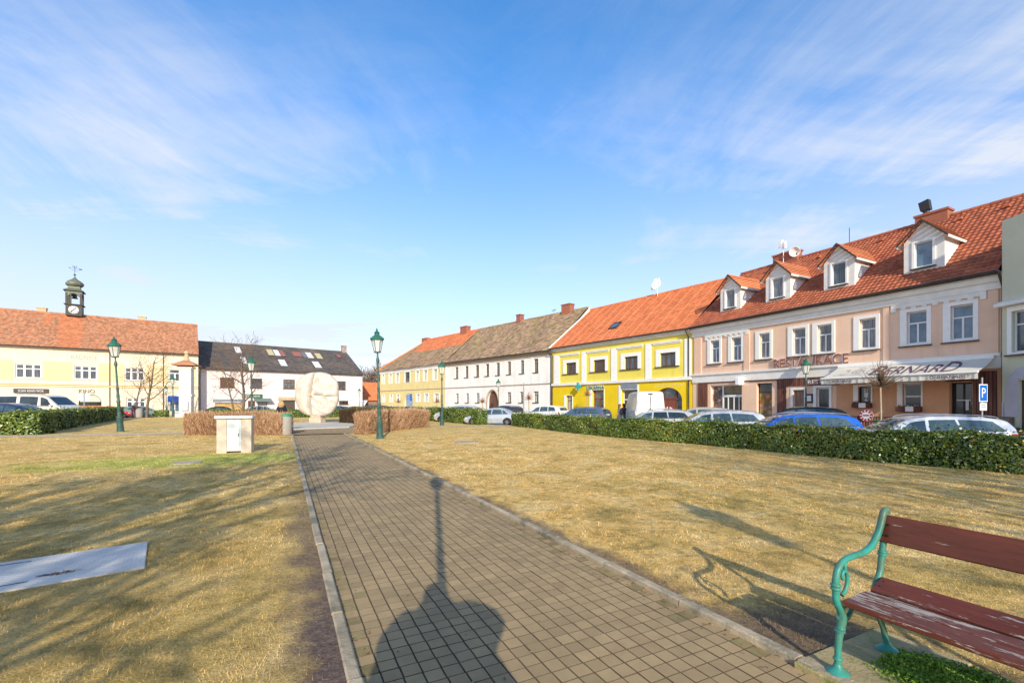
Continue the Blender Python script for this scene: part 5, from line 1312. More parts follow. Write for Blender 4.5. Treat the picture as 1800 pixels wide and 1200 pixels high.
# trees behind the photographer: their shadows fall over the lawn
for i, (x, y, h, sd) in enumerate(((-3.0, -8.5, 9.8, 71), (-5.2, -7.0, 8.4, 72), (13.2, -4.5, 10.5, 73), (10.2, -10.5, 12, 74), (17.2, -4, 9.5, 78))):
    bare_tree('park_tree', 'large leafless park tree standing behind the viewpoint', (x, y, 0), h, sd, .34 if x < 0 else .22, 3, .30, (11, 8, 6), .66, 'park trees behind the viewpoint', minr=.022 if x < 0 else .016)
def ball_tree(label, px, Y, zc, seed, tw=TWIG, tr=.035, up=.3, ln=.5, n=90):
    g = random.Random(seed); t = thing('ball_tree', label, 'tree', (xp(px, Y), Y, 0), 0, 'pollarded ball trees on the pavements')
    mb = MB(); mb.tube([(0, 0, -.1), (.02, 0, zc*.5), (0, .01, zc-.05)], [tr*1.2, tr, tr*.9], 7); mb.build('trunk', M('pale_bark', (.50, .38, .25), (.36, .27, .18), 6, .9), t, 60)
    mb = MB()
    mb.ellipsoid((0, 0, zc), (tr*1.8, tr*1.8, tr*1.8), 8)
    for i in range(n):
        th2 = g.uniform(0, 6.28); el = g.uniform(-.35, 1.5); d = Vector((math.cos(th2)*math.cos(el), math.sin(th2)*math.cos(el), math.sin(el)+up*.4)).normalized()
        l = ln*g.uniform(.55, 1.25); p1 = d*l*.55+Vector((g.gauss(0, .04), g.gauss(0, .04), 0)); p2 = d*l+Vector((g.gauss(0, .07), g.gauss(0, .07), .06))
        mb.tube([(0, 0, zc), (p1.x, p1.y, zc+p1.z), (p2.x, p2.y, zc+p2.z)], [.013, .009, .004], 3, cap=False)
    mb.build('crown', tw, t); return t
OTW = M('orange_brown_twig', (.34, .15, .07), (.24, .10, .05), 6, .95)
ball_tree('spiky bare ball-headed tree in front of the restaurant awning', 1548, 18.6, 2.42, 1, ln=.85, n=130)
ball_tree('round brown ball-headed tree before the white house, beside a pole', 929.5, 45, 2.15, 2, OTW, .05, 0, .55)
ball_tree('small round brown tree left of the brown gate', 848, 50, 1.85, 3, OTW, .05, 0, .5)
ball_tree('orange-brown ball-headed tree under the pharmacy lettering', 1032, 41, 2.45, 4, OTW, .05, 0, .42)
ball_tree('small brown ball-headed tree before the pale yellow house', 768, 56, 1.9, 5, OTW, .05, 0, .55)
ball_tree('small brown ball-headed tree nearest the blue gate', 700, 62, 1.9, 6, OTW, .05, 0, .5)
# ------------------------------------------------------------------ street lamps
LGREEN = M('dark_green_cast_iron', (.045, .115, .10), (.025, .07, .065), 5, .5, c3=(.11, .15, .115), s3=2.2, bmp=.1)
LGREEN2 = M('verdigris_copper', (.035, .19, .12), (.02, .11, .085), 6, .5)
m, nt_, b_ = new_mat('frosted_lamp_glass'); b_.inputs['Base Color'].default_value = (.82, .82, .76, 1); b_.inputs['Roughness'].default_value = .25
b_.inputs['Alpha'].default_value = .62; LGLASS = m
def make_lamp():
    t = thing('street_lamp', None, 'street lamp')
    mb = MB(); mb.lathe([(.19, -.1), (.19, .04), (.165, .06), (.15, .40), (.135, .74), (.15, .78), (.15, .82), (.11, .86)], n=14); mb.build('base', LGREEN, t, 35)
    mb = MB(); mb.lathe([(.10, .85), (.085, 1.25), (.10, 1.28), (.10, 1.33), (.075, 1.36), (.078, 1.62), (.095, 1.65), (.095, 1.70), (.07, 1.74), (.075, 1.95), (.06, 2.15), (.058, 2.35), (.072, 2.38), (.072, 2.42), (.052, 2.45), (.040, 3.55), (.055, 3.60), (.085, 3.74), (.055, 3.86), (.035, 3.92), (.035, 4.10)], n=12); mb.build('pole', LGREEN, t, 35)
    z0, z1, r0, r1 = 4.14, 4.72, .155, .27
    fr = MB()
    hx = [(math.cos(math.pi*i/3), math.sin(math.pi*i/3)) for i in range(6)]
    for (x, y) in hx: fr.tube([(x*r0, y*r0, z0), (x*r1, y*r1, z1)], .014, 5)
    for r, z in ((r0, z0), (r1, z1)):
        p = [(x*r, y*r, z) for x, y in hx]
        for i in range(6): fr.tube([p[i], p[(i+1) % 6]], .016, 5)
    fr.lathe([(.03, 4.08), (.17, 4.10), (.165, 4.135)], n=6)
    lt = fr.build('lantern', LGREEN, t)
    g = MB()
    for i in range(6):
        a, b = hx[i], hx[(i+1) % 6]; k = .97
        g.quad((a[0]*r0*k, a[1]*r0*k, z0), (b[0]*r0*k, b[1]*r0*k, z0), (b[0]*r1*k, b[1]*r1*k, z1), (a[0]*r1*k, a[1]*r1*k, z1))
    g.build('pane', LGLASS, lt)
    d = MB(); d.lathe([(.31, 4.70), (.325, 4.74), (.29, 4.80), (.22, 4.87), (.14, 4.92), (.115, 4.94), (.12, 5.02), (.135, 5.04), (.10, 5.08), (.05, 5.13), (.035, 5.16), (.05, 5.19), (.02, 5.24), (.006, 5.30)], n=12)
    for (x, y) in hx: d.lathe([(.012, 0), (.026, .03), (.008, .085)], (x*.30, y*.30, 4.735), 5)
    d.build('lantern_roof', LGREEN2, t, 35)
    return t
lamp0 = make_lamp(); used = False
def lamp(label, px, Y, ztop, lean=0.0, xy=None, wide=1.0):
    global used
    o = lamp0 if not used else copy_tree(lamp0); used = True
    x, y = xy if xy else (xp(px, Y), Y)
    s_ = ztop/5.3; o.location = (x, y, .02); o.scale = (s_*wide, s_*wide, s_); o.rotation_euler = (0, lean, random.uniform(0, 1))
    return tag(o, label, 'street lamp', 'green lantern posts around the square')
lamp('tall green lantern post on the left lawn beside the dark hedge end', 212, 27.2, 5.72, -.055)
lamp('tall green lantern post beside the right brown hedge, close to the path', 668, 21.7, 5.30, -.028)
lamp('green lantern post in front of the pale yellow and white house corner', 777, 34.9, 5.05, -.004)
lamp('green lantern post rising behind the left brown hedge before the pink house', 443, 33.0, 5.2, -.012)
lamp('lantern post before the blue shop awning of the town hall', 305, 57, 5.3, -.02)
lamp('short lantern post left of the one by the blue awning', 293, 56.5, 4.0, -.02, wide=.9)
lamp('small far lantern post at the right end of the pink house', 631.5, 68, 4.05)
lamp('lantern post rising beside the brown arched gate of the white house', 876, 49, 4.4)
lamp('lantern post standing before the restaurant name board', 1416.5, 26.3, 4.38)
lamp('lantern post behind the viewpoint, right of the path', 0, 0, 5.1, 0, (4.85, -3.75), .9)

# ------------------------------------------------------------------ cars
TYRE = M('tyre_rubber', (.02, .02, .02), None, 8, .85); RIM = M('alloy_rim', (.38, .37, .36), (.28, .26, .24), 6, .4, metal=.7)
TAIL = M('red_tail_lamp', (.45, .02, .02), (.3, .015, .015), 5, .2, spec=.7); HEADL = M('clear_head_lamp', (.62, .66, .68), (.4, .43, .45), 8, .12, spec=.8)
PLATE = M('white_number_plate', (.75, .75, .72), None, 4, .5)
CGLASS = glass_mat('car_glass', (.028, .055, .068), .03, (.08, .125, .15)); CGLASSD = glass_mat('tinted_car_glass', (.012, .02, .024), .03, (.03, .045, .05))
TRIMB = M('black_car_trim', (.025, .025, .027), None, 6, .5)
_paint = {}
def paint(name, c, metal=.25):
    if name not in _paint:
        _paint[name] = M(name, c, tuple(x*.93 for x in c), 2, .28, metal=metal, spec=.6, coat=.8)
    return _paint[name]
KINDS = {
 'estate': dict(L=4.7, W=1.8, H=1.48, top=[(0, .50), (.012, .62), (.05, .72), (.12, .80), (.235, .93), (.30, 1.13), (.36, 1.30), (.42, 1.40), (.52, 1.465), (.66, 1.48), (.80, 1.455), (.90, 1.40), (.945, 1.33), (.97, 1.17), (.99, .95), (.997, .75), (1, .5)],
   belt=[(0, .50), (.012, .6), (.05, .70), (.12, .78), (.235, .90), (.5, .94), (.8, .98), (.97, 1.0), (.99, .94), (1, .5)], wins=[(.285, .395, .475, .485), (.495, .505, .665, .655), (.68, .67, .915, .86)], ws=(.245, .405), rw=(.945, .985)),
 'hatch': dict(L=4.2, W=1.76, H=1.50, top=[(0, .50), (.015, .66), (.06, .78), (.13, .86), (.22, .97), (.30, 1.20), (.37, 1.36), (.45, 1.46), (.56, 1.50), (.70, 1.48), (.82, 1.40), (.90, 1.28), (.95, 1.08), (.985, .92), (.997, .75), (1, .5)],
   belt=[(0, .50), (.015, .62), (.06, .74), (.13, .83), (.22, .93), (.5, .97), (.8, 1.02), (.95, 1.04), (.985, .9), (1, .5)], wins=[(.28, .40, .495, .505), (.515, .525, .70, .68), (.72, .70, .87, .80)], ws=(.235, .42), rw=(.90, .955)),
 'sedan': dict(L=4.6, W=1.78, H=1.46, top=[(0, .50), (.012, .62), (.05, .72), (.12, .80), (.245, .92), (.31, 1.12), (.38, 1.30), (.45, 1.41), (.55, 1.46), (.65, 1.44), (.74, 1.36), (.82, 1.18), (.885, 1.03), (.96, .99), (.988, .92), (1, .5)],
   belt=[(0, .50), (.012, .6), (.05, .70), (.12, .78), (.245, .90), (.5, .93), (.8, .97), (.96, .97), (.988, .9), (1, .5)], wins=[(.295, .41, .50, .51), (.52, .53, .70, .68), (.715, .695, .80, .735)], ws=(.255, .43), rw=(.755, .87)),
 'suv': dict(L=4.45, W=1.84, H=1.66, top=[(0, .60), (.015, .78), (.06, .92), (.13, 1.0), (.225, 1.08), (.30, 1.32), (.37, 1.50), (.45, 1.62), (.56, 1.66), (.72, 1.65), (.86, 1.58), (.925, 1.46), (.96, 1.22), (.985, 1.05), (.997, .85), (1, .55)],
   belt=[(0, .60), (.015, .74), (.06, .88), (.13, .96), (.225, 1.04), (.5, 1.07), (.8, 1.12), (.96, 1.14), (.985, 1.0), (1, .55)], wins=[(.275, .39, .48, .49), (.50, .51, .69, .68), (.705, .695, .88, .83)], ws=(.235, .42), rw=(.925, .968)),
 'minibus': dict(L=5.0, W=1.95, H=2.02, top=[(0, .60), (.01, .85), (.05, 1.0), (.12, 1.12), (.175, 1.22), (.24, 1.52), (.31, 1.84), (.36, 1.95), (.45, 2.0), (.7, 2.02), (.93, 2.0), (.975, 1.92), (.99, 1.4), (.997, 1.0), (1, .6)],
   belt=[(0, .60), (.01, .8), (.05, .96), (.12, 1.08), (.175, 1.17), (.3, 1.20), (.6, 1.22), (.97, 1.22), (.99, 1.15), (1, .6)], wins=[(.215, .30, .37, .385), (.41, .41, .62, .62), (.66, .66, .88, .87)], ws=(.18, .33), rw=(.977, .9895)),
 'van': dict(L=5.9, W=2.02, H=2.62, top=[(0, .65), (.01, .95), (.05, 1.12), (.11, 1.24), (.15, 1.34), (.20, 1.75), (.26, 2.2), (.31, 2.45), (.38, 2.58), (.5, 2.62), (.93, 2.62), (.985, 2.56), (.993, 2.4), (.9975, 1.0), (1, .45)],
   belt=[(0, .65), (.01, .9), (.05, 1.08), (.11, 1.2), (.15, 1.29), (.3, 1.34), (.6, 1.36), (.97, 1.36), (.993, 1.3), (1, .45)], wins=[(.17, .25, .29, .30)], ws=(.155, .29), rw=None),
}
def make_car(name, label, cat, x, y, hd, kind, pnt, group=None, sc=1.0, rails=False, glass=None, z=T0, dark_rear=False, mirror=True):
    K = KINDS[kind]; Lc, Wc = K['L'], K['W']; glass = glass or CGLASS
    t = thing(name, label, cat, (x, y, z), math.atan2(hd[1], hd[0]), group); t.scale = (sc, sc, sc)
    tt, tz_ = zip(*K['top']); bt, bz = zip(*K['belt'])
    def sm(f, u, h=.012): return (f(u-h)+2*f(u)+f(u+h))/4
    top = lambda u: sm(lambda v: float(np.interp(v, tt, tz_)), u, .016); belt = lambda u: min(sm(lambda v: float(np.interp(v, bt, bz)), u, .016), top(u)-.004)
    wid = lambda u: Wc/2*float(np.interp(u, (0, .01, .04, .12, .3, .7, .93, .985, 1), (.66, .78, .88, .965, 1, 1, .965, .93, .80) if kind not in ('van', 'minibus') else (.8, .88, .93, .98, 1, 1, 1, .985, .93)))
    zb = lambda u: float(np.interp(u, (0, .06, .2, .8, .95, 1), (.36, .24, .19, .19, .26, .40)))
    tum = .26 if kind not in ('van', 'minibus') else .13
    Hm = K['H']
    def sec(u):
        w_, tp, bl, z0 = wid(u), top(u), belt(u), zb(u)
        g = tp-bl; f = min(1, g/(Hm-.95)) if Hm < 1.8 else min(1, g/.7)
        wr = w_*(.955-tum*f)
        rz_ = min(.10, g*.28)
        return [(0, z0), (w_*.86, z0), (w_*.97, z0+.07), (w_, z0*.45+bl*.55), (w_*.985, bl-.06*min(1, bl)), (w_*.955, bl), (wr+.0, tp-rz_*.9), (wr*.94, tp-rz_*.3), (wr*.55, tp-.008*f), (0, tp)]
    us = sorted(set([0, .004, .01, .02, .035, .05]+list(np.linspace(.07, .93, 42))+[.945, .955, .965, .975, .985, .99, .995, 1]))
    mb = MB(); rowsL = []
    for u in us:
        s_ = sec(u); X = Lc/2-u*Lc
        rowsL.append([(X, yy, zz_) for yy, zz_ in s_]+[(X, -yy, zz_) for yy, zz_ in s_[-2:0:-1]])
    m_ = len(rowsL[0])
    for i in range(len(us)-1):
        for k in range(m_):
            j = (k+1) % m_; mb.quad(rowsL[i][k], rowsL[i][j], rowsL[i+1][j], rowsL[i+1][k], 1 if k in (0, m_-1) else 0)
    mb.poly(rowsL[0][::-1]); mb.poly(rowsL[-1])
    mb.build('body', [pnt, TRIMB], t, 50)
    def side_pt(u, v, sg, i0=5, i1=6, off=.007):
        s_ = sec(u); a, b = s_[i0], s_[i1]; X = Lc/2-u*Lc
        yy, zz_ = a[0]+(b[0]-a[0])*v, a[1]+(b[1]-a[1])*v
        nl = math.hypot(b[1]-a[1], b[0]-a[0])+1e-6
        return (X, sg*(yy+off*(b[1]-a[1])/nl), zz_+off*(a[0]-b[0])/nl)
    def panel(nm, u00, u01, u10, u11, v0, v1, sgs, mat, i0=5, i1=6, off=.007, n=8, mv=3, parent=t):
        for sg in sgs:
            p = MB()
            for i in range(n):
                for j in range(mv):
                    q = []
                    for a, b in ((i/n, j/mv), ((i+1)/n, j/mv), ((i+1)/n, (j+1)/mv), (i/n, (j+1)/mv)):
                        lo_, hi_ = u00+(u01-u00)*b, u10+(u11-u10)*b
                        q.append(side_pt(lo_+(hi_-lo_)*a, v0+(v1-v0)*b, sg, i0, i1, off))
                    p.quad(*(q if sg < 0 else q[::-1]))
            p.build(nm, mat, parent, 40)
    for k, (a, b, c, d) in enumerate(K['wins']):
        panel('side_window', a, b, c, d, .10, .90, (1, -1), CGLASSD if (dark_rear and k) else glass)
    # dark line below the glass and the sill
    panel('window_trim', K['wins'][0][0], K['wins'][0][0]+.002, K['wins'][-1][2], K['wins'][-1][2], .015, .085, (1, -1), TRIMB, off=.006, n=10, mv=1)
    def top_panel(nm, u0, u1, mat, wfr=.90, n=5, mv=8):
        p = MB()
        def P(u, c):
            s_ = sec(u); yy = c*s_[7][0]*.98; pts = sorted([(s_[9][0], s_[9][1]), (s_[8][0], s_[8][1]), (s_[7][0], s_[7][1]), (s_[6][0]+.02, s_[6][1])])
            zz_ = float(np.interp(abs(yy), [q[0] for q in pts], [q[1] for q in pts])); e = .003
            dz = (top(u+e)-top(u-e)); dx = -2*e*Lc; nn = math.hypot(dz, dx)
            nx, nz = (-dz/nn*(-1 if dx > 0 else 1), abs(dx)/nn)
            nx = dz/nn if u < .5 else -abs(dz)/nn
            return (Lc/2-u*Lc+.009*(abs(nx) if u < .5 else -abs(nx)), yy, zz_+.009*nz)
        for i in range(n):
            for j in range(mv):
                q = [P(u0+(u1-u0)*(i+a)/n, -wfr+2*wfr*(j+b)/mv) for a, b in ((0, 0), (1, 0), (1, 1), (0, 1))]
                p.quad(*q)
        p.build(nm, mat, t, 40)
    top_panel('windscreen', K['ws'][0]+.012, K['ws'][1]-.02, glass)
    if K['rw']: top_panel('rear_window', K['rw'][0]+.002, K['rw'][1]-.002, CGLASSD if dark_rear else glass, .86)
    panel('headlight', .012, .012, .075, .07, .35, .96, (1, -1), HEADL, 3, 5 if False else 4, .008, 5, 2)
    if kind in ('estate', 'suv', 'hatch', 'sedan'): panel('tail_light', .935, .94, .992, .985, .45, 1.0, (1, -1), TAIL, 3, 4, .008, 4, 2)
    else: panel('tail_light', .982, .982, .997, .995, .45, 1.0, (1, -1), TAIL, 3, 4, .008, 4, 2)
    panel('door_seam', K['wins'][0][2]+.006, K['wins'][0][2]+.006, K['wins'][0][2]+.0095, K['wins'][0][2]+.0095, 0, 1, (1, -1), TRIMB, 2, 3, .004, 1, 2)
    for (u, sg) in ((K['wins'][0][2]-.035, 1), (K['wins'][0][2]-.035, -1)):
        a = side_pt(u, .86, sg, 3, 4, .0); p = MB(); p.box(a[0]-.10, a[0]+.10, a[1]-.02, a[1]+.02, a[2]-.015, a[2]+.018, bev=.008); p.build('door_handle', pnt, t)
    uf, ur, rw_ = (.185, .79, .32) if kind not in ('van', 'minibus') else (.17, .78, .34)
    for u in (uf, ur):
        X = Lc/2-u*Lc
        for sg in (1, -1):
            yo = sg*(Wc/2+.012); yi = sg*(Wc/2-.20)
            p = MB(); p.lathe([(rw_*.62, yi), (rw_*.96, yi), (rw_, yi+sg*.03), (rw_, yo-sg*.03), (rw_*.95, yo), (rw_*.66, yo), (rw_*.64, yo-sg*.02)], (X, 0, rw_), 22, axis=1); wl = p.build('wheel', TYRE, t, 40)
            p = MB()
            p.lathe([(.02, yo-sg*.01), (rw_*.12, yo-sg*.012), (rw_*.14, yo-sg*.03), (rw_*.2, yo-sg*.035)], (X, 0, rw_), 12, axis=1)
            for k in range(7):
                a = 2*math.pi*k/7; p.tube([(X+rw_*.1*math.cos(a), yo-sg*.022, rw_+rw_*.1*math.sin(a)), (X+rw_*.62*math.cos(a), yo-sg*.015, rw_+rw_*.62*math.sin(a))], [.03, .026], 5)
            p.build('rim', RIM, wl)
            p = MB(); pts = [(X+(rw_+.055)*math.cos(math.pi*i/14), sg*(Wc/2*wid(u)/(Wc/2)+.006), rw_+(rw_+.055)*math.sin(math.pi*i/14)) for i in range(15)]
            p.poly(pts if sg < 0 else pts[::-1]); p.build('wheel_arch', TRIMB, t)
    if mirror:
        u = K['wins'][0][0]+.02
        for sg in (1, -1):
            a = side_pt(u, .12, sg); p = MB(); p.ellipsoid((a[0], a[1]+sg*.12, a[2]+.04), (.07, .10, .075), 10); p.tube([a, (a[0], a[1]+sg*.1, a[2]+.02)], .02, 5); p.build('wing_mirror', pnt, t, 60)
    if rails:
        for sg in (1, -1):
            p = MB(); pts = []
            for u in (.43, .46, .55, .68, .80, .88, .90):
                s_ = sec(u); pts.append((Lc/2-u*Lc, sg*s_[7][0]*1.0, s_[7][1]+(.055 if .44 < u < .89 else .005)))
            p.tube(pts, .018, 6, smooth=3); p.build('roof_rail', STEEL, t, 50)
    p = MB(); zz_ = zb(1)+.42 if kind != 'van' else .55
    p.box(-Lc/2-.025, -Lc/2+.03, -.26, .26, zz_ if kind != 'sedan' else .6, (zz_ if kind != 'sedan' else .6)+.11); p.build('number_plate', PLATE, t)
    p = MB(); p.box(Lc/2-.02, Lc/2+.02, -.26, .26, .42, .53); p.box(Lc/2-.03, Lc/2+.012, -.55, .55, .56, .66); p.build('grille', TRIMB, t)
    if kind == 'van':
        p = MB(); p.box(-Lc/2-.006, -Lc/2+.04, -.012, .012, .5, 2.35); p.box(-Lc/2-.02, -Lc/2+.03, .03, .07, 1.0, 1.5); p.box(-Lc/2-.012, -Lc/2+.05, -.16, .16, 2.42, 2.47)
        p.build('rear_door_seam', TRIMB, t)
    return t
SILV = paint('silver_paint', (.62, .64, .66), .45); WHT = paint('white_paint_car', (.80, .80, .79), .0); BLU = paint('bright_blue_paint', (.015, .13, .60), .2)
BLK = paint('black_paint', (.012, .013, .016), .1); SBL = paint('steel_blue_paint', (.12, .19, .34), .4); DKB = paint('dark_blue_paint', (.03, .045, .12), .35); GRY = paint('grey_paint', (.28, .30, .32), .45)
RED = paint('red_paint', (.50, .02, .02), .1); GRN = paint('grey_green_paint', (.22, .30, .26), .3); BEI = paint('champagne_paint', (.55, .50, .40), .4)
IVORY = paint('ivory_paint', (.78, .74, .62), .0)
GH = 'cars parked at an angle along the hedge'
Hd = (-.972, .236)
make_car('parked_car', 'silver-white estate with roof rails, nearest car behind the hedge at the right', 'car', 13.0, 14.7, Hd, 'estate', paint('pale_silver_paint', (.72, .74, .76), .3), GH, .97, True, dark_rear=False)
make_car('parked_car', 'bright blue estate parked beyond the hedge, next to the nearest car', 'car', 10.8, 17.75, (-.975, .22), 'estate', BLU, GH, .97, True)
make_car('parked_car', 'silver estate with roof rails, left neighbour of the blue estate', 'car', 9.4, 21.6, (-.97, .24), 'estate', paint('light_silver_paint', (.68, .70, .71), .4), GH, 1.0, True)
make_car('parked_car', 'silver estate below the white van, partly hidden by the hedge', 'car', 8.25, 26.6, (-.96, .27), 'estate', SILV, GH, .98, True, dark_rear=True)
make_car('parked_car', 'silver saloon whose rear wheel shows in the gap between hedges', 'car', -1.55, 37.0, (-.985, .17), 'sedan', paint('blue_silver_paint', (.52, .58, .66), .45), GH, 1.0)
make_car('parked_car', 'silver hatchback with long roof behind the middle hedge', 'car', -4.9, 42.0, (-.97, .24), 'suv', SILV, GH, 1.0)
make_car('parked_car', 'dark car whose windscreen shows left of the middle lamp post', 'car', -8.6, 46.5, (-.97, .24), 'estate', GRY, GH, 1.0)
make_car('parked_car', 'black hatchback seen over the hedge before the pale yellow house', 'car', -11.4, 49.2, (-.96, .27), 'hatch', BLK, GH, 1.0)
make_car('parked_car', 'dark car with pale windscreen, left of the black hatchback', 'car', -14.6, 52.5, (-.96, .27), 'estate', DKB, GH, 1.0)
make_car('parked_car', 'dark red car seen over the far hedge', 'car', -17.6, 57.5, (-.93, .36), 'suv', paint('dark_red_paint', (.16, .02, .018), .2), GH, 1.0)
make_car('parked_car', 'dark grey car nearest the big stone behind the hedge', 'car', -21.0, 61.0, (-.93, .36), 'estate', GRY, GH, 1.0)
make_car('parked_car', 'black car at the far left end of the hedge row', 'car', -24.6, 64.0, (-.93, .36), 'hatch', BLK, GH, 1.0)
GF = 'cars parked before the right-hand houses'
make_car('parked_car', 'black car half hidden behind the bright blue estate', 'car', 14.2, 22.6, (-.80, .60), 'suv', BLK, GF, 1.0)
make_car('parked_car', 'champagne car half hidden behind the silver estate', 'car', 11.1, 27.3, (-.93, .36), 'suv', BEI, GF, .97)
make_car('parked_car', 'steel blue estate with its tail towards us before the pharmacy', 'car', 5.95, 38.6, (-.80, .60), 'estate', SBL, GF, 1.02, True)
make_car('parked_car', 'white off-roader parked before the white house corner', 'car', 3.0, 41.8, (-.80, .60), 'suv', WHT, GF, 1.0)
make_car('parked_car', 'dark blue estate with its tail to us, left of the white off-roader', 'car', -.65, 47.5, (-.62, .78), 'suv', DKB, GF, .98, dark_rear=True)
make_car('delivery_van', 'tall dusty white van standing with its rear doors towards us', 'van', 9.4, 32.8, (.10, .995), 'van', M('dusty_white_van_paint', (.78, .77, .74), (.70, .68, .62), 1.2, .4, coat=.4), None, 1.0)
GL = 'cars parked left of the square'
make_car('minibus', 'ivory minibus with dark side windows behind the left hedge', 'minibus', xp(74, 38.5), 38.5, (.99, .12), 'minibus', IVORY, GL, 1.26, glass=CGLASSD, z=-.05)
make_car('parked_car', 'dark blue car in front of the ivory minibus, by the laurel clump', 'car', xp(28, 30.5), 30.5, (.985, .17), 'hatch', DKB, GL, 1.08, z=.12)
make_car('parked_car', 'red car just showing past the end of the dark hedge', 'car', xp(197, 57.0), 57.0, (.9, .43), 'hatch', RED, GL, 1.0)
make_car('parked_car', 'pale green car behind the person in dark coat', 'car', xp(222, 58.6), 58.6, (.8, .6), 'sedan', GRN, GL, 1.0)
make_car('parked_car', 'grey-green car behind the stone litter bin by the town hall', 'car', xp(251, 58.8), 58.8, (.8, .6), 'hatch', GRN, GL, 1.0)
make_car('parked_car', 'black car in front of the wooden stall', 'car', xp(391, 59.0), 59.0, (.77, .63), 'sedan', BLK, GL, 1.0)
make_car('parked_car', 'pale car parked under the green board of the pink house', 'car', xp(462, 61), 61, (.77, .63), 'hatch', paint('pale_blue_paint', (.45, .52, .58), .3), GL, 1.0)

# ------------------------------------------------------------------ stone monument
MST = M('pale_carved_stone', (.56, .505, .43), (.46, .41, .35), 2.6, .92, bmp=.9, bscale=6, c3=(.42, .37, .31), s3=1.4, rnd=.42)
mon = thing('stone_monument', 'big rounded pale stone sculpture on a narrow block', 'monument', (xp(558, 38.5), 38.5, .10), R(-12))
g = random.Random(4); a_, c_, zc = 1.93, 1.83, 2.38
nu, nv = 200, 120; grid = []; cav = []
def pw(x, e): return math.copysign(abs(x)**e, x)
for j in range(nv+1):
    ph = -math.pi/2+math.pi*j/nv; row = []; cr_ = []
    for i in range(nu):
        th_ = 2*math.pi*i/nu; cv_ = .85
        x = a_*pw(math.cos(ph), .62)*pw(math.cos(th_), .85); y = .62*pw(math.cos(ph), .5)*pw(math.sin(th_), .9); z = c_*pw(math.sin(ph), .78)
        x *= 1+.045*math.sin(z*1.3+.6)-.05*(z/c_)+.018*math.sin(z*4+x*2); z *= 1+.02*math.sin(x*2.2+1)
        if y < 0:
            edge = -.32+.10*math.sin(z*1.1)+.10*(z/c_)**2
            st = 1/(1+math.exp((x-edge)*16)); y *= 1+.60*st
            k = (1-st)*min(1, -y/.4)
            y += k*(.05*math.sin(7*x+2.5*z)*math.sin(5*z-1.3*x)+.09*math.exp(-((x-.35)**2/.10+(z-.75)**2/.25))+.05*math.sin(9*z+3*math.sin(3*x))*math.exp(-(z-.2)**2)-.12*math.exp(-((z+.05-.06*math.sin(3*x))**2)/.003)*(x > edge)*1.4)
            y += .10*math.exp(-((x-edge-.08)**2)/.008)*2.0
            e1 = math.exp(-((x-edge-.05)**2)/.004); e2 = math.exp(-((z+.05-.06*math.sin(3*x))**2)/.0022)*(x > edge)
            ln_ = 0
            for (cx_, cz_, rx_, rz_) in ((.45, .70, .42, .55), (.42, .78, .22, .30), (.25, .25, .30, .16), (.75, -.75, .5, .45)):
                rr_ = math.hypot((x-cx_)/rx_, (z-cz_)/rz_); ln_ = max(ln_, math.exp(-((rr_-1)**2)/.012)*(.55+.45*math.sin(5*x+7*z)))
            ln_ = max(ln_, .6*math.exp(-(math.sin(6*z+2.2*x+1.5*math.sin(2*x))**2)/.03)*(x > edge)*(z < .1), .5*math.exp(-(math.sin(5.5*x-1.2*z)**2)/.02)*(x < edge)*(.4+.6*math.sin(3*z)))
            y += .03*ln_
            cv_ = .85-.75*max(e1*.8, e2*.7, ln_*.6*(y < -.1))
        row.append((x, y, zc+z)); cr_.append(cv_)
    grid.append(row); cav.append(cr_)
mb = MB()
for j in range(nv):
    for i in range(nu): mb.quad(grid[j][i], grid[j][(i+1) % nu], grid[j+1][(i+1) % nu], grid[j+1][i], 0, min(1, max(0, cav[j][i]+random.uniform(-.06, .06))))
mb.build('stone', MST, mon, 70)
mb = MB(); mb.box(-.55, .55, -.38, .38, -.02, .42, bev=.02); mb.box(-.48, .48, -.32, .32, .42, .62, bev=.02); mb.build('pedestal', M('sandy_pedestal_stone', (.58, .48, .36), (.46, .38, .28), 3, .9, bmp=.4), mon)

# ------------------------------------------------------------------ meter box, bin, covers, plate
BOXST = M('pebbled_beige_render', (.66, .56, .45), (.56, .47, .38), 7, .95, bmp=.8, bscale=60)
WCAP = M('white_cap', (.80, .76, .72), (.72, .68, .64), 3, .7)
bx = thing('meter_box', 'beige rendered meter cabinet with white cap and pale metal door', 'utility box', (xp(412.5, 15.55), 15.6, .03), R(20))
W2 = .535
mb = MB(); mb.box(-W2+.02, -.2175, -.22, .26, -.05, 1.16, bev=.012); mb.box(.2025, W2-.02, -.22, .26, -.05, 1.16, bev=.012); mb.box(-.2165, .2015, .05, .25, -.05, 1.155); mb.build('pillar', BOXST, bx)
mb = MB(); mb.box(-W2-.03, W2+.03, -.30, .32, 1.163, 1.255, bev=.012); mb.build('cap', WCAP, bx)
mb = MB(); mb.box(-.215, .20, -.205, .045, .06, 1.15, bev=.008); mb.box(-.175, .16, -.222, -.207, .10, 1.11, bev=.006); dd = mb.build('door', M('pale_grey_metal_door', (.66, .70, .71), (.60, .64, .65), 4, .45), bx)
mb = MB(); mb.box(.12, .14, -.232, -.2225, .55, .66); mb.build('lock', DARK, dd)
EXPO = M('exposed_pebble_concrete', (.50, .46, .40), (.24, .22, .20), 38, .95, bmp=.8, bscale=60)
BGREEN = M('green_bin_rim', (.02, .36, .17), (.015, .26, .13), 4, .45)
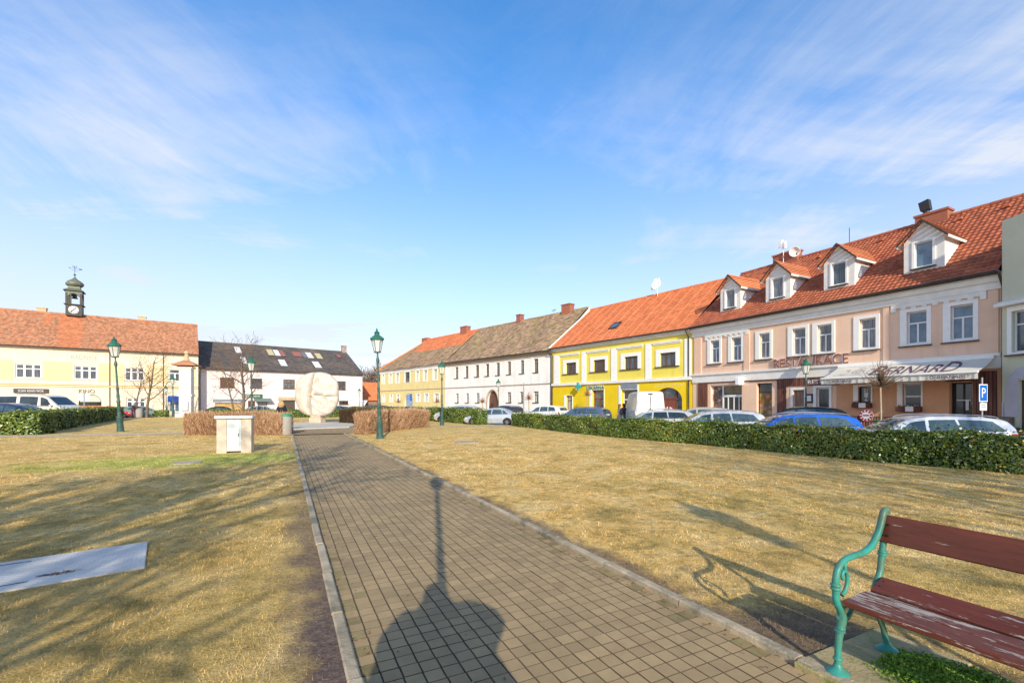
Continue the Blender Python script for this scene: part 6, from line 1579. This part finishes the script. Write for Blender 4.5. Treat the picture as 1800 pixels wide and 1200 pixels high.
def litter_bin(label, x, y, h, r, rim=True):
    t = thing('litter_bin', label, 'bin', (x, y, .02)); mb = MB()
    mb.lathe([(r*.94, -.03), (r*.98, .03), (r, h*.5), (r, h*.88), (r*.97, h*.9), (r*.84, h*.9), (r*.82, h*.3), (.01, h*.3)], n=20); mb.build('drum', EXPO, t, 40)
    mb = MB()
    if rim:
        mb.lathe([(r*.86, h*.88), (r*1.04, h*.885), (r*1.04, h*.99), (r*1.0, h), (r*.80, h), (r*.78, h*.88)], n=20)
    else: mb.lathe([(r*.9, h*.9), (r*1.0, h*.93), (r*.7, h*1.05), (.02, h*1.12)], n=16)
    mb.build('rim' if rim else 'lid', BGREEN if rim else EXPO, t, 40); return t
litter_bin('pebbled concrete bin with green rim at the end of the left brown hedge', xp(501, 24.5), 24.5, 1.12, .36)
litter_bin('squat domed concrete bin beside the person in dark coat', xp(245, 56.6), 56.6, 1.0, .36, False)
# steel cover plate
m_, nt_, b_ = new_mat('chequer_steel_plate'); v_ = texco(nt_)
b_.inputs['Metallic'].default_value = .12; b_.inputs['Roughness'].default_value = .5
base = ramp(nt_, noise(nt_, v_, 2.2, 7, .65), [(.35, (.56, .53, .47)), (.65, (.72, .685, .61))])
dirt = ramp(nt_, noise(nt_, texco(nt_, (1.6, 3.2, 1)), 1.1, 7, .7), [(.60, (0, 0, 0)), (.72, (.8,)*3)])
nt_.links.new(mixc(nt_, dirt, base, (.22, .18, .14)), b_.inputs['Base Color'])
w1 = nt_.nodes.new('ShaderNodeTexWave'); w1.inputs['Scale'].default_value = 9; w1.bands_direction = 'DIAGONAL'; nt_.links.new(v_, w1.inputs['Vector'])
w2 = nt_.nodes.new('ShaderNodeTexWave'); w2.inputs['Scale'].default_value = 9; w2.bands_direction = 'DIAGONAL'; nt_.links.new(texco(nt_, (1, -1, 1)), w2.inputs['Vector'])
bump(nt_, b_, mth(nt_, 'MULTIPLY', w1.outputs[1], w2.outputs[1]), .55, .006)
plate_a = math.atan2(PLe[1], PLe[0])
pt = thing('cover_plate', 'large grey chequered steel cover plate lying in the left lawn', 'cover plate', (PL0[0], PL0[1], .03), plate_a)
mb = MB(); mb.box(0, 2.7, 0, 1.07, 0, .018, bev=.003); mb.build('plate', m_, pt)
mb = MB(); mb.box(.95, 1.25, .125, .135, .019, .022); mb.build('lifting_slot', DARK, pt)
mb = MB(); mb.box(.85, 1.2, .90, .91, .019, .022); mb.build('lifting_slot', DARK, pt)
mb = MB(); gq = random.Random(3)
for i in range(70):
    x, y = gq.gauss(.66, .075), gq.gauss(.79, .022); s_ = gq.uniform(.01, .035); a = gq.gauss(0, .5)
    mb.add([(x-s_*math.cos(a), y-s_*math.sin(a), .0195), (x+s_*math.cos(a), y+s_*math.sin(a), .020+gq.uniform(0, .012)), (x+.006, y+.008, .0195)], [(0, 1, 2)])
o = mb.build('twig_litter', M('grey_brown_litter', (.16, .12, .09), (.10, .075, .06), 20, .95), None, None, (PL0[0], PL0[1], .03), (0, 0, plate_a)); tag(o, 'small smear of dry twigs on the steel plate', 'leaves', kind='stuff')
for label, (px, py), r in (('round manhole cover in the right lawn', (820, 778), .42), ('grey manhole cover in a bare patch of the lush grass', (328, 815), .30)):
    x, y = gp(px, py); t = thing('manhole_cover', label, 'manhole', (x, y, .03)); mb = MB()
    mb.lathe([(r*1.25, -.02), (r*1.25, .02), (r*1.05, .028), (r*1.03, .02)], n=26); mb.build('ring', CONCRETE, t)
    mb = MB(); mb.lathe([(r, -.01), (r, .026), (r*.2, .03), (.01, .03)], n=26); mb.build('lid', M('worn_iron', (.52, .42, .30), (.40, .32, .23), 6, .95, spec=.1, bmp=.5), t)

# ------------------------------------------------------------------ signs and poles
POLE = M('grey_steel_pole', (.36, .37, .37), (.28, .29, .29), 4, .5, metal=.4)
SBLUE = M('sign_blue', (.008, .14, .55), (.008, .12, .48), 4, .35)
x, y = xp(1728, 16.6), 16.6
ps = thing('parking_sign', 'blue and white parking sign above the nearest car', 'sign', (x, y, T0), R(18))
mb = MB(); mb.tube([(0, .03, 0), (0, .03, 2.75)], .03, 8); mb.build('pole', POLE, ps, 50)
zb_ = zp(706, 16.6)-T0; zt_ = zp(675, 16.6)-T0; hw_ = .24
mb = MB(); mb.box(-hw_, hw_, -.012, 0.0, zb_, zt_); bd = mb.build('board', PVC, ps)
mb = MB(); mb.box(-hw_+.035, hw_-.035, -.016, -.0125, zb_+.035, zt_-.035); mb.build('blue_field', SBLUE, bd)
text('letter', 'P', PVC, bd, -.10, .12, zb_+.16, zt_-.14, -.0165, .003)
mb = MB(); mb.box(-.2, .2, -.012, 0, zp(721, 16.6)-T0, zp(708, 16.6)-T0); b2 = mb.build('supplement_plate', PVC, ps)
mb = MB(); zq = (zp(721, 16.6)+zp(708, 16.6))/2-T0
for dz in (.05, -.02): mb.box(-.13, .13, -.015, -.0125, zq+dz, zq+dz+.03)
mb.build('text_lines', M('grey_print', (.25, .25, .25), None, 4, .7), b2)
t = thing('sign_pole', 'bare thin grey pole before the white house', 'pole', (xp(920.5, 42), 42, T0)); mb = MB(); mb.tube([(0, 0, 0), (0, 0, zp(673, 42)-T0)], .05, 8); mb.build('pole', POLE, t, 50)
Yd = 64; t = thing('direction_sign', 'blue direction boards with white writing before the blue gate', 'sign', (xp(719.5, Yd), Yd, T0), R(-40)); mb = MB(); mb.tube([(-.4, .05, 0), (-.4, .05, 3.2)], .04, 6); mb.tube([(.4, .05, 0), (.4, .05, 3.2)], .04, 6); mb.build('pole', POLE, t)
for k in range(3):
    z = zp(704, Yd)-T0+k*.33; mb = MB(); mb.box(-.62, .62, -.02, .01, z, z+.28, bev=.005); bb = mb.build('board', SBLUE, t)
    mb = MB(); mb.box(-.5, .12, -.026, -.0205, z+.1, z+.18); mb.build('text_lines', PVC, bb)
Yd = 40; t = thing('notice_sign', 'pale square traffic board seen before the cinema entrance', 'sign', (xp(148, Yd), Yd, T0), R(40)); mb = MB(); mb.tube([(0, .04, 0), (0, .04, zp(689, Yd)-T0)], .04, 8); mb.build('pole', POLE, t)
mb = MB(); mb.box(-.36, -.03, -.015, .0, zp(704, Yd)-T0, zp(691, Yd)-T0); mb.box(.03, .36, -.015, 0, zp(705, Yd)-T0, zp(691.5, Yd)-T0); mb.build('board', M('pale_grey_sign', (.62, .66, .70), None, 4, .5), t)
Yd = 72; t = thing('road_sign', 'white triangular road sign right of the pink house corner', 'sign', (xp(640, Yd), Yd, T0), R(15)); mb = MB(); mb.tube([(0, .04, 0), (0, .04, 2.2)], .04, 6); mb.build('pole', POLE, t)
mb = MB(); mb.prism([(-.55, 2.3), (0, 1.4), (.55, 2.3)], 1, -.015, 0); mb.build('board', PVC, t)

# ------------------------------------------------------------------ terrace fence in front of the restaurant
fx0, fx1 = RF.s(1462, -2.1), RF.s(1752, -2.1)
fe = RF.empty('terrace_fence', 'brown slatted terrace fence before the restaurant', 'fence', fx0, -2.1)
mb = MB(); Lf = fx1-fx0; n = int(Lf/.115)
for i in range(n): mb.box(i*.115, i*.115+.075, -.02, .005, .10, 1.12)
mb.build('slat_panel', SLAT, fe)
mb = MB(); mb.box(-.02, Lf, -.03, .035, 1.121, 1.18); mb.box(-.02, Lf, .006, .035, .25, .33); mb.box(-.02, Lf, .006, .035, .9, .98); mb.build('rail', SLAT, fe)
for i in range(6):
    mb = MB(); xx = Lf*i/5; mb.box(xx-.05, xx+.05, .036, .12, 0, 1.2); mb.build('post', SLAT, fe)
xs_ = RF.s(1522.5, -2.15); sg = RF.empty('round_sign', 'round white and red sign hung on the terrace fence', 'sign', xs_, -2.16)
zc_ = RF.z(1522.5, 730, -2.15)-T0; mb = MB(); mb.lathe([(.30, 0), (.30, .02), (.285, .028)], (0, 0, zc_), 28, axis=1); o = mb.build('disc', PVC, sg)
mb = MB()
for k in range(10):
    a = k*2*math.pi/10; mb.quad(*[(r_*math.cos(q_), -.004, zc_+r_*math.sin(q_)) for r_, q_ in ((.17, a), (.27, a), (.27, a+.4), (.17, a+.4))][::-1])
for k in range(20):
    a, b = 2*math.pi*k/20, 2*math.pi*(k+1)/20; mb.quad(*[(r_*math.cos(q_), -.004, zc_+r_*math.sin(q_)) for r_, q_ in ((.275, a), (.30, a), (.30, b), (.275, b))][::-1])
mb.quad((-.13, -.004, zc_-.03), (.13, -.004, zc_-.03), (.13, -.004, zc_+.04), (-.13, -.004, zc_+.04)); mb.build('red_ring', M('sign_red', (.42, .02, .04), None, 4, .5), o)
LWOOD = M('light_table_wood', (.50, .32, .17), (.40, .25, .13), 4, .6, stretch=(1, 6, 1))
def bench_set(label, x):
    t = RF.empty('terrace_table', label, 'table', x, -1.2); mb = MB(); mb.box(-.75, .75, -.4, .4, 1.02, 1.07, bev=.008); mb.build('tabletop', LWOOD, t)
    for sx in (-.6, .6):
        for sy_ in (-.3, .3): mb = MB(); mb.box(sx-.04, sx+.04, sy_-.04, sy_+.04, 0, 1.018); mb.build('leg', LWOOD, t)
bench_set('wooden terrace table by the restaurant entrance', RF.s(1705, -1.2)); bench_set('wooden terrace table behind the round sign', RF.s(1495, -1.2)); bench_set('wooden terrace table under the double window', RF.s(1585, -1.2))
# wheelie bin
x, y = RF.s(1556, -2.9), -2.9; t = RF.empty('wheelie_bin', 'green wheelie bin by the ball tree and fence', 'bin', x, y)
mb = MB(); mb.prism([(-.25, .08), (.25, .08), (.31, .98), (-.31, .98)], 1, -.28, .28); mb.build('tub', M('green_bin_plastic', (.02, .17, .05), None, 4, .5), t); mb = MB(); mb.box(-.34, .34, -.33, .32, .985, 1.05, bev=.02); mb.build('lid', M('green_bin_lid', (.025, .22, .07), None, 4, .5), t)

# ------------------------------------------------------------------ shrine pillar, stall
sp_ = thing('shrine_pillar', 'white rendered pillar shrine with tiled cap and small figure', 'monument', (xp(328, 56.0), 56.0, 0), R(20))
mb = MB(); mb.box(-.95, .95, -.95, .95, 0, .5, bev=.03); mb.box(-.62, .62, -.62, .62, .5, 6.0, bev=.02); mb.box(-.75, .75, -.75, .75, 2.6, 2.8, bev=.03); mb.box(-.78, .78, -.78, .78, 6.0, 6.2, bev=.03); mb.box(-.5, .5, -.634, -.622, 3.1, 5.6); mb.build('pillar', WHITEWALL, sp_)
mb = MB(); mb.lathe([(1.75, 6.32), (1.78, 6.4), (1.0, 6.75), (.35, 7.0)], n=4, ph=math.pi/4); mb.build('tiled_cap', OLD_TILE, sp_)
mb = MB(); mb.lathe([(.32, 6.98), (.30, 7.25), (.2, 7.35), (.26, 7.55), (.16, 7.75), (.06, 7.8)], n=10); mb.ellipsoid((0, 0, 7.95), (.28, .28, .24), 12); mb.build('figure', M('pinkish_stone_figure', (.66, .46, .34), (.6, .42, .2), 4, .8), sp_)
mb = MB(); mb.box(-.35, .35, -.965, -.951, .9, 2.1); mb.build('plaque', PVC, sp_)
st = thing('market_stall', 'closed wooden stall with pale roof before the pink house', 'stall', (xp(402, 62.0), 62.0, T0), R(35))
mb = MB()
for i in range(14): mb.box(-1.55+i*.222, -1.55+i*.222+.21, -.9, .9, 0, 1.9)
mb.build('board_wall', M('honey_stall_boards', (.62, .40, .18), (.52, .33, .14), 4, .7, rnd=.1), st)
mb = MB(); mb.prism([(-1.3, 1.95), (1.2, 1.95), (1.2, 2.4), (-1.3, 2.05)], 0, -1.75, 1.75); mb.build('roof', M('pale_stall_roof', (.50, .50, .47), (.3, .29, .26), 2, .8), st)

# ------------------------------------------------------------------ people
SKINM = M('skin', (.55, .33, .24), (.5, .29, .21), 6, .6); SHOE = M('dark_shoe', (.03, .025, .022), None, 5, .6)
def person(label, x, y, face, h=1.72, jacket=(.03, .03, .04), trousers=(.05, .06, .09), hair=(.35, .22, .10), step=.0, arms='down', hairlen=.12, z=0.03, bulk=1.0, lean=0.0, bag=None, bare=False):
    """face: direction angle (0 = facing +x). Local frame: +y is forward."""
    t = thing('person', label, 'person', (x, y, z), face-math.pi/2); k = h/1.75
    def S(p): return (p[0]*k, (p[1]+lean*max(0, p[2]-.9))*k, p[2]*k)
    V, E, RR_ = [], [], []
    def add(p, r, par=None):
        V.append(S(p)); RR_.append(r*k)
        if par is not None: E.append((par, len(V)-1))
        return len(V)-1
    bk_ = 1.7 if arms == 'camera' else 1.0
    pel = add((0, 0, .95), (.15*bk_)); wa = add((0, .01, 1.10), .13*bk_, pel); ch = add((0, .0, 1.30), .155*bk_, wa); ns = add((0, -.01, 1.46), .075, ch); nk = add((0, .005, 1.53), .055, ns)
    chin = add((0, .035, 1.585), .065, nk); hd = add((0, .015, 1.67), .088, chin); tp = add((0, .0, 1.735), .062, hd)
    nose = add((0, .115, 1.65), .014, hd)
    arm_nodes = []; leg_nodes = []
    for sg in (1, -1):
        sh = add((sg*.17, -.01, 1.41), .072, ch)
        if arms == 'camera': el, wr, pm = (sg*.41+.06, .02, 1.34+.14*(sg > 0)), (sg*.13, .13, 1.52), (sg*.085, .17, 1.57)
        elif arms == 'front': el, wr, pm = (sg*.25, .02, 1.12), (sg*.12, .24, 1.08), (sg*.08, .30, 1.08)
        else: el, wr, pm = (sg*.235, -.03, 1.13), (sg*.25, .06, .89), (sg*.25, .085, .81)
        e = add(el, .05, sh); m1 = add(tuple((a+b)/2 for a, b in zip(el, wr)), .042, e); w_ = add(wr, .031, m1); p_ = add(pm, .034, w_)
        arm_nodes.append((sh, e, m1, w_))
        d = Vector(pm)-Vector(wr); d.normalize(); sd = Vector((0, 1, 0)) if arms == 'down' else Vector((-sg*.2, 0, 1)); cu = Vector((-sg, .2, 0)) if arms == 'down' else Vector((-sg, 0, 0))
        for f, (off, ln) in enumerate(((.030, .070), (.011, .08), (-.010, .074), (-.029, .058))):
            b = Vector(pm)+sd*off+d*.03; m_2 = b+d*ln*.5+cu*.008; tpv = b+d*ln+cu*.03
            i1 = add(tuple(b), .0095, p_); i2 = add(tuple(m_2), .009, i1); add(tuple(tpv), .0075, i2)
        b = Vector(wr)+sd*.034+d*.03; i1 = add(tuple(b), .011, p_); add(tuple(b+sd*.025+d*.045+cu*.015), .0085, i1)
        hp = add((sg*.09, 0, .88), .095, pel); sx = sg*.10; st_ = step*sg
        kn = add((sx, st_*.5+.02, .49), .062, hp); cf = add((sx, st_*.8-.015, .32), .056, kn); an = add((sx, st_-.02, .085), .040, cf); toe = add((sx+sg*.02, st_+.12, .035), .036, an)
        leg_nodes.append((hp, kn, cf, an, toe))
    body = skin('body', V, E, RR_, SKINM, t)
    def sub(nodes, extra, mat, nm, chain):
        mp = {n_: i for i, n_ in enumerate(nodes)}
        return skin(nm, [V[n_] for n_ in nodes], [(mp[a], mp[b]) for a, b in chain], [RR_[n_]*extra+.012 for n_ in nodes], mat, t)
    tm = M('trousers_'+str(len(bpy.data.materials)), trousers, None, 8, .9, bmp=.3); jm = M('jacket_'+str(len(bpy.data.materials)), jacket, None, 5, .85, bmp=.5, bscale=18)
    nodes = [pel]+[n_ for l in leg_nodes for n_ in l[:4]]; ch_ = []
    for l in leg_nodes: ch_ += [(pel, l[0]), (l[0], l[1]), (l[1], l[2]), (l[2], l[3])]
    sub(nodes, 1.10, tm, 'trousers', ch_)
    nodes = [ch, wa, pel, ns]; ch_ = [(ch, wa), (wa, pel), (ch, ns)]
    for a in arm_nodes: nodes += list(a); ch_ += [(ch, a[0]), (a[0], a[1]), (a[1], a[2]), (a[2], a[3])]
    sub(nodes, 1.18*bulk, jm, 'jacket', ch_)
    for l in leg_nodes:
        sub([l[3], l[4]], 1.2, SHOE, 'shoe', [(l[3], l[4])])
    hm = M('hair_'+str(len(bpy.data.materials)), hair, tuple(c*.6 for c in hair), 9, .7, stretch=(6, 6, 1))
    mb = MB(); mb.ellipsoid((0, -.02*k, 1.70*k), (.105*k, .115*k, .105*k), 14)
    if hairlen > .1: mb.ellipsoid((0, -.055*k, (1.62-hairlen*.3)*k), (.115*k, .085*k, (.10+hairlen*.6)*k), 12)
    o = mb.build('hair', hm, t, 60)
    for v in o.data.vertices: v.co.y += lean*max(0, v.co.z-.9*k)
    mb = MB()
    for sg in (1, -1):
        mb.ellipsoid((sg*.033*k, .098*k+lean*.75*k, 1.68*k), (.014*k, .008*k, .009*k), 8)
    mb.build('eye', DARK, t)
    mb = MB(); mb.ellipsoid((0, .102*k+lean*.7*k, 1.612*k), (.026*k, .008*k, .006*k), 8); mb.build('mouth', M('lips', (.35, .12, .1), None, 5, .5) if 'lips' not in bpy.data.materials else bpy.data.materials['lips'], t)
    for sg in (1, -1):
        mb = MB(); mb.ellipsoid((sg*.088*k, .01*k+lean*.75*k, 1.66*k), (.012*k, .02*k, .03*k), 8); mb.build('ear', SKINM, t)
    return t
person('person seen from behind with long fair hair and black jacket, past the green-rimmed bin', xp(495, 27.3), 27.3, R(95), 1.84, (.018, .018, .024), (.06, .09, .17), (.50, .33, .15), .12, 'down', .42, bulk=1.12)
pz_ = [o for o in bpy.data.objects if o.name.startswith('person') and not o.parent][-1]
mb = MB(); mb.ellipsoid((0, -.075, 1.60), (.20, .13, .20), 14); mb.ellipsoid((0, -.02, 1.70), (.13, .14, .14), 14); mb.build('fur_hood', M('fair_fur', (.55, .38, .19), (.40, .26, .12), 12, .95, bmp=.9, bscale=40), pz_, 60)
person('person in dark coat standing by the domed bin near the town hall', xp(234, 56.2), 56.2, R(60), 1.80, (.03, .03, .045), (.14, .05, .07), (.66, .60, .50), .15, 'front', .11, bulk=1.25, lean=.14)
person('person in grey-brown jacket and pale trousers left of the tall white van', xp(1090, 33.2), 33.2, R(-40), 1.72, (.17, .14, .13), (.55, .56, .58), (.22, .08, .05), .16, 'down', .12, z=T0)
person('person with dark hair half hidden behind the tall white van', xp(1096, 34.4), 34.4, R(-150), 1.76, (.05, .05, .06), (.10, .10, .12), (.02, .016, .014), .1, 'front', .12, z=T0)
person('photographer in thick jacket holding a camera, standing behind the viewpoint', +.07, -.22, R(98), 1.90, (.04, .04, .05), (.05, .06, .1), (.1, .07, .05), .1, 'camera', .12, bulk=2.0, z=0)

pz_ = [o for o in bpy.data.objects if o.name.startswith('person') and not o.parent and 'photographer' in o['label']][-1]
mb = MB(); mb.ellipsoid((.10, .03, 1.60), (.26, .14, .15), 14); mb.ellipsoid((0, -.1, 1.30), (.44, .2, .36), 16); mb.build('shadow_fill', M('dark_shadow_fill', (.04, .04, .05), None, 6, .9), pz_, 60)  # unseen bulk added to close and widen the photographer's shadow
# slim post just behind the viewpoint (its shadow lies along the path)
t = thing('lamp_post', 'slim post behind the viewpoint', 'pole', (.235, -.85, 0)); mb = MB(); mb.tube([(0, 0, 0), (0, 0, 4.3)], [.05, .04], 8)
mb.lathe([(.02, 4.2), (.10, 4.28), (.16, 4.62), (.18, 4.64), (.08, 4.76), (.03, 4.82), (.01, 4.95)], n=6); mb.build('pole', LGREEN, t)

# ------------------------------------------------------------------ bench
def peel_mat(name, c, amount, seed):
    m, nt, b = new_mat(name)
    v = texco(nt, (1.1, 9, 9)); g_ = noise(nt, v, 3.5, 9, .72, .3)
    v3 = nt.nodes.new('ShaderNodeVectorMath'); v3.operation = 'ADD'; nt.links.new(texco(nt, (1, 1, 1)), v3.inputs[0]); v3.inputs[1].default_value = (seed, seed*2.3, 0)
    big = noise(nt, v3.outputs[0], 1.6, 4, .6, .3)
    f = ramp(nt, mth(nt, 'ADD', mth(nt, 'MULTIPLY', g_, .62), mth(nt, 'MULTIPLY', big, .38)), [(amount, (0, 0, 0)), (amount+.022, (1, 1, 1))])
    pc = ramp(nt, noise(nt, texco(nt, (2, 14, 14)), 3, 6), [(.35, tuple(x*.72 for x in c)), (.65, c)])
    wood = ramp(nt, noise(nt, texco(nt, (2.5, 60, 60)), 3, 6, .7), [(.3, (.25, .20, .17)), (.5, (.45, .39, .34)), (.7, (.60, .54, .49))])
    nt.links.new(mixc(nt, f, pc, wood), b.inputs['Base Color'])
    r_ = nt.nodes.new('ShaderNodeMapRange'); nt.links.new(f, r_.inputs[0]); r_.inputs[3].default_value = .38; r_.inputs[4].default_value = .85; nt.links.new(r_.outputs[0], b.inputs['Roughness'])
    bump(nt, b, mth(nt, 'SUBTRACT', mth(nt, 'MULTIPLY', noise(nt, texco(nt, (2, 50, 50)), 4, 5), .5), f), .5, .004)
    return m
PC = (.175, .044, .024)
BM = [peel_mat('flaking_red_brown_paint', PC, .522, 1.1), peel_mat('worn_red_brown_paint', PC, .525, 3.7), peel_mat('chipped_red_brown_paint', PC, .565, 5.2), peel_mat('sound_red_brown_paint', PC, .60, 7.9)]
IRON = M('turquoise_green_iron', (.035, .33, .27), (.05, .19, .14), 5, .42, c3=(.10, .17, .11), s3=3.2, bmp=.15, bscale=40)
be = thing('park_bench', 'park bench with flaking red-brown planks and turquoise cast-iron frame at lower right', 'bench', (BEN[0]-.02, BEN[1]-.045, .04), math.atan2(-.8944, .4472))
BL = 1.78
def bench_frame(x):
    mb = MB()
    # front leg, bulging knee, arm sweeping up into the back post
    f = [(0.0, .03), (.0, .10), (.012, .22), (.035, .31), (.03, .37), (-.012, .44), (-.02, .50), (-.022, .575), (.005, .645), (.06, .685), (.14, .695), (.22, .70), (.30, .725), (.36, .785), (.40, .86), (.425, .93), (.45, .945), (.468, .925)]
    r_ = [.019, .018, .021, .027, .024, .021, .020, .020, .020, .019, .019, .020, .021, .021, .021, .021, .021, .018]
    D = lambda a: a*1.25 if a > 0 else a
    mb.tube([(x, D(a), z) for a, z in f], r_, 10, smooth=4)
    bk = [(.455, .925), (.44, .84), (.425, .74), (.405, .62), (.39, .54), (.345, .45), (.36, .40), (.42, .30), (.50, .16), (.57, .04)]
    bk = [(D(a) if z > .38 else a+.03*(z > .1), z) for a, z in bk]
    mb.tube([(x, a, z) for a, z in bk], [.017, .018, .019, .019, .020, .021, .021, .019, .018, .017], 10, smooth=3)
    # seat bearer and scrolls
    mb.tube([(x, .012, .40), (x, .12, .405), (x, .28, .395), (x, .45, .425)], .016, 8, smooth=3)
    mb.tube([(x, .02, .34), (x, .10, .32), (x, .16, .37), (x, .17, .40)], [.02, .017, .013, .010], 8, smooth=3)
    sc = [(.045, .47), (.085, .50), (.105, .555), (.092, .605), (.062, .615), (.046, .59), (.056, .567), (.070, .575)]
    mb.tube([(x, a, z) for a, z in sc], [.013, .013, .012, .012, .011, .010, .009, .008], 8, smooth=4)
    sc = [(.098, .595), (.080, .63), (.085, .66), (.105, .672)]
    mb.tube([(x, a, z) for a, z in sc], [.009, .010, .009, .006], 8, smooth=3)
    for a, z, rr in ((.0, .09, .026), (.022, .255, .030), (.030, .27, .027), (-.022, .525, .029), (-.022, .548, .029), (.518, .655, .027), (.522, .672, .027)):
        mb.lathe([(rr*.7, -.010), (rr, -.005), (rr, .005), (rr*.7, .010)], (x, a, z), 12)
    for a in (0.0, .575):
        mb.lathe([(.062, -.005), (.066, .008), (.05, .022), (.028, .038), (.02, .06)], (x, a, 0), 16)
    return mb.build('iron_frame', IRON, be, 60)
bench_frame(.02); bench_frame(BL-.05)
def plank(nm, x0, x1, y0, z0, y1, z1, th_, mat):
    """plank whose cross-section runs from (y0,z0) to (y1,z1), thickness th_ upward/forward"""
    mb = MB(); d = Vector((0, y1-y0, z1-z0)); w_ = d.length; d.normalize(); n_ = Vector((0, -d.z, d.y)); c = .007
    cs = [(0, c), (c, 0), (w_-c, 0), (w_, c), (w_, th_-c), (w_-c, th_), (c, th_), (0, th_-c)]
    n = 30; rows_ = []
    for i in range(n+1):
        x = x0+(x1-x0)*i/n
        rows_.append([(x, y0+d.y*a+n_.y*b, z0+d.z*a+n_.z*b) for a, b in cs])
    for i in range(n):
        for k in range(8): j = (k+1) % 8; mb.quad(rows_[i][k], rows_[i][j], rows_[i+1][j], rows_[i+1][k])
    mb.poly(rows_[0][::-1]); mb.poly(rows_[-1])
    return mb.build(nm, mat, be)
plank('seat_plank', .045, BL, .0, .422, .150, .425, .036, BM[0]); plank('seat_plank', .035, BL, .166, .426, .305, .424, .034, BM[1]); plank('seat_plank', .045, BL, .33, .437, .475, .494, .034, BM[2])
bp = plank('back_plank', .0, BL+.05, .550, .735, .578, .915, .034, BM[3])
bp.data.transform(Matrix.Translation((0, -.012, 0)))
mb = MB()
for x in (.03, .055, BL-.04):
    for z in (.79, .86):
        mb.lathe([(.008, 0), (.008, -.003), (.003, -.005)], (x, .501+(z-.735)*.155, z), 8, axis=1)
    for yy, zz_ in ((.42, .508), (.37, .489)): mb.lathe([(.008, 0), (.007, .004), (.003, .006)], (x+.02, yy, zz_), 8)
mb.build('bolt', DARK, be)
PADM = M('mossy_concrete_pad', (.52, .41, .21), (.38, .30, .15), 3, .95, bmp=.5, bscale=60, c3=(.24, .24, .08), s3=2.2)
pd_ = thing('bench_pad', 'mossy square concrete pad under the left bench frame', 'slab', (BEN[0], BEN[1], .0), math.atan2(-.8944, .4472))
mb = MB(); mb.box(-.15, .38, -.155, .84, -.03, .043, bev=.008); mb.build('slab', PADM, pd_)
# moss cushion under the seat
V = []; gm = np.random.default_rng(31); nn = 26000
e = gm.normal(.48, .26, nn); d = gm.normal(.44, .18, nn); k = (e > .08) & (e < 1.5) & (d > .02) & (d < .85) & (gm.random(nn) < np.clip(1.15-((e-.48)/.5)**2-((d-.44)/.36)**2, 0, 1)); e, d = e[k], d[k]; nn = len(e)
mz = .042+.05*gm.random(nn)*np.clip(1.1-((e-.5)/.6)**2-((d-.44)/.4)**2, .1, 1)*(.6+.4*np.sin(e*17)*np.sin(d*19))
c = np.stack([BEN[0]+e*.4472+d*.8944, BEN[1]-e*.8944+d*.4472, mz], 1)
a = gm.normal(0, 1, (nn, 3)); a[:, 2] = np.abs(a[:, 2])*.8; a /= np.linalg.norm(a, axis=1)[:, None]; b = np.cross(a, gm.normal(0, 1, (nn, 3))); b /= np.linalg.norm(b, axis=1)[:, None]
s_ = (.007+.007*gm.random(nn))[:, None]
V = np.stack([c-a*s_, c+b*s_*.5, c+a*s_, c-b*s_*.5], 1).reshape(-1, 3)
mo = np_mesh('moss', V, 4, leaf_mat('moss_leaf', [(0, (.07, .14, .012)), (.5, (.17, .32, .03)), (1, (.36, .52, .07))], .7, .3)); tag(mo, 'bright green moss under the bench seat', 'moss', kind='stuff')
